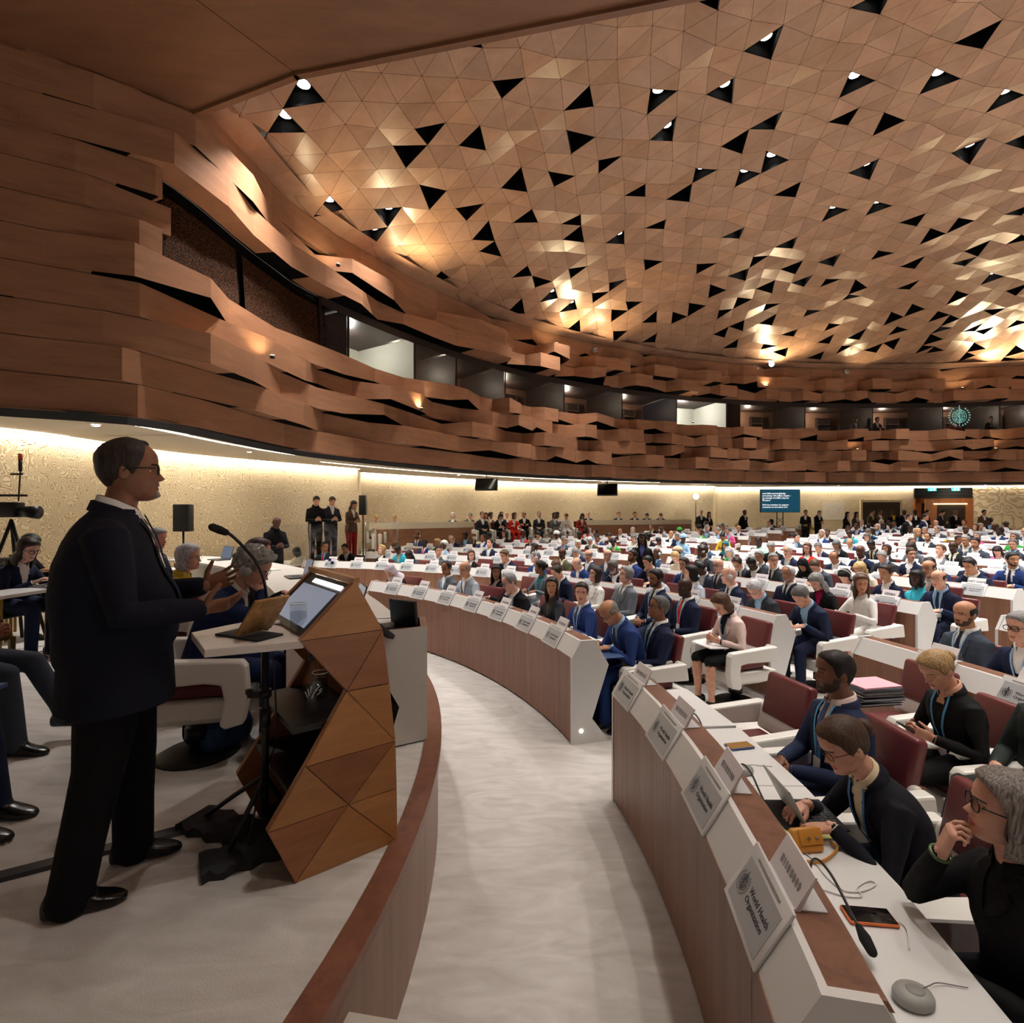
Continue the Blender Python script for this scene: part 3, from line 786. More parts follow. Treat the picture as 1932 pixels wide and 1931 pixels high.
ROWTXT = lambda n: 'front' if n == 0 else ORD[n + 1]

# lettering shared by all the display panels
def text_mesh(body, size, ext=.0006, align='LEFT', sp=1.0, shear=0):
    c = bpy.data.curves.new('lettering', 'FONT'); c.body = body; c.size = size; c.extrude = ext; c.align_x = align; c.align_y = 'CENTER'; c.space_character = sp; c.resolution_u = 2
    o = bpy.data.objects.new('t', c); COL.objects.link(o)
    me = bpy.data.meshes.new_from_object(o.evaluated_get(bpy.context.evaluated_depsgraph_get()))
    bpy.data.objects.remove(o); bpy.data.curves.remove(c); return me
def emblem(mb, r, mt, z=0.0, fine=True, th=None):
    """globe ringed by a wreath with a snake-wound staff, drawn flat in the local x,y plane"""
    w = th or r * .05
    def ring(R, cx=0, cy=0, a0=0, a1=2 * pi, sx=1.0, n=24, w_=None):
        w_ = w_ or w; A = []; B = []
        for k in range(n + 1):
            a = a0 + (a1 - a0) * k / n
            A.append((cx + (R + w_ / 2) * cos(a) * sx, cy + (R + w_ / 2) * sin(a), z)); B.append((cx + (R - w_ / 2) * cos(a) * sx, cy + (R - w_ / 2) * sin(a), z))
        mb.add(A + B, [(k, k + 1, n + 2 + k, n + 1 + k) for k in range(n)], mt)
    g = r * .6
    ring(g); ring(g * .5); 
    if fine:
        ring(g, sx=.45); ring(g * .75)
    for k in range(4):
        a = pi / 4 * k; d = V((cos(a), sin(a), 0)); n = V((-sin(a), cos(a), 0)) * w * .3
        mb.add([d * g - n + V((0, 0, z)), d * g + n + V((0, 0, z)), -d * g + n + V((0, 0, z)), -d * g - n + V((0, 0, z))], [(0, 1, 2, 3)], mt)
    mb.add([(-w * .6, -r * .9, z), (w * .6, -r * .9, z), (w * .7, r * 1.02, z), (-w * .7, r * 1.02, z)], [(0, 1, 2, 3)], mt)
    # snake
    A = []; B = []; n = 30
    for k in range(n + 1):
        t = k / n; y = -r * .55 + t * r * 1.35; x = sin(t * 2 * pi * 1.6) * r * (.1 + .1 * t)
        A.append((x - w * .8, y, z + .0002)); B.append((x + w * .8, y, z + .0002))
    mb.add(A + B, [(k, k + 1, n + 2 + k, n + 1 + k) for k in range(n)], mt)
    # wreath of leaves
    for s in (-1, 1):
        for k in range(9 if fine else 7):
            a = -pi / 2 + s * (.25 + k * (.27 if fine else .34)); c = V((cos(a) * r * .86, sin(a) * r * .86, z)); t = V((-sin(a), cos(a), 0)) * s
            o_ = V((cos(a), sin(a), 0))
            for q in (1, -1):
                tip = c + t * r * .17 + o_ * r * .08 * q; b = (tip - c).normalized(); nn = V((-b.y, b.x, 0)) * r * .04; mid = (c + tip) / 2
                mb.add([c, mid + nn, tip, mid - nn], [(0, 1, 2, 3)], mt)
TXT_WHO = text_mesh('World Health\nOrganization', .0295)
TXT_WHO.materials.append(INK)
eb = MB(); emblem(eb, .043, INK); ME_EMB = eb.mesh('emblem')
eb = MB(); emblem(eb, .043, INK, fine=False, th=.005); ME_EMBF = eb.mesh('emblem')
PLATE = mat('panel_plate', (214, 214, 214), .3)
dp = MB(); dp.rbox((0, 0, -.005), (.345, .215, .01), .004, PLATE); dp.box((0, -.012, .0008), (.29, .155, .0016), SCREENG); dp.box((0, .083, .001), (.2, .007, .002), mat('panel_slot', (150, 150, 152), .4))
ME_DISP = dp.mesh('display_panel')
SEAM = mat('seam_dark', (58, 38, 30), .6)

WALLZ = .705
def desk_block(n, blk, a0, a1):
    R = RN[n]; pass
    z0 = floor_z(R)
    t = empty('conference_desk', polar(R, (a0 + a1) / 2, z0))
    mid = t.location.copy()
    tag(t, 'curved walnut and white %s row desk %s' % (ROWTXT(n), BLKTXT[blk]), 'desk', 'curved delegate desks')
    step = 2.0 if n < 3 else 3.0
    k = max(2, int((a1 - a0) / step)); ang = [a0 + (a1 - a0) * i / k for i in range(k + 1)]
    def sweep(prof, mt, name, aa=ang, smooth=False, cap=True, extra=None):
        m = MB(); rings = [[polar(R + r, a, z0 + z) - mid for r, z in prof] for a in aa]
        m.loft(rings, mt, cap, smooth)
        if extra: extra(m)
        return m.build(name, t)
    # walnut front: boards with seams
    def seams(m):
        q = a0 + 2.0
        while q < a1 - 1:
            p = polar(R - .0015, q, z0) - mid; nx = V((-sin(radians(q)), cos(radians(q)), 0)) * .002
            m.add([p - nx + V((0, 0, .03)), p + nx + V((0, 0, .03)), p + nx + V((0, 0, .78)), p - nx + V((0, 0, .78))], [(0, 1, 2, 3)], SEAM)
            q += 73.0 / R
    sweep([(0, .02), (0, .784), (.03, .784), (.03, .02)], WOODF, 'front_panel', extra=seams if n < 3 else None)
    sweep([(.004, .784), (.094, .93), (.116, .93), (.116, .905), (.03, .784)], WHITE, 'sloping_band')
    sweep([(.1, .9), (.112, .926), (.245, .926), (.262, .9)], WOODT, 'top_ledge')
    sweep([(.235, .9), (.255, .9), (.345, .70), (.33, .70)], WHITE, 'back_apron')
    if n < 4:
        EP = [(-.004, 0), (-.004, .786), (.088, .94), (.225, .94), (.365, .705), (.2, .22), (.365, 0)]
        for a, s in ((a0, -1), (a1, 1)):
            m = MB(); er = V((cos(radians(a)), sin(radians(a)), 0)); et = V((-sin(radians(a)), cos(radians(a)), 0)) * s
            m.prism(EP, .03, WHITE, polar(R, a, z0) - mid + et * .015, er, V((0, 0, 1)), et)
            o = m.build('end_panel', t)
            if n == 0 and ((blk == 'far' and s == -1)):
                b = MB(); c = polar(R + .09, a, z0 + .12) - mid + et * .032
                b.cyl(c, c + et * .004, .018, mat('end_lamp', (255, 246, 226), .3, emit=6.0), 12); b.build('floor_light', o)
    # seats along this block
    pitch = .68; arcl = R * radians(a1 - a0); ns = max(1, int((arcl - .16) / pitch)); pa = math.degrees(pitch / R)
    st = [a0 + (a1 - a0) / 2 + (i - (ns - 1) / 2) * pa for i in range(ns)]
    if n == 0 and blk == 'near':
        st = [math.degrees(math.asin((y - CY) / (R + .06))) for y in (3.72, 3.02, 2.35, 1.70)]
    nrm = V((-.146, 0, .09)).normalized()      # sloping band's normal in (r, -, z)
    for a in st:
        p = polar(R + .052, a, z0 + .864) - mid
        ex = V((sin(radians(a)), -cos(radians(a)), 0)); er = V((cos(radians(a)), sin(radians(a)), 0))
        ez = er * nrm.x + V((0, 0, nrm.z)); ey = ez.cross(ex)
        if ey.z < 0: ey = -ey; ex = -ex
        ex = ey.cross(ez)
        M = Matrix((ex, ey, ez)).transposed().to_4x4(); M.translation = p + ez * .012
        d = inst('display_panel', ME_DISP, t, M)
        if n < 4:
            inst('lettering', TXT_WHO, d, Matrix.Translation((-.045, -.012, .0022)))
            inst('emblem', ME_EMB if n == 0 else ME_EMBF, d, Matrix.Translation((-.098, -.012, .0022)))
        elif n < 6:
            inst('emblem', ME_EMBF, d, Matrix.Translation((-.09, -.012, .0022)))
        # the white worktop leaf of this place
        m = MB(); hw = math.degrees(pitch / 2 / R) * .94
        if n == 0 and blk == 'near': hw = math.degrees(.33 / R)
        for_ = [(a - hw, .262), (a + hw, .262), (a + hw, .66), (a - hw, .66)]
        top = [polar(R + r, q, z0 + .735) - mid for q, r in for_]; bot = [p_ - V((0, 0, .045)) for p_ in top]
        m.add(top + bot, [(0, 1, 2, 3), (7, 6, 5, 4), (1, 0, 4, 5), (2, 1, 5, 6), (3, 2, 6, 7), (0, 3, 7, 4)], WHITE)
        w_ = m.build('worktop', t, bevel=.006 if n < 2 else 0)
    return st
SEATS = {}
for b in BLOCKS: SEATS[(b[0], b[1])] = desk_block(*b)

# ---- nameplates: folded white cards on the ledge
NPW, NPH = .225, .105
CARD = mat('name_card', (226, 220, 222), .6); CARDB = mat('name_card_base', (206, 204, 206), .35)
def plate_mesh(marks=True):
    m = MB()
    m.prism([(-.045, 0), (-.028, .0), (.02, NPH), (.014, NPH)], NPW, CARD, (0, 0, 0), (1, 0, 0), (0, 0, 1), (0, 1, 0))
    m.prism([(-.05, 0), (.05, 0), (.05, .004), (-.05, .004)], NPW * .96, CARDB, (0, 0, 0), (1, 0, 0), (0, 0, 1), (0, 1, 0))
    m.prism([(.016, NPH), (.019, NPH - .002), (.053, .0), (.05, 0)], NPW, CLEAR, (0, 0, 0), (1, 0, 0), (0, 0, 1), (0, 1, 0))
    if marks:
        r = random.Random(3); y = -NPW * .36
        while y < NPW * .34:
            w_ = r.uniform(.008, .02)
            for fz in (.45,):
                z = NPH * fz; x = -.045 + (.059) * fz - .0015
                m.add([(x - .0066, y, z - .016), (x - .0066, y + w_, z - .016), (x + .0066, y + w_, z + .016), (x + .0066, y, z + .016)], [(0, 1, 2, 3)], mat('blurred_print', (150, 146, 152), .6))
            y += w_ + .007
    return m.mesh('nameplate')
ME_NP = plate_mesh(); ME_NPB = plate_mesh(False)
SPECIAL_U = {(3, 1789): 'VENEZUELA'}
SPECIAL = {(1, 'near', -1): 'QATAR', (2, 'far', 0): 'SERBIA', (3, 'far', 0): 'VIET NAM'}
nprng = random.Random(4)
NPX = {}
for (n, blk), st in SEATS.items():
    R = RN[n]; ns = len(st)
    for k, a in enumerate(st):
        key = (n, blk, k if blk != 'near' else k - ns)
        if n >= 8 and nprng.random() < .15: continue
        if n >= 3 and key not in SPECIAL and nprng.random() < .08: continue
        off = 0.0
        p = polar(R + .165, a + math.degrees(off / R), floor_z(R) + .927)
        txt = SPECIAL.get(key)
        for (n2, u2), t2 in SPECIAL_U.items():
            if n2 == n and abs(966 + 1000 * p.x / p.y - u2) < 22 and t2 not in NPX: txt = t2; NPX[t2] = 1
        o = inst('nameplate', ME_NPB if txt else ME_NP)
        o.location = p; o.rotation_euler = (0, 0, radians(a) + nprng.uniform(-.06, .06))
        cnt = (ns - k) if blk == 'near' else k + 1
        if txt:
            tag(o, 'white nameplate reading %s standing on the %s row desk' % (txt, ROWTXT(n)), 'nameplate', 'country nameplates on the desk ledges')
            me = text_mesh(txt, .05, .0004, 'CENTER', 1.0); me.materials.append(INK)
            al = atan2(.059, NPH)
            M = Matrix.Translation((-.0185, 0, NPH * .48)) @ Matrix.Rotation(-pi / 2, 4, 'Z') @ Matrix.Rotation(pi / 2 - al, 4, 'X')
            inst('lettering', me, o, M)
        else:
            tag(o, 'white nameplate, %s %s, on the %s row desk' % (ORDN(cnt), {'far': 'beyond the aisle', 'near': 'on the near side', 'wall': 'past the far aisle'}[blk], ROWTXT(n)), 'nameplate', 'country nameplates on the desk ledges')

# ---- chairs
def chair_parts(simple=False):
    """returns list of (name, MB) for the white shell chair; local +x faces forward, origin on the floor under the pedestal"""
    L = []
    seat = MB(); seat.rbox((.03, 0, .44), (.46, .44, .08), .03, MAROON); L.append(('seat', seat))
    back = MB()
    prof = []
    R_ = Matrix.Rotation(radians(-12), 3, 'Y')
    back.rbox(V((-.27, 0, .745)), (.085, .43, .32), .03, MAROON, R_); L.append(('backrest', back))
    low = MB(); low.rbox((-.235, 0, .57), (.07, .5, .2), .03, LEATHER, R_); L.append(('lower_back', low))
    b = MB()
    b.loft([[V((x, y, z)) for x, y in ((-sx + ox, -sy), (sx + ox, -sy), (sx + ox, sy), (-sx + ox, sy))] for sx, sy, ox, z in ((.2, .16, .0, .235), (.31, .27, .0, .3), (.315, .275, .0, .40))], LEATHER, smooth=False); L.append(('seat_shell', b))
    for s in (-1, 1):
        a = MB()
        a.prism([(-.30, .5), (-.275, .665), (.32, .635), (.345, .6), (.36, .41), (.33, .27), (.23, .245), (.2, .27), (.225, .42), (.21, .5), (.12, .515)], .085, LEATHER, (0, s * .285, 0), (1, 0, 0), (0, 0, 1), (0, 1, 0))
        L.append(('armrest', a))
    p = MB(); p.cyl((0, 0, .03), (0, 0, .26), .05, BLACK, 14); p.cyl((0, 0, .1), (0, 0, .17), .075, BLACK, 14); L.append(('pedestal', p))
    ba = MB(); ba.cyl((0, 0, 0), (0, 0, .022), .24, BLACK, 24, .2); L.append(('base', ba))
    return L
ch = empty('conference_chair', (0, 0, -50))
for nm, mb in chair_parts():
    o = mb.build(nm, ch, bevel=.014 if nm in ('armrest', 'seat_shell') else 0, seg=2)
    if o.modifiers:
        me = bpy.data.meshes.new_from_object(o.evaluated_get(bpy.context.evaluated_depsgraph_get())); o.modifiers.clear(); o.data = me
CHPARTS = [(o.name.split('.')[0], o.data) for o in COL.objects if o.parent == ch]
for o in [o for o in COL.objects if o.parent == ch] + [ch]: bpy.data.objects.remove(o)
jm = MB()
for nm, me in CHPARTS:
    for p in me.polygons:
        jm.add([me.vertices[i].co for i in p.vertices], [tuple(range(len(p.vertices)))], me.materials[p.material_index] if me.materials else None, p.use_smooth)
ME_CHAIR = jm.mesh('conference_chair')
def add_chair(x, y, z, rz, label, full=True, group='white shell chairs of the delegates'):
    if full:
        t = empty('conference_chair', (x, y, z), rz)
        for nm, me in CHPARTS: inst(nm, me, t)
    else:
        t = inst('conference_chair', ME_CHAIR); t.location = (x, y, z); t.rotation_euler = (0, 0, rz)
    tag(t, label, 'chair', group); return t
def face_c(x, y): return atan2(CY - y, CX - x)
# ================================================================ PEOPLE
SLOTS = ['skin', 'jacket', 'shirt', 'trousers', 'shoes', 'brow', 'lips', 'eyewhite', 'iris', 'beard', 'shin']
PM = {s: mat('slot_' + s) for s in SLOTS}
def interp(xs, ys, x):
    if x <= xs[0]: return ys[0]
    for i in range(len(xs) - 1):
        if x <= xs[i + 1]:
            t = (x - xs[i]) / (xs[i + 1] - xs[i]); t = t * t * (3 - 2 * t) * .5 + t * .5
            return ys[i] + (ys[i + 1] - ys[i]) * t
    return ys[-1]
HZ = [-.118, -.112, -.10, -.085, -.07, -.055, -.04, -.02, 0, .02, .04, .06, .08, .095, .108, .117, .122]
HF = [.050, .074, .088, .088, .086, .09, .089, .086, .084, .091, .094, .092, .083, .068, .046, .024, -.004]
HB = [.02, .0, -.03, -.052, -.068, -.078, -.086, -.094, -.099, -.102, -.103, -.1, -.09, -.075, -.052, -.03, -.006]
HW = [.012, .03, .042, .052, .058, .062, .066, .07, .073, .0745, .075, .0735, .067, .056, .041, .022, .002]
def head_pt(ph, z, off=0.0, sex='M', feat=True):
    f, b, w = interp(HZ, HF, z), interp(HZ, HB, z), interp(HZ, HW, z)
    if sex == 'F' and z < 0: w *= 1 - .06 * min(1, -z / .1)
    c, a = (f + b) / 2, (f - b) / 2
    cs, sn = cos(ph), sin(ph); p = .93
    x = c + (a + off) * math.copysign(abs(cs) ** p, cs); y = (w + off) * math.copysign(abs(sn) ** p, sn)
    if feat and cs > 0:
        ay = abs(y); g = lambda q, m, s: math.exp(-((q - m) / s) ** 2)
        if -.05 < z < .02:
            t = min(1, max(0, (.014 - z) / .045)); h = .026 * t ** 1.15
            if z < -.03: h *= max(0, 1 - ((-.03 - z) / .014) ** 2)
            x += h * g(y, 0, .007 + .007 * t)
            x += .007 * g(z, -.035, .006) * g(ay, .013, .006)
        x -= .012 * g(ay, .031, .016) * g(z, .003, .011)
        x += .005 * g(z, .022, .007) * g(ay, .027, .024)
        x += .0055 * g(z, -.060, .005) * g(y, 0, .021) + .006 * g(z, -.072, .0055) * g(y, 0, .018) - .004 * g(z, -.0655, .0025) * g(y, 0, .02)
        x += .004 * g(z, -.1, .01) * g(y, 0, .018)
        x += .004 * g(ay, .046, .017) * g(z, -.024, .018)
    return V((x, y, z))
def head_parts(mb, M, sex='M', hd=False, beard=False, eyes=True):
    n, nz = (64, 56) if hd else (30, 26)
    phis = []
    for j in range(n):
        s = 2 * (j + .5) / n - 1; phis.append(pi * (.5 * s + .5 * s ** 3))
    zs = []
    for i in range(nz + 1):
        t = i / nz
        zs.append(t)
    # more levels across the face
    def zmap(t):
        return interp([0, .08, .62, 1], [-.118, -.1, .03, .122], t)
    zs = [-.118 + (.24) * 0 for _ in ()] or [zmap(t) for t in zs]
    base = len(mb.v); vs = [M @ head_pt(ph, z, 0, sex) for z in zs for ph in phis]
    loc = [head_pt(ph, z, 0, sex) for z in zs for ph in phis]
    groups = {}
    for i in range(nz):
        for j in range(n):
            k = (j + 1) % n; f = (i * n + j, i * n + k, (i + 1) * n + k, (i + 1) * n + j)
            c = (loc[f[0]] + loc[f[2]]) / 2; s = 'skin'
            if c.x > 0:
                if .0185 < c.z < .0265 and .012 < abs(c.y) < .048: s = 'brow'
                elif -.077 < c.z < -.0565 and abs(c.y) < .0235 * (1 - ((c.z + .066) / .014) ** 2 * .6) : s = 'lips'
            if s == 'skin' and c.x > -.005 and ((c.z < -.08 or (c.z < -.055 and abs(c.y) > .036) or (abs(c.y) > .056 and c.z < -.022 and c.x < .035))): s = 'beard'
            if s == 'skin' and c.x > 0 and -.0555 < c.z < -.0475 and abs(c.y) < .027: s = 'beard'
            groups.setdefault(s, []).append(f)
    first = True
    b = len(mb.v); mb.v.extend([tuple(p) for p in vs])
    for s, fs in groups.items():
        k = mb.mi(PM[s])
        for f in fs: mb.f.append(tuple(b + q for q in f)); mb.m.append(k); mb.sm.append(True)
    for ring, rev in ((range(n), True), (range(nz * n, nz * n + n), False)):
        mb.f.append(tuple(b + q for q in (reversed(list(ring)) if rev else ring))); mb.m.append(mb.mi(PM['skin'])); mb.sm.append(True)
    R3 = M.to_3x3()
    for s in (-1, 1):
        e = MB()
        rings = []
        for t in (-1, -.85, -.5, 0, .5, .85, 1):
            r = sqrt(max(.02, 1 - t * t)); ring = []
            for q in range(12):
                a = 2 * pi * q / 12; dx, dz = cos(a) * .0195 * r, sin(a) * .033 * r
                dent = -.004 * (1 - min(1, hypot(dx / .013, dz / .022))) if t > .5 else 0
                ring.append(M @ V((-.012 + dx - .12 * dz * 0 + .15 * dz, s * (.0745 + t * .009 + dent + (-dx) * .3), -.006 + dz)))
            rings.append(ring)
        mb.loft(rings, PM['skin'])
        if eyes is not False:
            p = head_pt(s * .36, .003, 0, sex); p = V((interp([0, 1], [0, 0], 0), s * .031, .003)); 
            # surface x at y = +-.031
            best = min((abs(head_pt(a, .003, 0, sex).y - s * .031), a) for a in [s * q * .01 for q in range(10, 90)]); sp = head_pt(best[1], .003, 0, sex)
            c = sp + V((-.0068, 0, 0))
            m_ = PM['eyewhite'] if eyes is True else PM['skin']
            mb.sphere(M @ c, .0118, m_, 14 if hd else 8, 9 if hd else 6, rot=R3)
            if eyes is True:
                mb.sphere(M @ (c + V((.0082, 0, 0))), .0058, PM['iris'], 10, 6, (.75, 1, 1), R3)
                if hd:   # upper lid
                    mb.sphere(M @ (c + V((-.0004, 0, .0022))), .0126, PM['skin'], 14, 8, (1, 1.05, .84), R3)

# ---- hair shells in head coordinates
def hair_mesh(kind, seed=1, hd=False):
    r = random.Random(seed); m = MB(); n = 40 if not hd else 72; nt = 14 if not hd else 24
    def low(a):         # hairline height for angle a from the front (0..pi)
        d = math.degrees(a)
        return interp([0, 25, 45, 62, 72, 80, 100, 112, 140, 180], [.078, .076, .062, .045, -.004, -.018, -.006, -.035, -.06, -.068], d)
    th = {'short': .012, 'bald': .006, 'fringe': .010, 'long': .018, 'bob': .022, 'bun': .013, 'afro': .034, 'curly': .03, 'crop': .007, 'scarf': .016, 'reced': .011, 'turban': .035, 'side': .017, 'tail': .012}[kind]
    HA = MATS.get('slot_hair') or mat('slot_hair')
    rows = []
    for j in range(n + 1 if False else n):
        ph = -pi + 2 * pi * j / n; a = abs(ph); d = math.degrees(a)
        zl = low(a); zt = .1219; off = th
        if kind in ('long', 'scarf'): 
            if d > (62 if kind == 'scarf' else 76): zl = -.21 - .03 * min(1, (d - 62) / 60)
            if kind == 'scarf': zl = -.135 if d <= 62 else -.2
        if kind == 'bob' and d > 76: zl = -.13
        if kind == 'side' and d > 70: zl = min(zl, -.05)
        if kind == 'reced' and d < 60: zl = interp([0, 18, 40, 60], [.098, .106, .1, .06], d)
        if kind == 'turban': zl = interp([0, 90, 180], [.042, .0, -.05], d)
        col = []
        for i in range(nt + 1):
            t = i / nt
            if kind in ('fringe', 'bald'):
                top = interp([0, 60, 75, 100, 180], [.0, .02, .05, .062, .07], d)
                if d < 66: z = low(1.2); o = -.02
                else: z = top + (zl - top) * t; o = off * sin(pi * min(1, .1 + t * .95)) ** .5
                q = head_pt(ph if d >= 66 else math.copysign(radians(66), ph), z, o, feat=False)
            else:
                z = zt + (zl - zt) * (1 - cos(t * pi / 2)) if t < 1 else zl
                o = off * (1.0 if t < .8 else max(-.15, 1 - ((t - .8) / .2) ** 2 * 1.1))
                zz = min(z, .1219)
                if kind in ('long', 'bob', 'scarf', 'side') and zz < -.05 and d > 60:
                    q = head_pt(ph, -.03, o + (.012 if kind != 'side' else .0), feat=False); fl = min(1, (-.05 - zz) / .12)
                    q.z = zz; q.x *= 1 - .12 * fl if kind == 'scarf' else 1; 
                    if kind == 'long' and q.x > -.02: q.x += .01 * fl
                    if kind == 'bob' and t > .93: q.x *= .9; q.y *= .92
                elif kind == 'scarf' and d <= 62:
                    # oval opening for the face
                    k = d / 62; zz = interp([0, .5, .8, 1], [.066, .055, .02, -.04], k); 
                    q = head_pt(ph, .1219 + (zz - .1219) * t if t > 0 else .1219, o, feat=False)
                else:
                    q = head_pt(ph, zz, 0, feat=False); c0 = V((-.008, 0, min(.03, zz))); q = q + (q - c0).normalized() * o
            amp = {'afro': .006, 'curly': .011, 'long': .003, 'bob': .003, 'side': .004}.get(kind, .0022)
            if kind not in ('scarf', 'turban') and 0 < t < 1:
                f = 38 if kind in ('curly', 'afro') else 22
                q = q + (q - V((-.005, 0, 0))).normalized() * amp * (noise.noise(q * f + V((seed * 3.7, 0, 0))) * 1.6 + .2)
            col.append(q)
        rows.append(col)
    rings = [[rows[j][i] for j in range(n)] for i in range(nt + 1)]
    m.loft(rings, HA, cap=kind not in ('fringe', 'bald', 'scarf'), smooth=True)
    if kind == 'bun': m.sphere((-.118, 0, .03), .042, HA, 14, 10, (.85, 1, 1))
    if kind == 'tail':
        m.sphere((-.108, 0, -.03), .03, HA, 12, 8); m.tube([(-.12, 0, -.03), (-.135, 0, -.06), (-.115, 0, -.085)], [.03, .03, .015], HA, 10)
    if kind == 'scarf':
        m.loft([[V((cx + w * cos(a), d_ * sin(a), z)) for a in [2 * pi * q / 20 for q in range(20)]] for cx, w, d_, z in ((-.01, .085, .08, -.105), (-.02, .1, .1, -.15), (-.02, .13, .15, -.2), (-.03, .14, .18, -.235))], HA, cap=False)
    if kind == 'turban':
        for k in range(4): m.tube([head_pt(2 * pi * q / 20, .05 + .016 * k + .018 * sin(2 * pi * q / 20 + k * 1.6), .024, feat=False) for q in range(21)], .017, HA, 8, False)
    return m.mesh('hair')
HAIRS = {}
def hair(kind, seed=1, hd=False):
    k = (kind, seed, hd)
    if k not in HAIRS: HAIRS[k] = hair_mesh(kind, seed, hd)
    return HAIRS[k]

# ---- hands
def hand_parts(M, side, curl=(20, 25, 25, 20), spread=6, thumb=(35, 20), hd=False, S=1.0, slots='skin'):
    """hand in wrist coordinates: +x along the fingers, +z back of the hand, thumb on the +y side for side=+1"""
    m = MB(); sk = PM[slots]; n = 10 if hd else 6
    # palm: rounded slab, wider at the knuckles
    rings = []
    for x, hw, ht, yo, zo in ((-.035, .027, .021, 0, 0), (0, .029, .02, 0, 0), (.03, .037, .0165, .002, 0), (.06, .041, .0145, .0, .001), (.086, .040, .0125, -.001, .001), (.096, .034, .008, -.001, 0)):
        ring = []
        for q in range(12):
            a = 2 * pi * q / 12
            ring.append(M @ (V((x, side * yo + hw * math.copysign(abs(cos(a)) ** .75, cos(a)), zo + ht * math.copysign(abs(sin(a)) ** .85, sin(a)))) * S))
        rings.append(ring)
    m.loft(rings, sk)
    for k, (L, y) in enumerate(((.072, .030), (.080, .010), (.074, -.0105), (.058, -.029))):
        r = (.0088, .009, .0085, .0075)[k]
        yaw = side * radians((1.4, .4, -.5, -1.5)[k] * spread); p = V((.083 - abs(k - 1.2) * .004, side * y, .001)); pts = [p - V((.02, 0, 0)), p]; pitch = 0
        for seg, c in zip((.44, .31, .25), (.7, 1.0, .8)):
            pitch += radians(curl[k]) * c
            d = V((cos(pitch) * cos(yaw), cos(pitch) * sin(yaw), -sin(pitch))); pts.append(pts[-1] + d * L * seg)
        m.tube([M @ (q * S) for q in pts], [r * S * q for q in (.95, 1.02, .96, .9, .72)], sk, n)
    t0 = V((.012, side * .024, -.004)); a, b = radians(thumb[0]), radians(thumb[1])
    d1 = V((cos(a) * .9, side * sin(a) * 1.1, -.35)).normalized(); d2 = V((cos(a - b), side * sin(a - b), -.4)).normalized()
    pts = [t0, t0 + d1 * .036, t0 + d1 * .036 + d2 * .032, t0 + d1 * .036 + d2 * .056]
    m.tube([M @ (q * S) for q in pts], [.0145 * S, .0115 * S, .010 * S, .0075 * S], sk, n)
    if hd:
        v, f, mi, mt = remesh(m, .0026 * S, 2); o = MB()
        o.add(v, f, sk, True); return o
    return m

def remesh(mb, vox, it=3):
    me = mb.mesh('tmp'); o = bpy.data.objects.new('tmp', me); COL.objects.link(o)
    r = o.modifiers.new('r', 'REMESH'); r.mode = 'VOXEL'; r.voxel_size = vox
    if it:
        s = o.modifiers.new('s', 'SMOOTH'); s.factor = .5; s.iterations = it
    dg = bpy.context.evaluated_depsgraph_get(); ev = o.evaluated_get(dg); em = ev.to_mesh()
    vs = [v.co.copy() for v in em.vertices]; fs = [tuple(p.vertices) for p in em.polygons]
    bvh = BVHTree.FromPolygons([V(v) for v in mb.v], mb.f); mi = []
    for p in em.polygons:
        h = bvh.find_nearest(p.center); mi.append(mb.m[h[2]] if h[2] is not None else 0)
    ev.to_mesh_clear(); bpy.data.objects.remove(o); bpy.data.meshes.remove(me)
    return vs, fs, mi, list(mb.mats)

def ik(a, b, l1, l2, pole):
    d = b - a; L = min(d.length, (l1 + l2) * .999); n = d.normalized()
    x = (l1 * l1 - l2 * l2 + L * L) / (2 * L); h = sqrt(max(l1 * l1 - x * x, 0))
    p = pole - n * pole.dot(n); p.normalize(); return a + n * x + p * h, a + n * L

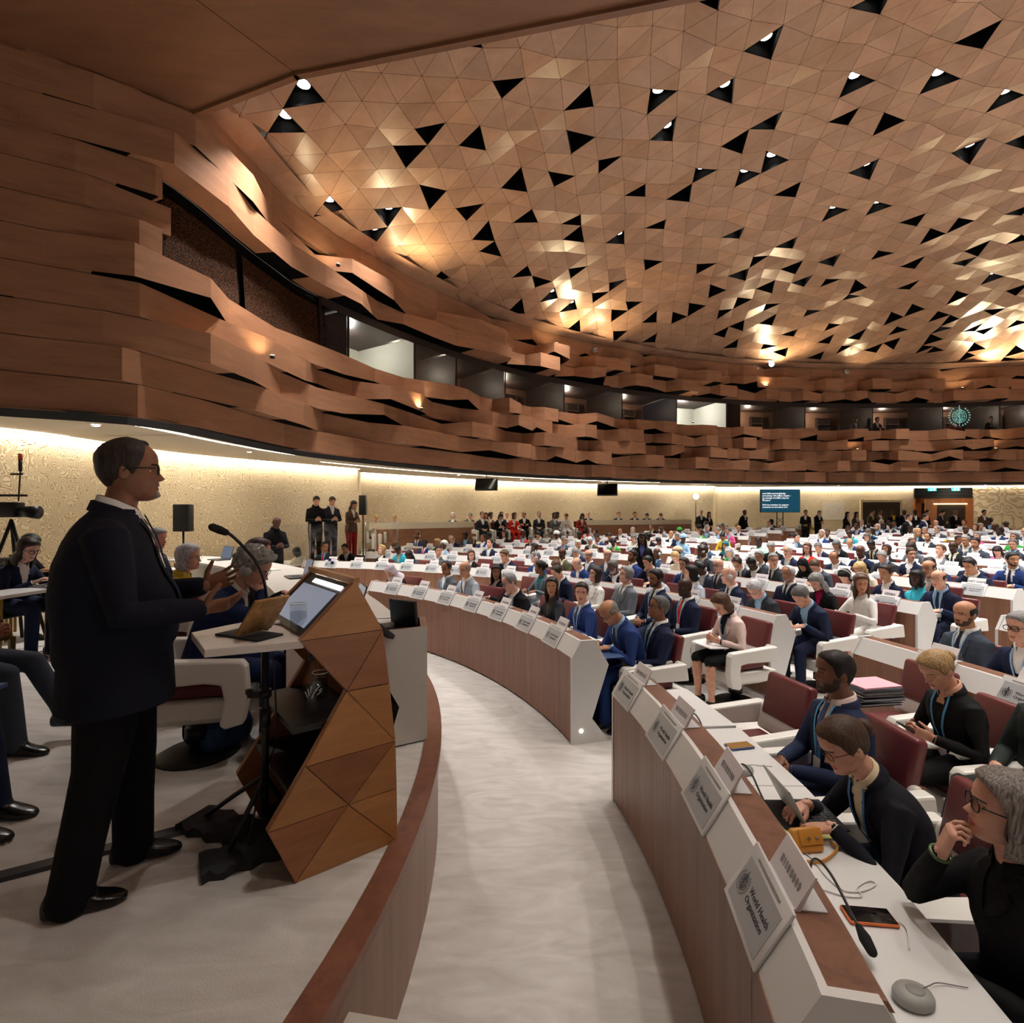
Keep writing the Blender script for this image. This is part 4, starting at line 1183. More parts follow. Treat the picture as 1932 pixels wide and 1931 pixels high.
class Torso:
    def __init__(s, base, L, lean, bend, W=1.0, D=1.0, sex='M', belly=0.0, jacket=True, twist=0):
        s.S = [0, .12, .3, .45, .62, .76, .86, .93, .98, 1.03]
        if sex == 'M':
            s.w = [.165, .18, .172, .176, .19, .198, .186, .142, .088, .062]; s.d = [.12, .13, .125, .125, .128, .122, .108, .088, .07, .058]
        else:
            s.w = [.168, .178, .148, .146, .16, .168, .158, .118, .072, .052]; s.d = [.12, .125, .108, .108, .125, .115, .094, .075, .058, .05]
        s.w = [q * W for q in s.w]; s.d = [q * D + belly * b for q, b in zip(s.d, (.3, .8, 1, .9, .4, .1, 0, 0, 0, 0))]
        s.base = V(base); s.L = L; s.lean = radians(lean); s.bend = radians(bend); s.belly = belly; s.twist = radians(twist)
        s.cache = {}
    def frame(s, t):
        n = 20; p = s.base.copy(); k = max(1, int(n * max(t, 0)))
        for i in range(k):
            a = s.lean + s.bend * ((i + .5) / n * max(t, .001) * n / k - .4)
            p = p + V((sin(a), 0, cos(a))) * s.L * t / k
        a = s.lean + s.bend * (t - .4); tw = s.twist * t
        up = V((sin(a), 0, cos(a))); fw = V((cos(a), 0, -sin(a)))
        Rz = Matrix.Rotation(tw, 3, 'Z')
        return p, Rz @ fw, Rz @ V((0, 1, 0)), up
    def ring(s, t, n=40, off=0.0):
        p, f, l, u = s.frame(t); w, d = interp(s.S, s.w, t) + off, interp(s.S, s.d, t) + off
        c = p + f * (s.belly * .5 * max(0, 1 - abs(t - .3) / .35)); out = []
        for j in range(n):
            a = 2 * pi * j / n
            out.append(c + f * (d * math.copysign(abs(cos(a)) ** .85, cos(a))) + l * (w * math.copysign(abs(sin(a)) ** .85, sin(a))))
        return out
    def pt(s, t, y, off=.0, front=True):
        p, f, l, u = s.frame(t); w, d = interp(s.S, s.w, t), interp(s.S, s.d, t)
        c = p + f * (s.belly * .5 * max(0, 1 - abs(t - .3) / .35))
        k = min(.98, abs(y) / w) ** (1 / .85); a = math.asin(min(1, k)); x = d * abs(cos(a)) ** .85
        return c + f * ((x + off) if front else -(x + off)) + l * y

def build_body(P, vox=.012, hd=False):
    """P: pose dictionary. Returns (mesh, info)"""
    sex = P.get('sex', 'M'); st = P.get('stand', False); W = P.get('W', 1.0); S = P.get('S', 1.0)
    base = V(P.get('base', (0, 0, .86 if st else .465)))
    T = Torso(base, P.get('L', .6 if st else .565), P.get('lean', 4), P.get('bend', 8), W, P.get('D', 1.0), sex, P.get('belly', 0.0), twist=P.get('twist', 0))
    m = MB(); n = 40
    ts = [q / 30 * 1.03 for q in range(31)]
    rings = [T.ring(t, n) for t in ts]
    b = m.loft(rings, PM['jacket'], smooth=True)
    # open collar: shirt between the lapels
    vdeep, vw = P.get("v", (.50, .058))
    nf = 0
    for i in range(30):
        for j in range(n):
            a = 2 * pi * (j + .5) / n; t = (ts[i] + ts[i + 1]) / 2
            y = interp(T.S, T.w, t) * math.copysign(abs(sin(a)) ** .85, sin(a))
            if cos(a) > 0 and vdeep is not None and t > vdeep and abs(y) < vw * min(1, (t - vdeep) / (.9 - vdeep)): m.m[i * n + j] = m.mi(PM['shirt'])
            elif t < .1 and P.get('tuck', False): m.m[i * n + j] = m.mi(PM['trousers'])
    nb, nf_, nl, nu = T.frame(1.0)
    # head
    yaw, pitch, roll = P.get('head', (0, 0, 0))
    Rm = Matrix.Rotation(radians(yaw), 3, 'Z') @ Matrix.Rotation(radians(pitch), 3, 'Y') @ Matrix.Rotation(radians(roll), 3, 'X')
    np_ = nb + V((.012, 0, .03)) + V((sin(T.lean + T.bend * .5), 0, cos(T.lean))) * .035
    hc = np_ + Rm @ V((.028, 0, .098)) * (1.0 if sex == 'M' else .96)
    hs = P.get('hs', 1.0 if sex == 'M' else .95)
    HM = Matrix.Translation(hc) @ Rm.to_4x4() @ Matrix.Scale(hs, 4)
    nr = .057 if sex == 'M' else .048
    m.tube([nb - nu * .06, np_, hc + Rm @ V((-.018, 0, -.055)), hc + Rm @ V((-.012, 0, -.01))], [nr * 1.12, nr, nr * .98, nr * .8], PM['skin'], 16)
    # arms
    l1, l2 = P.get('arm', (.285, .25) if sex == 'M' else (.265, .235))
    hands = []; wr = []; posts = []
    ar = 1.0 if sex == 'M' else .84
    ar *= P.get('AR', 1.0)
    for s, key in ((1, 'L'), (-1, 'R')):
        A = P[key]; p, f, l, u = T.frame(.84); sh = p + l * s * (interp(T.S, T.w, .84) - .025) 
        tgt = V(A['w']); pole = V(A.get('pole', (-.4, s * .7, -.8)))
        el, wrp = ik(sh, tgt, l1, l2, pole)
        m.tube([sh - l * s * .035 + u * .0, sh, sh.lerp(el, .5), el, el.lerp(wrp, .5), el.lerp(wrp, .93)], [.058 * ar, .064 * ar, .056 * ar, .049 * ar, .044 * ar, .037 * ar], PM[A.get('sleeve', 'jacket')], 16)
        d = (wrp - el).normalized()
        if A.get('cuff', True): posts.append(([el.lerp(wrp, .88), el.lerp(wrp, .985)], [.0345 * ar, .0325 * ar]))
        m.tube([el.lerp(wrp, .8), wrp + d * .01], [.027 * ar, .025 * ar], PM['skin'], 12)
        # hand frame
        hd_ = V(A['dir']).normalized() if 'dir' in A else d
        nz = V(A.get('back', (0, 0, 1))); nz = (nz - hd_ * nz.dot(hd_)).normalized(); ny = nz.cross(hd_)
        M = Matrix((hd_, ny, nz)).transposed().to_4x4(); M.translation = wrp + hd_ * .012
        # thumb side: the L hand with the back up has its thumb towards -y (inward)
        hands.append(hand_parts(M, -s, A.get('curl', (22, 26, 28, 30)), A.get('spread', 4), A.get('thumb', (38, 22)), hd, P.get('hand', 1.0 if sex == 'M' else .9)))
        wr.append((M, el, wrp))
    # legs
    hip = T.frame(.12)[0] if not st else base + V((0, 0, .06))
    for s, key in ((1, 'l'), (-1, 'r')):
        if st:
            h = base + V((0, s * .085, .05)); foot = V(P.get('foot' + key, (0, s * .1, 0))); ank = foot + V((0, 0, .085))
            kn = h.lerp(ank, .5) + V((.02, 0, 0)); fd = P.get('fdir' + key, 0)
            tr = P.get('TR', 1.0)
            m.tube([h, h.lerp(kn, .5), kn, kn.lerp(ank, .5), ank - V((0, 0, .03))], [.098 * tr, .09 * tr, .072 * tr, .064 * tr, .062 * tr], PM['trousers'], 18)
        else:
            h = base + V((.0, s * .085, .085)); kn = V(P.get('kn' + key, (.42, s * .11, .51))); foot = V(P.get('foot' + key, (.40, s * .11, 0))); ank = foot + V((0, 0, .085)); fd = P.get('fdir' + key, 0)
            m.tube([h, h.lerp(kn, .5), kn], [.092, .084, .066], PM['trousers'], 16)
            sk = P.get('skirt', False)
            m.tube([kn, kn.lerp(ank, .4), kn.lerp(ank, .8), ank - V((0, 0, .02 if not sk else -.0))], ([.064, .061, .055, .054] if not sk else [.056, .054, .038, .032]), PM['shin'], 14)
        # shoe
        c, sn = cos(radians(fd)), sin(radians(fd)); rg = []
        for x, hw, z0, z1 in ((-.085, .018, .012, .06), (-.075, .032, 0, .085), (-.03, .037, 0, .1), (.03, .04, 0, .085), (.09, .047, 0, .058), (.14, .043, 0, .042), (.172, .026, .004, .03), (.182, .01, .01, .02)):
            ring = []
            for q in range(12):
                a = 2 * pi * q / 12; yy = hw * math.copysign(abs(cos(a)) ** .7, cos(a)); zz = (z0 + z1) / 2 + (z1 - z0) / 2 * math.copysign(abs(sin(a)) ** .7, sin(a))
                ring.append(foot + V((x * c - yy * sn, x * sn + yy * c, zz)))
            rg.append(ring)
        m.loft(rg, PM['shoes'])
    if P.get('hem') is not None:      # jacket skirt below the waist when standing
        z0, z1, w, d = P['hem']
        m.loft([[base + V((d * sc * cos(a) + ox, w * sc * sin(a), z)) for a in [2 * pi * q / 32 for q in range(32)]] for z, sc, ox in ((z0, 1.06, .0), ((z0 + z1) / 2, 1.02, 0), (z1, .97, .0))], PM['jacket'])
    for e in P.get('extra', ()): e(m, T)
    vs, fs, mi, mt = remesh(m, vox, 4 if not hd else 3)
    o = MB()
    for q in SLOTS: o.mi(PM[q])
    b = len(o.v); o.v.extend([tuple(p) for p in vs]); conv = [SLOTS.index(x.name[5:]) for x in mt]
    for f, k in zip(fs, mi): o.f.append(f); o.m.append(conv[k]); o.sm.append(True)
    # shirt collar and jacket collar
    if P.get('collar', True):
        f, l = nf_, nl
        for rr_, h, mt_, z0, open_ in ((nr * 1.17, .036, 'shirt', -.012, .32), (nr * 1.42, .03, 'jacket', -.03, 1.0)):
            ring = []
            N_ = 26; A = []; B = []; C = []
            for q in range(N_ + 1):
                a = open_ + (2 * pi - 2 * open_) * q / N_
                dr = V((0, 0, 0)) + f * cos(a) + l * sin(a); dz = -.022 * max(0, cos(a)) + .012 * max(0, -cos(a))
                cc = nb + nu * (z0 + .02 + dz) - f * .002
                A.append(cc + dr * rr_ * 1.06 - nu * .012); B.append(cc + dr * rr_ + nu * h); C.append(cc + dr * (rr_ + .009) + nu * (h - .004)); 
            D_ = [p + (p - nb).normalized() * .012 for p in A]
            vs_ = A + B + C + D_; n1 = N_ + 1; fs_ = []
            for q in range(N_):
                for r0, r1 in ((0, 1), (1, 2), (2, 3)): fs_.append((r0 * n1 + q, r0 * n1 + q + 1, r1 * n1 + q + 1, r1 * n1 + q))
            o.add(vs_, fs_, PM[mt_], True)
    for pp_, rr_ in posts: o.tube(pp_, rr_, PM['shirt'], 16, False)
    head_parts(o, HM, sex, hd, eyes=P.get('eyes', True if pitch < 25 else 'shut'))
    for h in hands:
        b = len(o.v); o.v.extend(h.v); k = o.mi(PM['skin'])
        for f in h.f: o.f.append(tuple(b + q for q in f)); o.m.append(k); o.sm.append(True)
    me = o.mesh('person')
    # tie, lanyard, lapels as meshes in the same coordinates
    tie = MB(); w0 = .012; A = []; B = []
    tt = [1.0 - q * .045 for q in range(int((1.0 - vdeep + .02) / .045) + 2)] if vdeep is not None else [1.0, .9]
    for k, t in enumerate(tt):
        w = .016 if k == 0 else (.012 + .022 * k / len(tt)); A.append(T.pt(t, w, .010)); B.append(T.pt(t, -w, .010))
    mid_ = [(a + q) / 2 + nf_ * .006 for a, q in zip(A, B)]
    nA = len(A); tie.add(A + mid_ + B, [(k, k + 1, nA + k + 1, nA + k) for k in range(nA - 1)] + [(nA + k, nA + k + 1, 2 * nA + k + 1, 2 * nA + k) for k in range(nA - 1)], mat('slot_tie'), True)
    lan = MB(); LT = mat('slot_lanyard')
    low_t = P.get('lan', .42)
    for s in (-1, 1):
        pts = [T.pt(1.0, s * .05, .012, front=True)] + [T.pt(1.0 - (1.0 - low_t) * q / 7, s * (.062 - .056 * q / 7), .013) for q in range(1, 8)]
        up = nf_; A = []; B = []
        for k, p in enumerate(pts):
            d = (pts[min(k + 1, 7)] - pts[max(k - 1, 0)]).normalized(); sd = d.cross(nf_).normalized() * .0075
            A.append(p + sd); B.append(p - sd)
        lan.add(A + B, [(k, k + 1, 9 + k, 8 + k) for k in range(7)], LT, True)
        # behind the neck
    c = T.pt(low_t - .06, 0, .016); p_, f_, l_, u_ = T.frame(low_t - .06)
    lan.prism([(-.03, -.045), (.03, -.045), (.03, .045), (-.03, .045)], .003, mat('badge_card', (232, 232, 230), .4), c, l_, u_, f_)
    lap = MB()
    if vdeep is not None and P.get('lapel', True):
        for s in (-1, 1):
            In = []; Ou = []
            for q in range(13):
                t = vdeep - .01 + (.985 - vdeep) * q / 12; y = vw * min(1, (t - vdeep) / (.9 - vdeep)) if t > vdeep else 0
                wd = .052 * min(1, (q + .8) / 5) * (1 if q < 9 else (.55 if q == 9 else .8))
                wmax = interp(T.S, T.w, t) * .93
                In.append(T.pt(t, s * min(max(y - .003, 0), wmax), .0065)); Ou.append(T.pt(t, s * min(y + wd, wmax), .010))
            k = 13; lap.add(In + Ou, [(q, q + 1, k + q + 1, k + q) for q in range(12)], mat('slot_lapel'), True)
    info = dict(H=HM, T=T, wr=wr, tie=tie.mesh('tie'), lan=lan.mesh('lanyard'), lap=lap.mesh('lapels') if lap.v else None, hs=hs, P=P, nb=nb)
    return me, info

# ---- accessories in head coordinates
def glasses_mesh(w=.027, h=.019, t=.0016, thick=False):
    m = MB(); G = mat('slot_glasses')
    for s in (-1, 1):
        pts = [V((.094 - .10 * (abs(s * .032 + w * cos(a)) ** 2) * 6, s * .032 + w * cos(a) * 1.0, .001 + h * math.copysign(abs(sin(a)) ** .8, sin(a)))) for a in [2 * pi * q / 20 for q in range(21)]]
        m.tube(pts, .0026 if thick else t, G, 6, False)
        m.tube([(.084, s * .06, .008), (.04, s * .079, .008), (-.005, s * .082, .006), (-.022, s * .08, -.008)], .0024 if thick else t, G, 6)
    m.tube([(.0945, -.007, .004), (.097, 0, .006), (.0945, .007, .004)], t, G, 6)
    return m.mesh('glasses')
ME_GL = glasses_mesh(); ME_GLT = glasses_mesh(.028, .019, .002, True)
hm = MB(); HP = mat('headset_grey', (206, 206, 208), .4)
for s in (-1, 1):
    hm.cyl((-.01, s * .082, -.005), (-.01, s * .104, -.005), .034, HP, 16); hm.tube([(-.01, s * .1, .02), (-.012, s * .098, .07)], .006, HP, 8)
hm.tube([(-.012, .098 * cos(a), .055 + .095 * sin(a)) for a in [pi * q / 14 for q in range(15)]], .006, HP, 8)
ME_HP = hm.mesh('headset')

def seat_pose(kind, sex):
    f = -1
    d = dict(sex=sex, L=.565 if sex == 'M' else .535)
    L = dict(w=(.33, .13, .785), back=(0, .2, 1), dir=(.8, -.35, -.1)); R = dict(w=(.33, -.13, .785), back=(0, -.2, 1), dir=(.8, .35, -.1))
    if kind == 'desk': d.update(lean=8, bend=14, head=(0, 4, 0))
    elif kind == 'write':
        d.update(lean=16, bend=28, head=(6, 40, 0)); L['w'] = (.34, .10, .785); R['w'] = (.38, -.08, .79); R['curl'] = (45, 50, 55, 55)
    elif kind == 'chin':
        d.update(lean=14, bend=20, head=(-8, 16, 6)); 
        R = dict(w=(.235, -.075, .985), pole=(.6, -.5, -.8), dir=(-.1, .35, .9), back=(.9, -.4, .0), curl=(50, 55, 60, 60))
    elif kind == 'lap':
        d.update(lean=-6, bend=10, head=(0, 2, 0)); L = dict(w=(.24, .07, .655), dir=(.6, -.7, -.15), back=(.2, .2, 1)); R = dict(w=(.25, -.07, .665), dir=(.6, .7, -.15), back=(.2, -.2, 1))
    elif kind == 'phone':
        d.update(lean=6, bend=20, head=(0, 36, 0)); L = dict(w=(.27, .085, .72), dir=(.7, -.5, .25), back=(.3, .8, -.2), curl=(40, 45, 45, 45)); R = dict(w=(.27, -.085, .72), dir=(.7, .5, .25), back=(.3, -.8, -.2), curl=(40, 45, 45, 45))
    elif kind == 'cross':
        d.update(lean=-8, bend=12, head=(10, 6, 0)); L = dict(w=(.21, -.07, .77), dir=(.2, -1, .1), back=(1, 0, .2)); R = dict(w=(.19, .07, .73), dir=(.2, 1, .1), back=(1, 0, .2))
    elif kind == 'up':
        d.update(lean=-10, bend=8, head=(-14, -12, 0)); L = dict(w=(.24, .07, .65), dir=(.6, -.7, -.15)); R = dict(w=(.25, -.07, .66), dir=(.6, .7, -.15))
    elif kind == 'turnl': d.update(lean=2, bend=12, head=(48, 0, 0))
    elif kind == 'turnr': d.update(lean=2, bend=12, head=(-45, 2, 0))
    d['L'] = d.get('L'); LL = d['L']
    d2 = dict(d); d2['L'] = L; d2['R'] = R; d2['Ltorso'] = LL
    return d2
_bb = build_body
def build_body2(P, vox=.012, hd=False):
    P = dict(P)
    arm = P['L']; P['L_arm'] = arm
    class D(dict): pass
    q = D(P); tl = P.get('Ltorso')
    # torso length lives under its own key so that 'L' can be the left arm
    def get(k, dflt=None):
        if k == 'L': return tl if tl is not None else dflt
        return dict.get(q, k, dflt)
    q.get = get
    return _bb(q, vox, hd)

VAR = {}
def variant(sex, kind, skirt=False):
    k = (sex, kind, skirt)
    if k not in VAR:
        P = seat_pose(kind, sex)
        if skirt: P['skirt'] = True
        VAR[k] = build_body2(P, .0125)
    return VAR[k]
def stand_pose(kind, sex):
    d = dict(sex=sex, stand=True, Ltorso=.6 if sex == 'M' else .565, base=(0, 0, .855 if sex == 'M' else .80), lean=2, bend=6, hem=(-.06, .14, .178, .128), footl=(.0, .1, 0), footr=(.03, -.1, 0))
    sc = 1 if sex == 'M' else .94
    if kind == 'hold':
        d['L'] = dict(w=(.27, .06, 1.1 * sc), dir=(.7, -.5, .3), back=(.4, .8, 0), curl=(40, 45, 45, 45)); d['R'] = dict(w=(.27, -.06, 1.1 * sc), dir=(.7, .5, .3), back=(.4, -.8, 0), curl=(40, 45, 45, 45)); d['head'] = (0, 26, 0)
    elif kind == 'down':
        d['L'] = dict(w=(.04, .24, .86 * sc), dir=(.1, 0, -1), back=(0, 1, 0), pole=(-1, .3, 0)); d['R'] = dict(w=(.04, -.24, .86 * sc), dir=(.1, 0, -1), back=(0, -1, 0), pole=(-1, -.3, 0)); d['head'] = (0, 2, 0)
    elif kind == 'front':
        d['L'] = dict(w=(.2, .06, .98 * sc), dir=(.5, -.9, -.2), back=(1, 0, .2)); d['R'] = dict(w=(.21, -.06, .98 * sc), dir=(.5, .9, -.2), back=(1, 0, .2)); d['head'] = (10, 4, 0)
    return d
def svariant(sex, kind):
    k = (sex, 'stand_' + kind)
    if k not in VAR: VAR[k] = build_body2(stand_pose(kind, sex), .0125)
    return VAR[k]

SKINS = dict(pale=(226, 178, 156), fair=(214, 164, 138), tan=(190, 140, 108), brown=(142, 96, 70), dark=(92, 60, 46), deep=(64, 43, 35))
CLOTH = dict(navy=(26, 34, 60), blue=(36, 58, 112), black=(20, 20, 24), charcoal=(46, 49, 56), grey=(104, 110, 118), slate=(62, 70, 84), lightgrey=(168, 176, 188), white=(232, 230, 226), cream=(226, 214, 190), pink=(226, 98, 150),
             red=(206, 44, 34), yellow=(232, 206, 60), turquoise=(62, 186, 208), mint=(178, 222, 204), green=(60, 160, 70), lightblue=(146, 182, 214), brown=(92, 70, 56), olive=(84, 84, 62), magenta=(170, 30, 90), rose=(228, 204, 198), denim=(52, 72, 100), beige=(196, 176, 150), teal=(30, 110, 120), coral=(210, 84, 66))
HAIRC = dict(black=(22, 19, 19), dark=(46, 34, 28), brown=(88, 62, 44), blonde=(196, 160, 108), grey=(136, 134, 134), silver=(196, 196, 198), white=(222, 220, 218), red=(120, 58, 36), salt=(96, 94, 94), lilac=(200, 190, 200))
def slot_mats(o, d):
    for i, s in enumerate(o.material_slots):
        nm = s.material.name[5:] if s.material and s.material.name.startswith('slot_') else None
        if nm in d:
            s.link = 'OBJECT'; s.material = d[nm]
def dress(body, info, skin='fair', jacket='navy', shirt='white', trousers=None, hair_='short', hc='dark', tie=None, lanyard=None, glasses=None, beard=None, headset=False, shoes='black', hd=False, seed=1, shin=None, lips=None, lapel=True, eyes=None, stubble=None):
    """gives the copied body its own clothes and adds what is worn as child parts"""
    sk = skin_mat(SKINS[skin]) if isinstance(skin, str) else skin_mat(skin)
    r, g, b = SKINS[skin] if isinstance(skin, str) else skin
    def cl(c): c2 = CLOTH[c] if isinstance(c, str) else c; return fabric('cloth_%d_%d_%d' % c2, c2)
    tr = cl(trousers or jacket)
    hcol = (HAIRC.get(hc) or CLOTH[hc]) if isinstance(hc, str) else hc
    hm_ = hair_mat(hcol)
    lp = skin_mat(tuple(int(v) for v in (min(255, r * .86), g * .62, b * .62))) if lips is None else skin_mat(lips)
    bc_ = (HAIRC[beard] if isinstance(beard, str) else beard) if beard else None; bd = skin_mat(tuple(int(.66 * p + .34 * q) for p, q in zip(bc_, (r, g, b)))) if beard else sk
    d = dict(skin=sk, jacket=cl(jacket), shirt=cl(shirt), trousers=tr, shoes=mat('shoe_black', (16, 15, 16), .25) if shoes == 'black' else cl(shoes), brow=hair_mat(tuple(int(v * .75) for v in hcol)) if hair_ not in ('scarf', 'turban') else hair_mat((40, 30, 26)), lips=lp,
             eyewhite=mat('eye_white', (226, 220, 214), .3), iris=mat('eye_iris', (30, 20, 16), .2), beard=bd, shin=(sk if shin == 'skin' else (cl(shin) if shin else tr)))
    slot_mats(body, d)
    if hair_:
        if hair_ in ('scarf', 'turban'): hmat = cl(hc) if (isinstance(hc, str) and hc in CLOTH) else fabric('wrap_%d_%d_%d' % hcol, hcol)
        else: hmat = hm_
        h = inst('hair' if hair_ not in ('scarf', 'turban') else ('headscarf' if hair_ == 'scarf' else 'headwrap'), hair(hair_, seed, hd), body, info['H'])
        slot_mats(h, dict(hair=hmat))
    if tie:
        t = inst('tie', info['tie'], body); slot_mats(t, dict(tie=cl(tie)))
    if lanyard:
        t = inst('lanyard', info['lan'], body); slot_mats(t, dict(lanyard=cl(lanyard)))
    if glasses:
        t = inst('glasses', ME_GLT if glasses == 'thick' else ME_GL, body, info['H']); slot_mats(t, dict(glasses=mat('specs_dark', (24, 22, 22), .3)))
    if headset: inst('headset', ME_HP, body, info['H'])
    if lapel and info['lap'] is not None:
        t = inst('lapels', info['lap'], body); slot_mats(t, dict(lapel=d['jacket']))
    return body
for nm in ('slot_hair', 'slot_tie', 'slot_lanyard', 'slot_glasses', 'slot_lapel'): mat(nm)
# ================================================================ THE DELEGATES
HAIRTXT = {'short': '{c}-haired', 'crop': 'crop-haired', 'reced': '{c}-haired', 'fringe': 'bald', 'bald': 'bald', 'long': 'long {c}-haired', 'bob': '{c}-bobbed', 'bun': '{c}-bunned', 'tail': '{c}-tailed', 'afro': 'afro-haired', 'curly': 'curly {c}-haired', 'scarf': 'headscarfed', 'turban': 'headwrapped', 'side': '{c}-haired'}
PEOPLE = []       # (row, line, block, angle, object, text)
def hair_txt(k, hc):
    if k is None: return 'bald'
    if k == 'bun': return '%s-haired' % hc
    if k in ('tail',): return '%s-haired' % hc
    if k == 'bob': return '%s-haired' % hc
    return HAIRTXT[k].format(c=hc)
def block_of(n, a):
    if n < 3 and a < (NEAR1[n] + FAR0[n]) / 2: return 'near'
    if n < 2: return 'far'
    return 'far' if a < (AIS[0] + AIS[1]) / 2 else 'wall'
def put_on_line(info, u, R, dy=0.0, z=None):
    """pelvis position on radius R so that the head is seen in column u"""
    hx = info['H'].translation; uu = u
    for _ in range(5):
        x, y = ray_circle(uu, R); rz = face_c(x, y) + dy
        h = V((x + hx.x * cos(rz) - hx.y * sin(rz), y + hx.x * sin(rz) + hx.y * cos(rz)))
        uu -= (966 + 1000 * h.x / h.y) - u
    return x, y, rz
TAKEN = []
def seat_person(n, line, sex, pose, u=None, ang=None, dy=0.0, skirt=False, dr=0.0, chair=True, stuffy=None, **kw):
    me, info = variant(sex, pose, skirt)
    R = row_line(n, line) + dr
    if u is not None: x, y, rz = put_on_line(info, u, R, dy)
    else:
        p = polar(R, ang); x, y = p.x, p.y; rz = face_c(x, y) + dy
    a = math.degrees(atan2(y - CY, x - CX)); z = floor_z(R)
    o = inst('person', me); o.location = (x, y, z); o.rotation_euler = (0, 0, rz)
    sc = RNG.uniform(.97, 1.03); o.scale = (sc, sc, sc)
    far = n >= 5
    if far: kw.pop('glasses', None); kw['lapel'] = False; kw.pop('tie', None)
    elif n >= 3: kw['lapel'] = False
    dress(o, info, **kw)
    jt = kw.get('jacket', 'navy'); noun = 'woman' if sex == 'F' else 'man'
    PEOPLE.append((n, line, block_of(n, a), a, o, '%s %s in %s' % (hair_txt(kw.get('hair_', 'short'), kw.get('hc', 'dark')), noun, jt)))
    TAKEN.append((n, line, a, chair))
    return o
NK = dict
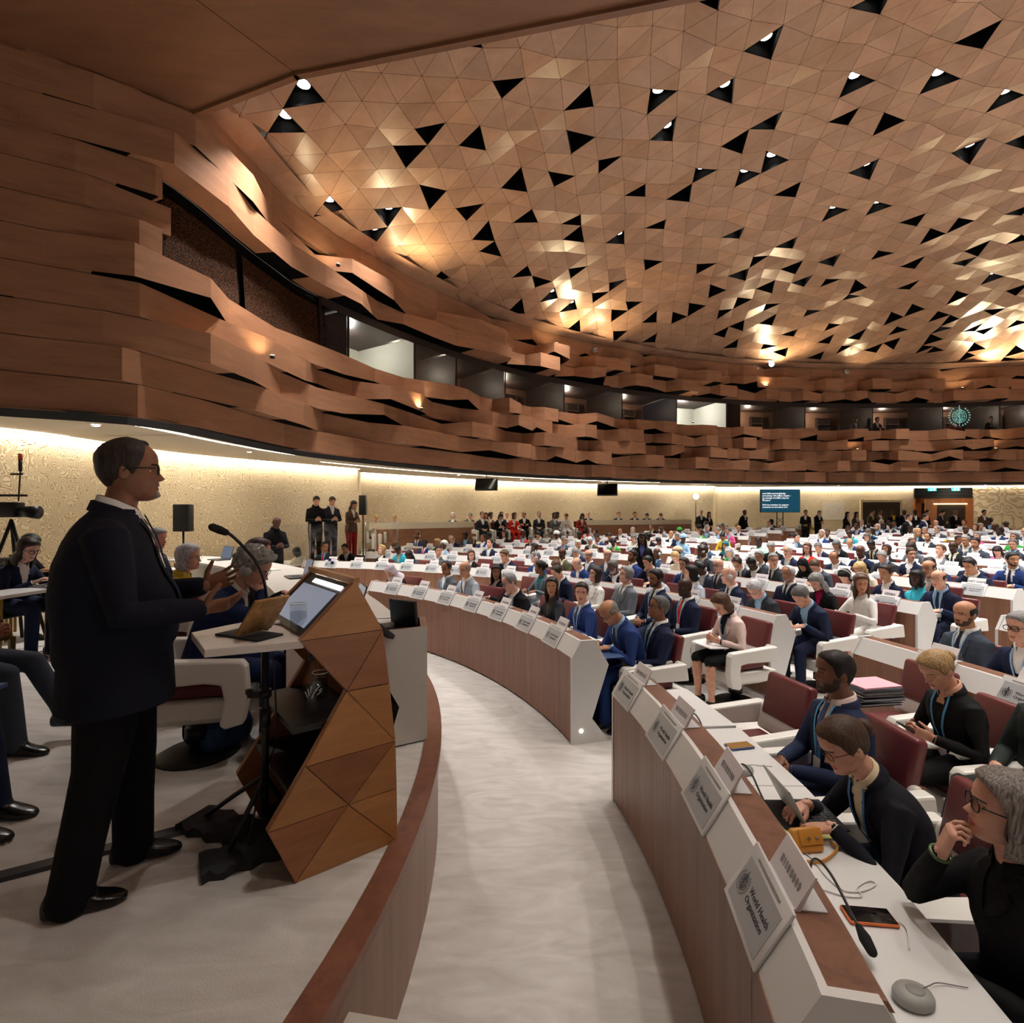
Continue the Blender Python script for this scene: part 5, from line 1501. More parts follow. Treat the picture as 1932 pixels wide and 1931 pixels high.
EXPL = [
 # front row desk, beyond the aisle
 (736, 0, 'A', 'F', 'write', NK(skin='tan', jacket='black', hair_='scarf', hc='lilac')),
 (842, 0, 'A', 'M', 'cross', NK(skin='brown', jacket='grey', hair_='reced', hc='black', lanyard='lightblue', glasses=True)),
 (877, 0, 'A', 'M', 'desk', NK(skin='tan', jacket='lightgrey', hair_='bald', hc='grey', lanyard='blue', glasses=True, dr=.05)),
 (936, 0, 'A', 'F', 'turnl', NK(skin='brown', jacket='black', hair_='long', hc='black', shirt='rose', dr=.42)),
 (961, 0, 'A', 'M', 'chin', NK(skin='pale', jacket='black', hair_='reced', hc='grey', lanyard='lightblue', glasses=True, dr=-.15)),
 (1041, 0, 'A', 'F', 'turnl', NK(skin='tan', jacket='charcoal', shirt='brown', hair_='long', hc='dark')),
 (1097, 0, 'A', 'M', 'turnl', NK(skin='fair', jacket='blue', hair_='short', hc='dark', tie='blue', lanyard='lightblue')),
 (1150, 0, 'A', 'M', 'write', NK(skin='tan', jacket='blue', hair_='bald', hc='grey', glasses='thick', tie='navy', shirt='lightblue')),
 (1243, 0, 'A', 'M', 'up', NK(skin='brown', jacket='navy', hair_='crop', hc='salt', glasses=True, tie='black', lanyard='lightblue', dr=.12)),
 # advisers behind the front row
 (1019, 0, 'B', 'F', 'turnr', NK(skin='brown', jacket='grey', hair_='bun', hc='black', shirt='teal')),
 (1050, 0, 'B', 'M', 'phone', NK(skin='fair', jacket='navy', hair_='reced', hc='dark')),
 (1123, 0, 'B', 'F', 'up', NK(skin='fair', jacket='white', hair_='bob', hc='dark', glasses=True)),
 (1181, 0, 'B', 'M', 'up', NK(skin='pale', jacket='grey', hair_='side', hc='grey', glasses=True, tie='grey')),
 (1237, 0, 'B', 'M', 'lap', NK(skin='brown', jacket='navy', hair_='short', hc='black', tie='black', lanyard='lightblue', beard='black')),
 (1292, 0, 'B', 'M', 'lap', NK(skin='deep', jacket='navy', hair_=None, hc='black', tie='red', lanyard='lightblue')),
 (1361, 0, 'B', 'F', 'phone', NK(skin='fair', jacket='rose', shirt='black', trousers='black', shin='skin', hair_='bob', hc='brown', lanyard='lightblue', skirt=True)),
 # second row desk
 (560, 1, 'A', 'F', 'write', NK(skin='deep', jacket='cream', hair_='bob', hc='black')),
 (613, 1, 'A', 'M', 'turnl', NK(skin='tan', jacket='charcoal', shirt='lightblue', hair_='short', hc='black', tie='magenta', glasses=True)),
 (720, 1, 'A', 'F', 'up', NK(skin='pale', jacket='black', hair_='bob', hc='blonde')),
 (772, 1, 'A', 'F', 'write', NK(skin='deep', jacket='slate', hair_='long', hc='black')),
 (827, 1, 'A', 'F', 'turnl', NK(skin='fair', jacket='grey', hair_='short', hc='black')),
 (889, 1, 'A', 'F', 'turnl', NK(skin='pale', jacket='black', hair_='bob', hc='brown')),
 (952, 1, 'A', 'M', 'chin', NK(skin='fair', jacket='navy', hair_='short', hc='brown', dr=.0)),
 (1010, 1, 'A', 'M', 'turnr', NK(skin='pale', jacket='blue', shirt='lightblue', hair_='crop', hc='grey', headset=True)),
 (1049, 1, 'A', 'F', 'write', NK(skin='fair', jacket='coral', hair_='long', hc='brown')),
 (1088, 1, 'A', 'M', 'phone', NK(skin='fair', jacket='blue', hair_='fringe', hc='grey', lanyard='blue')),
 (1156, 1, 'A', 'M', 'chin', NK(skin='dark', jacket='navy', hair_='crop', hc='salt', beard='silver', glasses=True)),
 (1193, 1, 'B', 'M', 'up', NK(skin='brown', jacket='blue', hair_='short', hc='black', beard='black')),
 (1232, 1, 'A', 'F', 'write', NK(skin='fair', jacket='lightgrey', hair_='bob', hc='brown')),
 (1304, 1, 'A', 'F', 'turnr', NK(skin='fair', jacket='lightgrey', hair_='bob', hc='black')),
 (1375, 1, 'A', 'M', 'turnr', NK(skin='pale', jacket='navy', hair_=None, hc='grey', headset=True, tie='navy')),
 (1424, 1, 'A', 'M', 'write', NK(skin='pale', jacket='charcoal', shirt='lightblue', hair_='short', hc='silver', glasses=True)),
 (1511, 1, 'A', 'M', 'write', NK(skin='fair', jacket='navy', shirt='lightblue', hair_='short', hc='salt')),
 (594, 1, 'B', 'M', 'write', NK(skin='fair', jacket='navy', shirt='lightblue', hair_='short', hc='dark')),
 (651, 1, 'B', 'M', 'chin', NK(skin='tan', jacket='black', hair_='short', hc='black')),
 (1110, 1, 'B', 'M', 'lap', NK(skin='fair', jacket='slate', hair_='fringe', hc='salt')),
 (1146, 1, 'B', 'M', 'lap', NK(skin='fair', jacket='denim', hair_='bald', hc='grey')),
 (1222, 1, 'B', 'M', 'chin', NK(skin='fair', jacket='navy', hair_='short', hc='black')),
 (1290, 1, 'B', 'M', 'desk', NK(skin='fair', jacket='blue', shirt='white', hair_='short', hc='dark', glasses=True, tie='navy')),
 (1322, 1, 'B', 'F', 'phone', NK(skin='dark', jacket='slate', hair_='afro', hc='black', headset=True, lanyard='lightblue')),
 (1355, 1, 'B', 'M', 'lap', NK(skin='pale', jacket='slate', hair_=None, hc='grey', glasses=True, tie='navy')),
 (1487, 1, 'B', 'M', 'lap', NK(skin='tan', jacket='navy', hair_='reced', hc='silver', beard='silver', tie='navy')),
 (1541, 1, 'B', 'F', 'phone', NK(skin='pale', jacket='black', shirt='magenta', hair_='long', hc='grey')),
 (1625, 1, 'B', 'F', 'turnl', NK(skin='tan', jacket='white', trousers='white', shin='skin', skirt=True, hair_='long', hc='brown', headset=True)),
 (1820, 1, 'A', 'M', 'lap', NK(skin='tan', jacket='slate', hair_='fringe', hc='black', beard='black', tie='navy', lanyard='lightblue', dr=.1)),
 (1926, 1, 'A', 'M', 'desk', NK(skin='fair', jacket='navy', hair_='short', hc='grey', glasses='thick', lanyard='lightblue', dr=.05)),
 # third row desk and behind
 (1391, 2, 'A', 'M', 'write', NK(skin='fair', jacket='slate', hair_='reced', hc='dark', glasses=True, tie='black')),
 (1419, 2, 'A', 'M', 'write', NK(skin='deep', jacket='black', hair_='crop', hc='black', headset=True)),
 (1459, 2, 'A', 'M', 'turnl', NK(skin='fair', jacket='charcoal', hair_='short', hc='grey', glasses=True, tie='black')),
 (1594, 2, 'A', 'F', 'write', NK(skin='fair', jacket='grey', hair_='long', hc='black', headset=True)),
 (1671, 2, 'A', 'F', 'desk', NK(skin='tan', jacket='navy', hair_='bun', hc='dark')),
 (1730, 2, 'A', 'F', 'lap', NK(skin='deep', jacket='turquoise', shirt='turquoise', hair_='bob', hc='black')),
 (1771, 2, 'A', 'M', 'desk', NK(skin='fair', jacket='navy', shirt='lightblue', hair_='fringe', hc='dark', tie='navy', lanyard='lightblue')),
 (1752, 2, 'B', 'M', 'desk', NK(skin='tan', jacket='charcoal', hair_='bald', hc='dark')),
 (1432, 2, 'B', 'M', 'desk', NK(skin='tan', jacket='slate', hair_='short', hc='grey')),
 (1515, 2, 'B', 'F', 'write', NK(skin='tan', jacket='black', hair_='scarf', hc='black')),
 (1537, 2, 'B', 'M', 'write', NK(skin='fair', jacket='slate', hair_='short', hc='brown', glasses=True)),
 (1623, 2, 'B', 'F', 'write', NK(skin='pale', jacket='cream', shirt='black', hair_='bob', hc='blonde')),
 (1755, 3, 'A', 'M', 'write', NK(skin='dark', jacket='blue', hair_='crop', hc='black', beard='black', glasses='thick', tie='navy')),
 (1830, 3, 'A', 'M', 'chin', NK(skin='tan', jacket='navy', hair_='crop', hc='black')),
 (1719, 3, 'B', 'F', 'turnl', NK(skin='fair', jacket='navy', hair_='short', hc='dark')),
 (1828, 3, 'B', 'M', 'write', NK(skin='deep', jacket='navy', hair_='crop', hc='black')),
 (1911, 3, 'B', 'M', 'turnl', NK(skin='tan', jacket='blue', hair_='short', hc='black', beard='black', tie='navy')),
 (1573, 3, 'A', 'M', 'write', NK(skin='brown', jacket='navy', hair_='bald', hc='black')),
 (1623, 3, 'B', 'M', 'desk', NK(skin='dark', jacket='navy', hair_=None, hc='black', tie='red')),
 (1664, 3, 'B', 'M', 'write', NK(skin='pale', jacket='charcoal', shirt='lightblue', hair_='reced', hc='grey')),
 (1774, 4, 'A', 'F', 'up', NK(skin='fair', jacket='grey', shirt='rose', hair_='bun', hc='brown')),
 (1289, 4, 'A', 'F', 'turnl', NK(skin='dark', jacket='lightblue', shirt='lightblue', hair_='turban', hc='lightblue')),
 (1431, 4, 'A', 'M', 'desk', NK(skin='deep', jacket='mint', shirt='mint', hair_='crop', hc='black')),
 (1050, 4, 'A', 'M', 'desk', NK(skin='dark', jacket='white', shirt='white', hair_='turban', hc='white')),
 (1882, 5, 'A', 'F', 'write', NK(skin='fair', jacket='pink', hair_='long', hc='black')),
 (1363, 5, 'A', 'F', 'phone', NK(skin='brown', jacket='yellow', shirt='yellow', hair_='bun', hc='black')),
 (1282, 6, 'A', 'F', 'desk', NK(skin='deep', jacket='green', shirt='green', hair_='turban', hc='green')),
 (1840, 5, 'A', 'M', 'desk', NK(skin='tan', jacket='slate', hair_='short', hc='black', beard='black')),
 (1822, 5, 'B', 'M', 'desk', NK(skin='tan', jacket='slate', hair_='short', hc='grey')),
]
for u, n, line, sex, pose, kw in EXPL: seat_person(n, line, sex, pose, u=u, **kw)
# the rest of the house
JK = ['navy'] * 9 + ['charcoal'] * 6 + ['black'] * 6 + ['slate'] * 4 + ['blue'] * 4 + ['grey'] * 2 + ['lightgrey', 'brown', 'olive', 'denim', 'beige']
JF = ['black'] * 6 + ['navy'] * 4 + ['charcoal'] * 3 + ['grey'] * 2 + ['white', 'cream', 'red', 'turquoise', 'teal', 'rose', 'magenta', 'lightblue', 'yellow', 'coral', 'pink', 'green']
SKP = ['pale'] * 3 + ['fair'] * 5 + ['tan'] * 4 + ['brown'] * 3 + ['dark'] * 3 + ['deep'] * 2
rp = random.Random(77)
OCC = {'A': (.86, .9, .82, .8, .66, .62, .6, .58, .56, .52, .5, .5), 'B': (.0, .35, .42, .4, .36, .32, .3, .28, .26, .22, .2, .2)}
CHAIRS = []
def free(n, line, a, R, gap=.6):
    return all(not (t[0] == n and t[1] == line and abs(radians(t[2] - a)) * R < gap) for t in TAKEN)
for (n, blk), st in SEATS.items():
    for line in 'AB':
        R = row_line(n, line)
        if blk == 'near' and (n == 0 or line == 'B'): continue
        for a in st:
            a2 = a + rp.uniform(-.15, .15) / R * 57.3
            p = polar(R, a2)
            if p.y < 1 or not (-60 < 966 + 1000 * p.x / p.y - 0 < 1990): continue
            if not inside(p.x, p.y, WPOLY) and False: continue
            if not free(n, line, a2, R): continue
            if rp.random() > OCC[line][n]:
                if line == 'A' or rp.random() < .35: CHAIRS.append((n, line, blk, a2, False))
                continue
            sex = 'F' if rp.random() < .38 else 'M'; sk = rp.choice(SKP)
            pose = rp.choice(['desk', 'write', 'write', 'phone', 'turnl', 'turnr', 'up', 'chin', 'lap'] if line == 'A' else ['lap', 'phone', 'phone', 'up', 'turnl', 'turnr', 'cross'])
            if sex == 'F':
                if pose == 'cross': pose = 'lap'
                hk = rp.choice(['long', 'long', 'bob', 'bob', 'bun', 'tail', 'short'] + (['afro', 'turban'] if sk in ('dark', 'deep') else []) + (['scarf'] if sk in ('tan', 'brown') else [])); jk = rp.choice(JF)
            else:
                hk = rp.choice(['short', 'short', 'short', 'reced', 'crop', 'fringe', 'side'] if sk not in ('dark', 'deep') else ['crop', 'crop', 'bald', 'afro']); jk = rp.choice(JK)
            hc = rp.choice(['black', 'black', 'dark'] if sk in ('dark', 'deep', 'brown') else ['dark', 'brown', 'grey', 'black', 'silver', 'salt', 'blonde' if sex == 'F' else 'grey'])
            if hk in ('scarf', 'turban'): hc = rp.choice(['black', 'white', 'navy', 'teal', 'beige'])
            kw = dict(skin=sk, jacket=jk, hair_=hk, hc=hc, shirt=rp.choice(['white', 'white', 'lightblue', 'cream']))
            if sex == 'M' and rp.random() < .6: kw['tie'] = rp.choice(['navy', 'black', 'red', 'blue'])
            if rp.random() < .3: kw['lanyard'] = 'lightblue'
            if rp.random() < .25: kw['glasses'] = True
            if rp.random() < .14: kw['headset'] = True
            if sex == 'M' and rp.random() < .2: kw['beard'] = 'black' if hc in ('black', 'dark') else 'silver'
            seat_person(n, line, sex, pose, ang=a2, dy=rp.uniform(-.15, .15), **kw)
for n, line, a, c in TAKEN:
    if c: CHAIRS.append((n, line, block_of(n, a), a, True))
# labels counted outward from the aisle
WHERE = {'A': 'at the %s row desk', 'B': 'behind the %s row desk'}
BT = {'far': 'beyond the aisle', 'near': 'on the near side', 'wall': 'past the far aisle'}
def ranked(lst, key): 
    g = {}
    for t in lst: g.setdefault(key(t), []).append(t)
    return g
for (n, line, blk), L in ranked(PEOPLE, lambda t: t[:3]).items():
    L.sort(key=lambda t: t[3], reverse=(blk == 'near'))
    for k, t in enumerate(L):
        tag(t[4], '%s, %s %s, %s' % (t[5], ORDN(k + 1), BT[blk], WHERE[line] % ROWTXT(n)), 'person', 'seated delegates')
NCH = 0
for (n, line, blk), L in ranked(CHAIRS, lambda t: t[:3]).items():
    L.sort(key=lambda t: t[3], reverse=(blk == 'near'))
    for k, t in enumerate(L):
        if n >= 8 and t[4]: continue
        if n >= 6 and t[4] and k % 2: continue
        R = row_line(n, line) + .02; p = polar(R, t[3], floor_z(R))
        add_chair(p.x, p.y, p.z, face_c(p.x, p.y), '%s white chair with maroon back, %s %s, %s' % ('occupied' if t[4] else 'empty', ORDN(k + 1), BT[blk], WHERE[line] % ROWTXT(n)), full=n < 3)
        NCH += 1

# ---- people standing or sitting around the hall
def stander(u, y, z, sex, pose, rz, label, group=None, v=None, **kw):
    me, info = svariant(sex, pose); o = inst('person', me); hx = info['H'].translation
    uu = u
    for _ in range(4):
        x = (uu - 966) / 1000 * y; h = V((x + hx.x * cos(rz) - hx.y * sin(rz), y + hx.x * sin(rz) + hx.y * cos(rz))); uu -= (966 + 1000 * h.x / h.y) - u
    o.location = (x, y, z); o.rotation_euler = (0, 0, rz); kw['lapel'] = y < 16; kw.pop('glasses', None) if y > 18 else None
    dress(o, info, **kw); tag(o, label, 'person', group); return o
G1 = 'people standing along the walls'
S_ = -pi / 2
PLZ = .8
stander(597, 13.7, PLZ, 'M', 'hold', S_ + .6, 'man in black standing with phone, first of three against the cream wall', G1, jacket='black', shirt='black', hair_='short', hc='black', skin='fair')
stander(627, 14.2, PLZ, 'M', 'hold', S_ + .7, 'man in charcoal suit and white shirt, middle of the three standing phone readers', G1, jacket='charcoal', hair_='short', hc='brown', skin='fair')
stander(667, 14.8, PLZ, 'F', 'hold', S_ + .9, 'woman in brown jacket and red trousers standing with phone beside black column speaker', G1, jacket='brown', trousers=(150, 40, 34), hair_='long', hc='dark', skin='tan')
def zb(u): return .44
BK = [(1323, 26.5, 'M', 'down', 'charcoal', 'silver', 'short', 'pale', 'bald elderly man in dark suit talking beside the tribune lectern'), (1338, 26.4, 'F', 'front', 'black', 'black', 'long', 'fair', 'long-haired woman in black jacket and pale skirt by the tribune lectern'),
      (1405, 26.6, 'M', 'down', 'black', 'black', 'crop', 'deep', 'man in black suit standing before the caption screen'),
      (1520, 26.8, 'M', 'front', 'black', 'black', 'short', 'tan', 'man in black suit and tie next to the caption screen stand'), (1546, 26.8, 'M', 'hold', 'black', 'grey', 'reced', 'pale', 'man with hand raised before the first white poster'),
      (1599, 26.2, 'F', 'front', 'black', 'black', 'long', 'fair', 'woman in black standing just past the first white poster'), (1616, 26.2, 'F', 'front', 'brown', 'black', 'long', 'tan', 'woman in grey-brown jacket standing between poster and dark opening'),
      (1646, 26.4, 'M', 'front', 'olive', 'dark', 'short', 'fair', 'man in khaki jacket before the dark wall opening'), (1661, 26.2, 'M', 'down', 'brown', 'black', 'crop', 'brown', 'man in brown suit in the middle of the dark opening'),
      (1686, 26.2, 'M', 'down', 'black', 'black', 'crop', 'deep', 'man in black jacket over yellow shirt at the opening edge'), (1706, 26.0, 'M', 'down', 'black', 'salt', 'crop', 'dark', 'man in black suit walking between opening and double doors'),
      (1727, 25.8, 'M', 'down', 'black', 'black', 'crop', 'deep', 'man in black suit at the left leaf of the double doors'), (1750, 25.8, 'M', 'front', 'black', 'black', 'short', 'fair', 'security man in black with red tie in the doorway'),
      (1778, 26.0, 'M', 'hold', 'charcoal', 'black', 'short', 'fair', 'photographer in dark clothes standing in the doorway'), (1803, 26.0, 'M', 'front', 'black', 'grey', 'bald', 'brown', 'man in black with lanyard at the right doorway edge'),
      (1857, 25.4, 'M', 'front', 'brown', 'black', 'short', 'tan', 'man in brown suit before the carved pattern wall'),
      (1746, 19.5, 'M', 'down', 'navy', 'dark', 'short', 'fair', 'man in navy suit standing in the eighth row'), (1716, 19.5, 'M', 'down', 'black', 'dark', 'short', 'fair', 'man in black suit standing and leaning in the eighth row')]
for u, y, sex, pose, jk, hc, hk, sk, lab in BK:
    kw = dict(jacket=jk, hair_=hk, hc=hc, skin=sk)
    if 'yellow shirt' in lab: kw['shirt'] = 'yellow'
    if 'red tie' in lab: kw['shirt'] = 'red'
    if 'pale skirt' in lab: kw['trousers'] = 'beige'
    stander(u, y, .46 if y > 22 else .3, sex, pose, S_ + RNG.uniform(-.6, .6), lab, G1, **kw)
stander(1212, 11.2, floor_z(13.5), 'F', 'down', S_ - .5, 'woman in black jacket over floral dress standing in the far aisle', G1, jacket='black', shirt=(96, 104, 170), trousers=(90, 96, 160), hair_='long', hc='black', skin='dark')
stander(522, 11.0, .3, 'M', 'hold', S_ + .8, 'camera operator in black standing behind the officers', G1, jacket='black', shirt='black', hair_=None, hc='black', skin='dark')
# side tribune audience
TRZ = .8
TR = [(854, 20.9, 'F', 'lap', 'charcoal', 'bob', 'silver', 'pale'), (884, 21.1, 'M', 'phone', 'olive', 'short', 'grey', 'fair'), (910, 19.5, 'M', 'lap', 'charcoal', 'reced', 'dark', 'fair'), (917, 21.3, 'F', 'lap', 'beige', 'long', 'black', 'tan'), (924, 22.0, 'F', 'turnl', 'brown', 'afro', 'black', 'brown'),
      (941, 19.8, 'F', 'phone', 'black', 'bob', 'black', 'fair'), (946, 21.6, 'M', 'lap', 'slate', 'short', 'dark', 'fair'), (957, 22.3, 'F', 'lap', 'coral', 'bun', 'blonde', 'pale'), (969, 20.2, 'F', 'turnl', 'red', 'bob', 'brown', 'pale'), (989, 22.4, 'M', 'turnr', 'black', 'bald', 'dark', 'tan'),
      (1017, 21.6, 'M', 'lap', 'charcoal', 'reced', 'grey', 'pale'), (1046, 21.8, 'F', 'lap', 'grey', 'bob', 'black', 'brown'), (1050, 23.0, 'F', 'turnl', 'white', 'afro', 'black', 'dark'), (1067, 21.9, 'F', 'phone', 'white', 'tail', 'brown', 'fair'), (1096, 22.2, 'F', 'phone', (150, 44, 34), 'long', 'black', 'brown'), (1109, 24.2, 'M', 'desk', 'black', 'bald', 'dark', 'fair'),
      (1165, 24.9, 'M', 'desk', 'charcoal', 'short', 'brown', 'fair'), (1196, 25.3, 'M', 'desk', 'black', 'short', 'black', 'tan'), (1220, 25.6, 'M', 'write', 'charcoal', 'short', 'dark', 'fair'), (1246, 25.9, 'M', 'write', 'charcoal', 'short', 'red', 'pale'),
      (708, 18.0, 'F', 'write', 'white', 'tail', 'blonde', 'pale'), (743, 18.9, 'F', 'write', 'cream', 'bun', 'blonde', 'pale')]
for k, (u, y, sex, pose, jk, hk, hc, sk) in enumerate(sorted(TR, key=lambda t: t[0])):
    me, info = variant(sex, pose); o = inst('person', me); x = (u - 966) / 1000 * y; rz = atan2(2 - y, 4 - x) + RNG.uniform(-.2, .2)
    o.location = (x, y, TRZ); o.rotation_euler = (0, 0, rz); dress(o, info, jacket=jk, hair_=hk, hc=hc, skin=sk, lapel=False)
    nm = jk if isinstance(jk, str) else 'dark red'
    tag(o, '%s %s in %s, %s side tribune sitter from the glass rail' % (hair_txt(hk, hc), 'woman' if sex == 'F' else 'man', nm, ORDN(k + 1)), 'person', 'audience on the side tribune')
    add_chair(x, y, TRZ, rz, 'white chair on the side tribune, %s counted from its glass rail' % ORDN(k + 1), full=False, group='chairs on the side tribune')
# ================================================================ THE PODIUM
def onpod(u, v): return on_floor(u, v, PODH)
# ---- lectern: two facetted cherry side walls, a sloping monitor, a white shelf
LA = V((-.878, 2.141, 0)); LE = V((.788, .616, 0)); LN = V((-.616, .788, 0)); LW = .60
def lpt(u, v):
    k = (u - 966) / 1000; t = (k * LA.y - LA.x) / (LE.x - k * LE.y); y = LA.y + LE.y * t
    return (t, CAMH - (v - 965.5) / 1000 * y)
J = {k: lpt(*p) for k, p in dict(a=(670, 1095), j1=(565, 1210), j2=(721.5, 1188), j3=(653, 1304), j4=(734, 1289), j5=(745, 1397), j6=(576, 1446), j7=(656, 1517.5), j8=(748, 1486), j9=(503.6, 1570.5), j10=(556, 1666), j11=(748.6, 1586)).items()}
lec = empty('lectern', (LA.x, LA.y, PODH)); LO = V((LA.x, LA.y, PODH))
tag(lec, 'facetted cherry wood lectern with white shelf and sloping screen on the podium', 'lectern')
def L3(t, z, w=0.0): return LE * t + LN * w + V((0, 0, z - PODH))
TRI = [('j1', 'a', 'j2', 1), ('j1', 'j2', 'j3', 0), ('j3', 'j2', 'j4', 0), ('j3', 'j4', 'j5', 1), ('j3', 'j5', 'j6', 1), ('j6', 'j5', 'j7', 0), ('j7', 'j5', 'j8', 1), ('j6', 'j7', 'j9', 1), ('j9', 'j7', 'j10', 0), ('j10', 'j7', 'j11', 1), ('j7', 'j8', 'j11', 1)]
for w0, w1 in ((0, -1), (LW, 1)):
    m = MB()
    for a, b, c, k in TRI:
        P = [V((J[q][0], J[q][1], 0)) for q in (a, b, c)]; cc = (P[0] + P[1] + P[2]) / 3
        r = (cc - (P[0] + P[1]) / 2).length
        P = [p + (cc - p).normalized() * .0035 for p in P]
        m.prism([(p.x, p.y - PODH) for p in P], .012, LECT if k else LECT2, LN * (w0 + w1 * .002), LE, V((0, 0, 1)), LN)
    out_ = ['a', 'j2', 'j4', 'j5', 'j8', 'j11', 'j10', 'j9', 'j6', 'j3', 'j1']
    m.prism([(J[q][0], J[q][1] - PODH) for q in out_], .024, LECT2, LN * (w0 - w1 * .016), LE, V((0, 0, 1)), LN)
    m.build('side_panel', lec)
m = MB(); fr = [J['j2'], J['j4'], (J['j4'][0] + .075, (J['j4'][1] + J['j5'][1]) / 2), J['j5'], J['j8'], J['j11']]
for p, q in zip(fr, fr[1:]):
    m.add([L3(p[0] - .01, p[1], .03), L3(q[0] - .01, q[1], .03), L3(q[0] - .01, q[1], LW - .03), L3(p[0] - .01, p[1], LW - .03)], [(0, 1, 2, 3)], BLACK)
m.build('front_panel', lec)
m = MB()
for z, t0, t1 in ((1.22, .0, .3), (.98, -.02, .28), (.66, -.0, .35)): 
    m.prism([(t0, -.012), (t1, -.012), (t1, .012), (t0, .012)], LW - .05, BLACK, LN * (LW / 2) + V((0, 0, z - PODH)), LE, V((0, 0, 1)), LN)
m.build('inner_shelf', lec)
m = MB(); zS = J['j1'][1]
sh = [(-.850, 2.16), (-1.172, 2.019), (-1.396, 2.307), (-1.228, 2.629), (-.95, 2.80)]
sh = [(x - LO.x, y - LO.y) for x, y in sh]
m.add([(x, y, zS - PODH) for x, y in sh] + [(x, y, zS - PODH - .032) for x, y in sh], [tuple(range(5)), tuple(range(9, 4, -1))] + [((i + 1) % 5, i, 5 + i, 5 + (i + 1) % 5) for i in range(5)], mat('shelf_white', (224, 216, 208), .35))
m.build('shelf', lec, bevel=.003)
# sloping monitor between the walls
d0, d1 = V((J['j1'][0] + .02, J['j1'][1] + .012, 0)), V((J['a'][0] - .01, J['a'][1] - .02, 0))
m = MB(); m.add([L3(d0.x, d0.y, .02), L3(d1.x, d1.y, .02), L3(d1.x, d1.y, LW - .02), L3(d0.x, d0.y, LW - .02)], [(0, 1, 2, 3)], BLACK)
mo = m.build('monitor', lec)
def dl(f): return d0 + (d1 - d0) * f
m = MB(); up = V((-(d1 - d0).y, (d1 - d0).x, 0)).normalized() * .004
q0, q1 = dl(.1) + up, dl(.78) + up
m.add([L3(q0.x, q0.y, .07), L3(q1.x, q1.y, .07), L3(q1.x, q1.y, LW - .07), L3(q0.x, q0.y, LW - .07)], [(0, 1, 2, 3)], mat('lectern_screen', (150, 160, 176), .15, emit=.32, ecol=(170, 182, 205)))
m.build('screen', mo)
m = MB(); q0, q1 = dl(.84) + up, dl(.92) + up
m.add([L3(q0.x, q0.y, .06), L3(q1.x, q1.y, .06), L3(q1.x, q1.y, LW - .16), L3(q0.x, q0.y, LW - .16)], [(0, 1, 2, 3)], mat('reading_light', (250, 250, 255), .3, emit=6.0))
m.build('reading_light', lec)
m = MB(); a = J['a']; m.prism([(-.012, -.014), (.016, -.014), (.016, .01), (-.012, .01)], LW + .02, LECT, LN * (LW / 2) + LE * a[0] + V((0, 0, a[1] - PODH)), LE, V((0, 0, 1)), LN)
m.build('top_rail', lec)
# ---- things on and in the lectern
zt = zS
def on_shelf(u, v, z=None): return on_floor(u, v, zt if z is None else z)
p = on_shelf(470, 1200); R_ = Matrix.Rotation(radians(12), 3, 'Z')
t = empty('tablet', (p.x, p.y, zt)); t.rotation_euler = (0, 0, radians(-26)); tag(t, 'tablet in a marbled tan cover propped on its keyboard, on the lectern shelf', 'tablet')
m = MB(); m.rbox((0, 0, .005), (.26, .13, .009), .003, mat('keyboard_cloth', (40, 40, 42), .8)); m.build('keyboard', t)
mk = wood('marbled_cover', (186, 142, 88), (110, 78, 44), .5, (6, 6, 6), 5.0, .0)
m = MB(); m.rbox((.085, .0, .095), (.012, .17, .19), .004, mk, Matrix.Rotation(radians(38), 3, 'Y')); m.build('cover', t)
m = MB(); m.box((.079, 0, .1), (.002, .155, .17), mat('tablet_screen', (30, 32, 36), .1), Matrix.Rotation(radians(38), 3, 'Y')); m.build('screen', t)
GLS = CLEAR
WATER = mat('water_clear', (200, 210, 214), .05, trans=.0, alpha=.25)
def tumbler(p, label, h=.13, r=.036):
    t = empty('water_glass', p); tag(t, label, 'glass')
    m = MB(); m.loft([[V((rr * cos(a), rr * sin(a), z)) for a in [2 * pi * q / 24 for q in range(24)]] for rr, z in ((r * .8, 0), (r * .95, .01), (r, h), (r - .003, h), (r * .92, .012))], CLEAR, cap=True); m.build('tumbler', t)
    m = MB(); m.cyl((0, 0, .013), (0, 0, h * .72), r * .9, GLASS, 20, r * .93); m.build('water', t); 
    m = MB(); m.tube([(r * cos(a), r * sin(a), h) for a in [2 * pi * q / 24 for q in range(25)]], .0016, mat('glass_rim', (225, 230, 232), .1), 6, False); m.build('rim', t)
p = on_shelf(563, 1196); tumbler((p.x, p.y, zt), 'tumbler of water at the inner end of the white lectern shelf')
p = on_shelf(530, 1177); m = MB(); m.sphere((0, 0, .007), .035, WHITE, 18, 8, (1, 1, .3)); o = m.build('white_puck', loc=(p.x, p.y, zt)); tag(o, 'small white disc beside the tablet on the lectern shelf', 'puck')
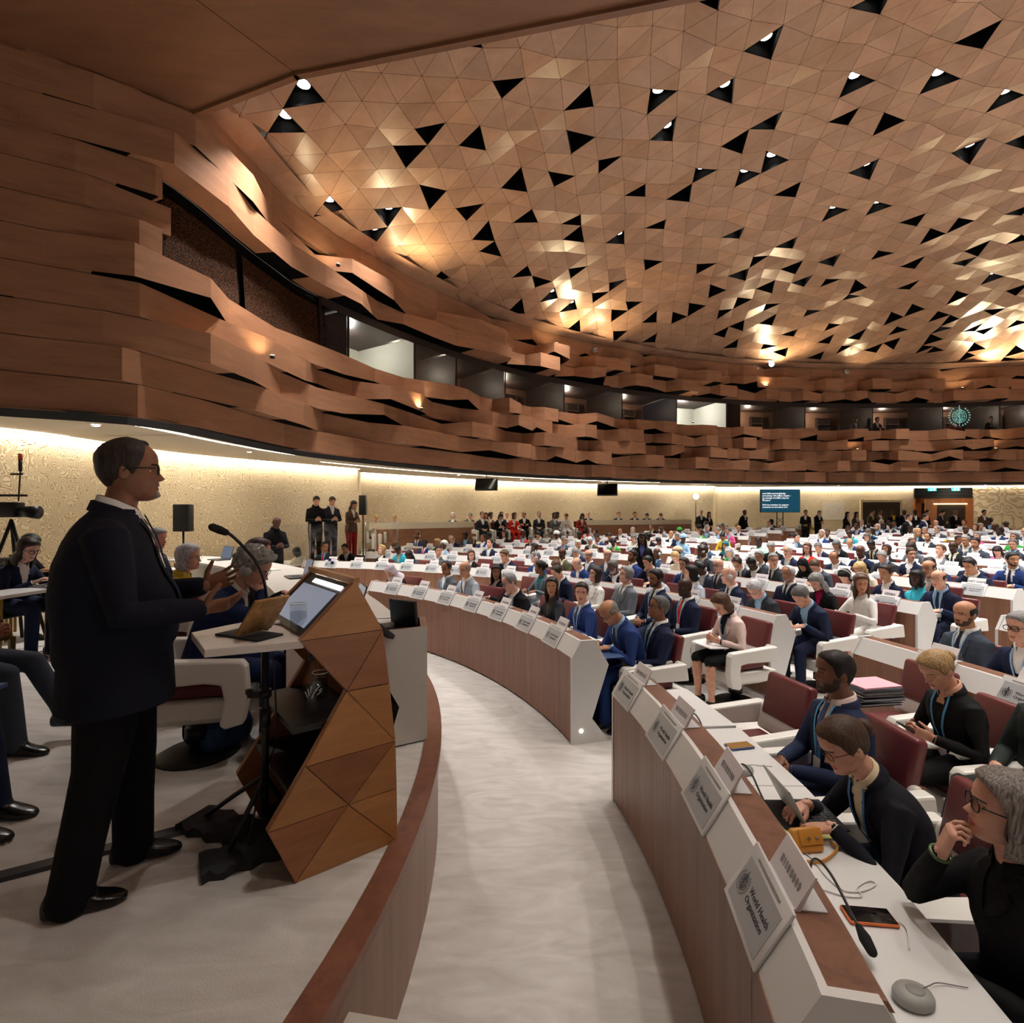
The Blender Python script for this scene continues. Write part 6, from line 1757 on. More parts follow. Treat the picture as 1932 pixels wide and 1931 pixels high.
def bottle(name, p, label, col=(40, 60, 80), cap=(40, 60, 130)):
    t = empty(name, p); tag(t, label, 'bottle')
    m = MB(); m.loft([[V((r * cos(a), r * sin(a), z)) for a in [2 * pi * q / 20 for q in range(20)]] for r, z in ((.034, 0), (.037, .01), (.037, .14), (.03, .17), (.014, .21), (.014, .235))], CLEAR); m.build('body', t)
    m = MB(); m.cyl((0, 0, .01), (0, 0, .12), .033, GLASS, 18); m.build('water', t)
    m = MB(); m.cyl((0, 0, .235), (0, 0, .262), .016, mat('cap_%d' % cap[2], cap, .4), 14); m.build('cap', t)
    m = MB(); 
    for a0 in range(8):
        a = 2 * pi * a0 / 24 - 1.9; m.box((.0374 * cos(a), .0374 * sin(a), .09 + .012 * (a0 % 3)), (.002, .004, .03), mat('bottle_print', (220, 222, 224), .5), Matrix.Rotation(a, 3, 'Z') @ Matrix.Rotation(.5 - a0 * .3, 3, 'X'))
    m.build('printed_mark', t)
q = L3(.12, 1.232, .16) + LO; bottle('water_bottle', (q.x, q.y, 1.232), 'clear water bottle on the black shelf inside the lectern', cap=(30, 40, 60))
q = L3(.2, 1.232, .3) + LO; tumbler((q.x, q.y, 1.232), 'empty tumbler behind the bottle inside the lectern')
# microphone on its floor stand
ms = empty('microphone_stand', (-1.095, 2.35, PODH)); tag(ms, 'black tripod microphone stand with gooseneck beside the lectern', 'microphone stand')
MBK = mat('stand_black', (16, 16, 17), .4)
m = MB(); m.cyl((0, 0, .2), (0, 0, .97), .016, MBK, 12); m.cyl((0, 0, .55), (0, 0, .63), .024, MBK, 12); m.cyl((0, 0, .68), (0, 0, .71), .028, MBK, 12); m.build('pole', ms)
m = MB(); m.box((-.05, 0, .69), (.05, .02, .03), MBK); m.cyl((-.07, 0, .69), (-.07, 0, .71), .016, MBK, 10); m.build('clamp_knob', ms)
for u, v in ((388, 1552), (432, 1622), (560, 1570)):
    p = onpod(u, v) - V((-1.095, 2.35, PODH)); p.z = .03
    m = MB(); m.tube([(0, 0, .33), p * .5 + V((0, 0, .17)), p], .011, MBK, 8); m.build('leg', ms)
gp = [(505, 1200, 2.35), (504, 1150, 2.33), (499, 1100, 2.3), (484, 1062, 2.27), (460, 1033, 2.24), (436, 1010, 2.21), (424, 1004, 2.2)]
pts = catmull([at(*g) - V((-1.095, 2.35, PODH)) for g in gp], 5)
m = MB(); m.tube([(0, 0, .95), (0.0, 0, 1.0)] + pts[1:], .0065, MBK, 8); g_ = m.build('gooseneck', ms)
a, b = at(426, 1005, 2.2), at(401, 995, 2.18); o_ = V((-1.095, 2.35, PODH))
m = MB(); m.tube([a - o_, (a + b) / 2 - o_, b - o_], [.014, .017, .016], mat('mic_foam', (22, 22, 24), .95), 14); m.build('microphone', ms)
m = MB(); m.tube(catmull([(.02, 0, .95), (.045, -.01, .8), (.05, .0, .5), (.02, .03, .42), (-.02, -.02, .25), (-.05, -.05, .05)], 6), .004, MBK, 6); m.build('cable', ms)
FOAM = mat('grey_foam', (44, 44, 47), .95)
for (u, v, L, lab) in ((425, 1568, .42, 'wavy dark foam pad under the far foot of the microphone stand'), (468, 1618, .36, 'wavy dark foam pad under the near foot of the microphone stand')):
    p = onpod(u, v); m = MB(); n = 14; A = []
    for i in range(n + 1):
        x = -L / 2 + L * i / n
        for j in range(6):
            y = -.09 + .18 * j / 5; A.append(V((x, y + .012 * sin(i * 1.6), .035 + .012 * sin(i * 2.0) * cos(j * 1.6))))
    nn = len(A); B_ = [V((q.x, q.y, 0)) for q in A]
    fs = [(i * 6 + j, i * 6 + j + 1, i * 6 + j + 7, i * 6 + j + 6) for i in range(n) for j in range(5)]
    m.add(A, fs, FOAM, True)
    for i in range(n): m.add([A[i * 6], A[i * 6 + 6], B_[i * 6 + 6], B_[i * 6]], [(0, 1, 2, 3)], FOAM); m.add([A[i * 6 + 5], A[i * 6 + 11], B_[i * 6 + 11], B_[i * 6 + 5]], [(0, 1, 2, 3)], FOAM)
    m.add([A[j] for j in range(6)] + [B_[j] for j in range(5, -1, -1)], [tuple(range(12))], FOAM); m.add([A[n * 6 + j] for j in range(6)] + [B_[n * 6 + j] for j in range(5, -1, -1)], [tuple(range(12))], FOAM)
    o = m.build('foam_pad', loc=p, rz=-.35 if u < 440 else .6); tag(o, lab, 'foam pad')
# taped cable across the podium floor
def floor_tube(pix, z, r, mt, name, label, cat, flat=1.0):
    m = MB(); m.tube(catmull([on_floor(u, v, z) for u, v in pix], 6), r, mt, 8, True, True, flat, (0, 0, 1)); o = m.build(name); tag(o, label, cat); return o
m = MB(); a, b = onpod(-60, 1672), onpod(366, 1562); t_ = (b - a).normalized(); n_ = V((-t_.y, t_.x, 0))
prof = [(-.045, 0), (-.03, .012), (.03, .012), (.045, 0)]
m.loft([[p + n_ * x + V((0, 0, z + .001)) for x, z in prof] for p in (a, b)], mat('cable_cover', (44, 46, 52), .4), smooth=False)
o = m.build('cable_cover'); tag(o, 'dark grey cable cover strip crossing the podium carpet behind the speaker', 'cable cover')

# ---- dais table of the officers
da = empty('officers_table', (-2.6, 6.6, PODH)); tag(da, 'long curved white table of the officers along the podium edge', 'table')
dm = da.location.copy()
OE = catmull([V((-.74, 3.62, 0)), V((-1.42, 5.0, 0)), V((-2.6, 6.8, 0)), V((-4.1, 8.3, 0)), V((-5.5, 9.1, 0))], 6)
def edge_off(k, o):
    t = (OE[min(k + 1, len(OE) - 1)] - OE[max(k - 1, 0)]).normalized(); return OE[k] + V((-t.y, t.x, 0)) * o
m = MB(); m.loft([[edge_off(k, o) + V((0, 0, z)) - dm for o, z in ((.72, PODH + .72), (.72, PODH + .75), (0, PODH + .75), (0, PODH + .72))] for k in range(len(OE))], mat('dais_white', (222, 218, 212), .4), smooth=False); m.build('top', da)
m = MB(); m.loft([[edge_off(k, o) + V((0, 0, z)) - dm for o, z in ((.04, PODH + .02), (.04, PODH + .74), (.01, PODH + .74), (.01, PODH + .02))] for k in range(len(OE))], WHITE, smooth=False); m.build('front_panel', da)
def on_table(f, o): 
    k = int(f * (len(OE) - 1)); p = edge_off(k, o); p.z = ZD; t = OE[min(k + 1, len(OE) - 1)] - OE[max(k - 1, 0)]; return p, atan2(t.x, -t.y) + pi
ZD = PODH + .751
c0, c1 = V((-.555, 3.468, 0)), V((-1.30, 3.05, 0)); c2 = V((-1.46, 3.62, 0)); c3 = V((-.62, 3.78, 0))
m = MB(); Q = [c0, c1, c2, c3]
zt_ = PODH + .75
m.add([(p.x - dm.x, p.y - dm.y, zt_ - dm.z) for p in Q] + [(p.x - dm.x, p.y - dm.y, PODH + .01 - dm.z) for p in Q], [(7, 6, 5, 4)] + [((i + 1) % 4, i, 4 + i, 4 + (i + 1) % 4) for i in range(4)], mat('dais_white', (222, 218, 212), .4)); 
cc = (c0 + c1 + c2 + c3) / 4; In = [p + (cc - p) * .1 for p in Q]
m.add([(p.x - dm.x, p.y - dm.y, zt_ - dm.z) for p in Q] + [(p.x - dm.x, p.y - dm.y, zt_ - dm.z) for p in In], [(i, (i + 1) % 4, 4 + (i + 1) % 4, 4 + i) for i in range(4)], WOODT)
m.add([(p.x - dm.x, p.y - dm.y, zt_ - dm.z) for p in In] + [(p.x - dm.x, p.y - dm.y, zt_ - dm.z - .05) for p in In], [(4, 5, 6, 7)] + [((i + 1) % 4, i, 4 + i, 4 + (i + 1) % 4) for i in range(4)], BLACK)
m.build('end_cabinet', da)
def screen_unit(p, rz, w, h, tilt, label, col=(60, 66, 72), emit=.12, name='desk_monitor'):
    t = empty(name, p, rz); tag(t, label, 'monitor'); R = Matrix.Rotation(radians(tilt), 3, 'Y')
    m = MB(); m.rbox(R @ V((0, 0, h / 2)), (.03, w, h), .006, BLACK, R); m.build('housing', t)
    m = MB(); m.box(R @ V((-.0165, 0, h / 2)), (.002, w * .92, h * .9), mat('screen_%d_%d' % (col[0], col[2]), col, .12, emit=emit), R); m.build('screen', t)
    m = MB(); m.box((.03, 0, .01), (.14, w * .5, .02), BLACK); m.build('foot', t)
p = at(728, 1176, 3.4); screen_unit((p.x - .04, p.y, PODH + .71), radians(235), .28, .2, 52, 'dark tilted touch screen in the white cabinet behind the lectern', (70, 74, 76), .1)
p = at(752, 1178, 3.5); screen_unit((p.x + .03, p.y + .06, PODH + .71), radians(235), .24, .2, 6, 'black screen seen from behind in the white cabinet behind the lectern', (20, 20, 22), 0)
p = at(700, 1150, 3.7); screen_unit((p.x, p.y, PODH + .70), radians(200), .2, .2, 20, 'small blue lit screen just behind the lectern edge', (90, 150, 190), .5)
# ---- the speaker
def hd_person(P, loc, rz, label, vox=.0078, hd=True, **kw):
    me, info = build_body2(P, vox, hd); o = inst('person', me); o.location = loc; o.rotation_euler = (0, 0, rz); dress(o, info, hd=hd, **kw); tag(o, label, 'person'); return o, info
P = dict(sex='M', stand=True, Ltorso=.625, base=(0, 0, .88), D=1.24, W=1.14, belly=.06, hs=1.05, lean=-2, bend=20, TR=1.2, AR=1.22, hem=(-.15, .17, .215, .19), v=(.40, .05), head=(2, -2, 0), arm=(.30, .265),
         L=dict(w=(.30, .13, 1.16), dir=(.9, -.25, .35), back=(-.1, 1, -.35), curl=(8, 14, 20, 26), spread=9, thumb=(58, 20), pole=(-.5, .6, -1)),
         R=dict(w=(.29, -.15, 1.10), dir=(.95, .15, .12), back=(.1, -.8, -.75), curl=(10, 14, 18, 24), spread=8, thumb=(60, 18), pole=(-.6, -.6, -1)),
         footl=(.04, .13, 0), footr=(-.13, -.125, 0), fdirl=-6, fdirr=-4)
SPK, SPI = hd_person(P, (-1.60, 2.15, PODH), radians(30), 'man in dark navy suit and glasses standing behind the lectern with both hands raised', skin=(140, 96, 72), jacket=(20, 23, 36), trousers=(13, 13, 17), shirt='white', tie='navy', hair_='reced', hc=(58, 49, 44), glasses='thick')
m = MB(); GT = hair_mat((150, 140, 132)); rows = []
for i in range(9):
    z = -.119 + .040 * i / 8; w = radians(34) * (1 - .35 * (i / 8) ** 2)
    rows.append([head_pt(-w + 2 * w * j / 14, z, .0065 * sin(pi * min(1, max(0, (i + .6) / 9.2))) * (1 - .5 * abs(j / 7 - 1) ** 3) - .001) for j in range(15)])
m.loft(rows, GT, cap=False, closed=False)
rows = [[head_pt(-radians(20) + radians(40) * j / 10, -.055 + .009 * i / 4, .003, feat=True) for j in range(11)] for i in range(5)]
m.loft(rows, GT, cap=False, closed=False)
inst('goatee', m.mesh('goatee'), SPK, SPI['H'])
# ---- the officers
def officer(P, loc, rz, label, chair=True, ctext='', dsc=1.0, **kw):
    o, i = hd_person(P, loc, rz, label, **kw); o.scale = (dsc,) * 3
    if chair: add_chair(loc[0] - .02 * cos(rz), loc[1] - .02 * sin(rz), PODH, rz, ctext)
    return o
P = seat_pose('chin', 'M'); P.update(lean=18, bend=24, head=(-6, 26, 4), R=dict(w=(.34, -.02, .99), pole=(.5, -.6, -.8), dir=(-.25, .1, .95), back=(.9, -.4, .1), curl=(62, 66, 60, 60)), Ltorso=.58)
officer(P, (-1.93, 3.30, PODH), radians(14), 'curly grey-haired man in navy suit with headset leaning over the officers table', ctext='white shell chair of the curly-haired man behind the lectern', skin=(206, 160, 140), jacket=(28, 40, 78), hair_='curly', hc=(142, 140, 138), headset=True, glasses=True, seed=3)
P = seat_pose('desk', 'F'); P.update(head=(-6, 2, 0), lean=2)
officer(P, (-2.90, 4.62, PODH), radians(16), 'silver-haired woman in a yellow jacket at the officers table', ctext='white shell chair under the woman in yellow', dsc=.95, skin='pale', jacket=(226, 210, 84), shirt=(226, 210, 84), trousers='charcoal', hair_='bob', hc=(196, 196, 204), glasses=True, seed=2)
P = seat_pose('lap', 'M'); P.update(head=(-4, 4, 0))
officer(P, (-3.66, 5.25, PODH), radians(14), 'dark-haired man in black suit and glasses just past the woman in yellow', ctext='white shell chair under the dark-haired officer in glasses', skin='fair', jacket='black', hair_='short', hc=(50, 44, 42), glasses=True)
P = seat_pose('lap', 'M'); P.update(head=(-8, 8, 0))
officer(P, (-4.18, 6.25, PODH), radians(6), 'grey-haired ruddy man beyond the dark-haired officer in glasses', ctext='white shell chair under the grey-haired officer', skin=(204, 140, 124), jacket='charcoal', hair_='short', hc='grey')
P = seat_pose('desk', 'F')
officer(P, (-2.28, 4.45, PODH), radians(16), 'auburn-haired woman in black mostly hidden behind the curly-haired man', ctext='white shell chair under the woman in black behind the curly-haired man', skin='fair', jacket='black', shirt='black', hair_='bob', hc=(70, 44, 40))
# things on the officers table
def laptop(p, rz, label, col=(52, 54, 58), open_=105, s=1.0, lid=None):
    t = empty('laptop', p, rz); tag(t, label, 'laptop')
    m = MB(); m.rbox((0, 0, .008), (.21 * s, .3 * s, .014), .004, mat('laptop_%d' % col[0], col, .4)); m.box((-.01, 0, .0155), (.11 * s, .26 * s, .001), mat('keys_dark', (24, 24, 26), .6)); m.build('keyboard', t)
    R = Matrix.Rotation(radians(open_ - 90), 3, 'Y'); m = MB(); m.rbox(V((.105 * s, 0, .01)) + R @ V((0, 0, .1 * s)), (.008, .3 * s, .2 * s), .003, mat('laptop_lid_%d' % (lid or col)[0], lid or col, .4), R); m.box(V((.1045 * s, 0, .01)) + R @ V((-.0048, 0, .1 * s)), (.001, .28 * s, .18 * s), mat('laptop_screen', (70, 80, 96), .15, emit=.35, ecol=(120, 140, 170)), R); m.build('screen', t); return t
def sheet(p, rz, w, h, mt, name, label, cat, th=.003):
    m = MB(); m.box((0, 0, th / 2), (w, h, th), mt); o = m.build(name, loc=p, rz=rz); tag(o, label, cat); return o
ZD = PODH + .751
for f, lab in ((.12, 'open dark laptop on the officers table before the curly-haired man'), (.42, 'open dark laptop on the officers table before the woman in yellow'), (.8, 'open dark laptop near the far end of the officers table')):
    p, r_ = on_table(f, .34); laptop(p, r_, lab)
for f, lab in ((.26, 'paper sheaf on the officers table between two laptops'), (.55, 'paper sheaf on the officers table past the second laptop'), (.7, 'loose papers near the far laptop of the officers table')):
    p, r_ = on_table(f, .4); sheet(p, r_, .22, .3, PAPER, 'paper_sheaf', lab, 'papers', .006)
p, r_ = on_table(.3, .2); bottle('water_bottle', p, 'blue-capped water bottle on the officers table above the lectern screen', cap=(40, 60, 140))
p, r_ = on_table(.22, .3); tumbler(p, 'tumbler beside the blue-capped bottle on the officers table')
p, r_ = on_table(.36, .15); bottle('water_bottle', p, 'second blue-capped bottle farther along the officers table', cap=(40, 60, 141))
# backpack on the podium floor
p = onpod(402, 1412); bp_ = empty('backpack', (p.x, p.y + .1, PODH), .3); tag(bp_, 'crumpled dark blue backpack on the podium floor under the white chair', 'backpack')
BPM = fabric('backpack_blue', (46, 76, 118), .6, .2, 60, .6); BPD = fabric('backpack_dark', (18, 28, 44), .6, .2, 60, .6)
m = MB(); rg = []
for z, a, b, ox in ((0, .12, .17, 0), (.03, .16, .22, 0), (.1, .17, .23, .01), (.18, .14, .2, .02), (.25, .1, .15, .02), (.3, .05, .08, .02)):
    rg.append([V((ox + a * cos(q) * (1 + .12 * noise.noise(V((cos(q) * 2, sin(q) * 2, z * 9)))), b * sin(q) * (1 + .15 * noise.noise(V((cos(q) * 3, sin(q) * 3, z * 7 + 4)))), z)) for q in [2 * pi * k / 28 for k in range(28)]])
m.loft(rg, BPM); m.build('body', bp_)
m = MB(); m.sphere((.13, -.05, .1), .1, BPM, 18, 10, (.6, 1.2, .8)); m.build('front_pocket', bp_)
m = MB(); m.tube(catmull([(-.1, .1, .26), (-.2, .05, .2), (-.2, -.05, .08), (-.14, -.1, .02)], 6), .016, BPD, 8, True, True, .4); m.tube(catmull([(.02, .05, .3), (.0, 0, .36), (.02, -.06, .3)], 6), .012, BPD, 8); m.build('straps', bp_)

# ---- the press corner behind the speaker
GOLD = mat('brass_frame', (150, 122, 58), .35, .6)
def press_chair(x, y, rz, label):
    t = empty('press_chair', (x, y, PODH), rz); tag(t, label, 'chair', 'brass framed chairs of the press corner')
    m = MB(); m.rbox((0, 0, .45), (.42, .44, .06), .02, BLACK); m.build('seat', t)
    m = MB(); m.rbox((-.22, 0, .74), (.05, .42, .4), .02, BLACK, Matrix.Rotation(radians(-10), 3, 'Y')); m.build('backrest', t)
    for s in (-1, 1):
        m = MB()
        pl = [(-.24, 0), (-.24, .5), (-.3, .95), (-.27, .95), (-.2, .52), (.2, .66), (.24, .66), (.22, .0), (.18, 0), (.19, .6), (-.2, .44), (-.2, 0)]
        for a, b in (((-.22, 0), (-.22, .5)), ((-.22, .5), (-.28, .96)), ((-.22, .62), (.22, .66)), ((.22, .66), (.2, 0)), ((-.22, .43), (.2, .43))):
            m.tube([(a[0], s * .24, a[1]), (b[0], s * .24, b[1])], [.024, .024], GOLD, 4, False, False, .5)
        m.build('side_frame', t)
press_chair(-5.25, 5.5, radians(-5), 'black chair with brass frame under the dark-haired typist in glasses')
press_chair(-6.0, 6.35, radians(-5), 'black chair with brass frame under the farther typist')
press_chair(-3.55, 3.3, radians(8), 'black chair with brass frame whose sitter stretches a bare-ankled loafer')
press_chair(-3.0, 2.44, radians(6), 'black chair with brass frame nearest the photo edge behind the speaker')
P = seat_pose('desk', 'F'); P.update(lean=16, bend=22, head=(-4, 22, 0), L=dict(w=(.42, .1, .78), back=(0, 0, 1)), R=dict(w=(.42, -.1, .78), back=(0, 0, 1)))
hd_person(P, (-5.25, 5.5, PODH), radians(-5), 'dark-haired woman in navy and white typing behind the speaker', vox=.01, hd=False, skin='pale', jacket='navy', hair_='long', hc='dark', glasses='thick')
hd_person(P, (-6.0, 6.35, PODH), radians(-5), 'black-haired woman in black typing at the cream wall behind the speaker', vox=.01, hd=False, skin='tan', jacket='black', hair_='long', hc='black')
P = seat_pose('phone', 'M'); P.update(knl=(.44, .1, .52), footl=(.62, .12, .08), knr=(.44, -.12, .5), footr=(.50, -.12, 0), fdirl=0)
hd_person(P, (-3.55, 3.3, PODH), radians(8), 'person in dark trousers with bare ankle and black loafer seated behind the speaker', vox=.01, hd=False, skin='brown', jacket='charcoal', trousers='slate', hair_='short', hc='black')
P = seat_pose('phone', 'F'); P.update(skirt=False, footl=(.50, .1, 0), footr=(.54, -.1, 0))
hd_person(P, (-3.0, 2.44, PODH), radians(6), 'woman in dark trousers and pointed black shoes at the left photo edge', vox=.01, hd=False, skin='tan', jacket='black', trousers='navy', hair_='long', hc='dark')
pt = empty('press_table', (-4.75, 5.45, PODH), radians(-5)); tag(pt, 'narrow white press table under the typing hands behind the speaker', 'table')
m = MB(); m.box((0, .5, .72), (.4, 2.6, .03), WHITE); m.build('top', pt)
for x, y in ((-.15, -.7), (.15, -.7), (-.15, 1.7), (.15, 1.7)):
    m = MB(); m.cyl((x, y, 0), (x, y, .71), .02, BLACK, 10); m.build('leg', pt)
laptop((-4.74, 5.46, PODH + .736), radians(-5), 'slim grey laptop under the hands of the dark-haired typist', (120, 122, 126))
laptop((-5.5, 6.3, PODH + .736) if False else (-4.66, 6.25, PODH + .736), radians(-5), 'slim grey laptop under the hands of the farther typist', (120, 122, 127))
sheet((-2.62, 2.5, PODH + .62), radians(10), .22, .3, mat('blue_folder', (60, 96, 150), .5), 'blue_folder', 'blue folder on the lap at the left photo edge', 'folder', .02)
# video camera on a tripod at the cream wall
vc = empty('video_camera', (-5.75, 6.0, PODH)); vc.location = (-5.62, 5.95, PODH); tag(vc, 'black broadcast camera on tripod with an orange-tipped mast behind the press table', 'video camera')
m = MB(); m.rbox((-.1, 0, 1.52), (.4, .14, .17), .02, MBK); m.build('body', vc)
m = MB(); m.cyl((.1, 0, 1.5), (.3, 0, 1.49), .055, MBK, 16, .075); m.build('lens', vc)
m = MB(); m.box((.0, 0, 1.68), (.34, .03, .025), MBK); m.tube([(.08, 0, 1.62), (.1, 0, 1.95)], .008, MBK, 8); m.tube([(.0, 0, 1.92), (.12, 0, 1.92)], .012, MBK, 8); m.build('top_handle', vc)
m = MB(); m.cyl((.1, 0, 1.95), (.1, 0, 2.08), .018, MBK, 10); m.cyl((.1, 0, 2.08), (.1, 0, 2.15), .02, mat('tally_orange', (190, 70, 24), .5), 10); m.build('mast', vc)
for a in (0, 2.1, 4.2):
    m = MB(); m.tube([(0, 0, 1.4), (.42 * cos(a), .42 * sin(a), 0)], .018, MBK, 8); m.build('leg', vc)
# column loudspeakers
def column(u, y, v0, v1, w, z0, label):
    p = at(u, v0, y); q = at(u, v1, y); t = empty('column_loudspeaker', (p.x, p.y, z0)); tag(t, label, 'loudspeaker')
    m = MB(); m.rbox((0, 0, (p.z + q.z) / 2 - z0), (w, .2, p.z - q.z), .01, MBK); m.build('cabinet', t)
    m = MB(); m.cyl((0, 0, .02), (0, 0, q.z - z0), .018, MBK, 10); m.cyl((0, 0, 0), (0, 0, .02), .22, MBK, 20); m.build('stand', t)
column(346, 10.2, 952, 1003, .29, PODH if False else 0, 'black column loudspeaker on a stand against the cream wall beyond the officers')
column(685, 15.6, 935, 972, .2, .8, 'black column loudspeaker beside the woman in red trousers')
# ================================================================ THINGS AROUND THE HALL
# tribune platform and its desks
TP = [(-5.75, 12.4), (-5.0, 13.0), (-4.3, 15.4), (-3.6, 16.9), (-1.0, 19.3), (1.6, 21.4), (4.4, 22.9), (8.9, 24.4), (9.6, 25.2)]
TB = [(-7.4, 12.2), (-4.66, 16.35), (-5.3, 18.6), (-2.3, 22.1), (.85, 24.9), (8.0, 28.0), (11, 28.9)]
poly = TP + TB[::-1]; n = len(poly)
m = MB(); m.add([(x, y, .8) for x, y in poly] + [(x, y, 0) for x, y in poly], [tuple(range(n))] + [((i + 1) % n, i, n + i, n + (i + 1) % n) for i in range(n)], WOODF)
m.add([(x, y, .804) for x, y in poly], [tuple(range(n))], CARPET)
o = m.build('floor_tribune'); o['kind'] = 'structure'
def tribune_desk(a, b, label):
    a, b = V((*a, 0)), V((*b, 0)); t = (b - a).normalized(); nn = V((-t.y, t.x, 0)); L = (b - a).length; c = (a + b) / 2
    d = empty('tribune_desk', (c.x, c.y, .8), atan2(t.y, t.x)); tag(d, label, 'desk')
    m = MB(); m.box((0, 0, .36), (L - .04, .04, .72), WOODW); m.build('front_panel', d)
    m = MB(); m.box((0, -.0, .83), (L, .05, .22), mat('tribune_white', (232, 222, 200), .4)); m.box((0, .3, .76), (L, .6, .035), WHITE); m.build('top', d)
    for s in (-1, 1):
        m = MB(); m.box((s * L / 2, .28, .46), (.04, .6, .94), mat('tribune_white', (232, 222, 200), .4)); m.build('end_panel', d)
tribune_desk((-4.54, 17.62), (-1.46, 20.15), 'wood-fronted tribune desk with pale top past the glass rail')
tribune_desk((3.25, 23.4), (8.55, 25.3), 'long wood-fronted tribune desk with pale top nearer the back wall')
rl_ = empty('glass_rail', (-5.2, 13.2, .8)); tag(rl_, 'clear glass balustrade in front of the three standing phone readers', 'balustrade')
gr = [V((-5.72, 12.45, 0)), V((-4.97, 13.05, 0)), V((-4.25, 15.4, 0)), V((-3.62, 16.85, 0))]
m = MB()
for a, b in zip(gr, gr[1:]):
    t = (b - a).normalized(); nn = V((-t.y, t.x, 0)) * .006
    a_, b_ = a - V((-5.2, 13.2, 0)), b - V((-5.2, 13.2, 0))
    m.add([a_ - nn, b_ - nn, b_ + nn, a_ + nn, a_ - nn + V((0, 0, 1.0)), b_ - nn + V((0, 0, 1)), b_ + nn + V((0, 0, 1)), a_ + nn + V((0, 0, 1))], [(0, 1, 5, 4), (2, 3, 7, 6), (4, 5, 6, 7)], CLEAR)
m.build('glass_panels', rl_)
for p in gr:
    q = p - V((-5.2, 13.2, 0)); m = MB(); m.cyl(q, q + V((0, 0, 1.02)), .014, STEEL, 8); m.build('post', rl_)
# hanging monitors under the ring
for u, vt, vb, w, y, lab in ((918, 903, 926, .84, 19.4, 'black monitor hanging from the ring, over the wood-fronted tribune desk'), (1146, 913, 936, .84, 22.4, 'black monitor hanging from the ring, nearer the caption screen')):
    p = at(u, (vt + vb) / 2, y); t = empty('hanging_monitor', p, -.25); tag(t, lab, 'monitor'); h = (vb - vt) * y / 1000
    R = Matrix.Rotation(radians(-16), 3, 'X')
    m = MB(); m.rbox((0, 0, 0), (w, .12, h), .015, BLACK, R); m.build('housing', t)
    m = MB(); m.box(R @ V((0, -.062, 0)), (w * .93, .004, h * .88), mat('dead_screen', (12, 12, 14), .15), R); m.build('screen', t)
    m = MB(); m.cyl((0, 0, h / 2 - .02), (0, 0, SOF - p.z), .018, BLACK, 8); m.build('bracket', t)
# caption screen on a truss stand
ys = 27.6; p = at(1471.5, 945.5, ys); sw, sh_ = 75 * ys / 1000, 43.5 * ys / 1000
t = empty('caption_screen', (p.x, p.y, .46)); tag(t, 'large teal caption screen with white subtitles on a truss stand', 'screen')
m = MB(); m.rbox((0, 0, p.z - .46), (sw, .1, sh_), .02, BLACK); m.build('housing', t)
m = MB(); m.box((0, -.053, p.z - .46), (sw * .975, .004, sh_ * .96), mat('caption_blue', (12, 62, 84), .3, emit=.5, ecol=(16, 84, 110))); s = m.build('display', t)
txt = text_mesh('and child survival globally,\npreventing 154 million deaths \u2013\nan average of 6,000 a day for\n50 years.\n\nAnd we continue to support\ncountries to introduce new', .118, .002, 'LEFT'); txt.materials.append(mat('caption_white', (250, 250, 250), .5, emit=1.2))
inst('lettering', txt, t, Matrix.Translation((-sw * .455, -.062, p.z - .46 + .03)) @ Matrix.Rotation(pi / 2, 4, 'X'))
m = MB()
for x in (-.16, .16): m.cyl((x, 0, 0), (x, 0, p.z - .46), .025, MBK, 8)
for k in range(4): m.tube([(-.16, 0, .15 + .3 * k), (.16, 0, .45 + .3 * k)], .014, MBK, 6); m.tube([(.16, 0, .15 + .3 * k), (-.16, 0, .45 + .3 * k)], .014, MBK, 6)
m.box((0, 0, .02), (.9, .6, .03), MBK); m.build('truss', t)
# posters, opening, doors in the back wall
def back_at(u):
    k = (u - 966) / 1000
    for a, b in zip(CR_B, CR_B[1:]):
        d = b - a; den = d.x - k * d.y
        if abs(den) < 1e-9: continue
        s = (k * a.y - a.x) / den
        if 0 <= s <= 1: q = a + d * s; return q
    return V((k * 29, 29, 0))
def wall_box(u0, u1, z0, z1, off, th):
    a, b = back_at(u0), back_at(u1); t = (b - a).normalized(); nn = V((t.y, -t.x, 0)); c = (a + b) / 2 + nn * off
    return c, (b - a).length, atan2(t.y, t.x)
for u0, u1, v0, v1, lab in ((1551, 1592, 949, 981, 'square white poster between the caption screen and the dark opening'), (1880, 1929, 950, 984, 'square white poster past the double doors')):
    c, w, r = wall_box(u0, u1, 0, 0, .04, .02); y = c.y; z1, z0 = CAMH + (965.5 - v0) / 1000 * y, CAMH + (965.5 - v1) / 1000 * y
    t = empty('wall_poster', (c.x, c.y, (z0 + z1) / 2), r); tag(t, lab, 'poster', 'white posters on the back wall')
    m = MB(); m.box((0, 0, 0), (w, .03, z1 - z0), mat('poster_white', (226, 218, 204), .6)); m.build('board', t)
    m = MB(); m.tube([(w * .28 * cos(a), -.018, (z1 - z0) * .3 * sin(a)) for a in [2 * pi * q / 30 for q in range(31)]], .008, mat('poster_line', (196, 186, 170), .6), 4, False); m.build('printed_ring', t)
c, w, r = wall_box(1625, 1696, 0, 0, .05, .1); y = c.y; zt2 = CAMH + (965.5 - 948) / 1000 * y
m = MB(); R = Matrix.Rotation(r, 3, 'Z')
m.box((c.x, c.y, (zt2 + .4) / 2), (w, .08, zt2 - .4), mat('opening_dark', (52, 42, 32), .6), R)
for s in (-1, 1): m.box(V((c.x, c.y, (zt2 + .4) / 2)) + R @ V((s * (w / 2 + .05), -.03, 0)), (.1, .12, zt2 - .3), mat('cream_plain'), R)
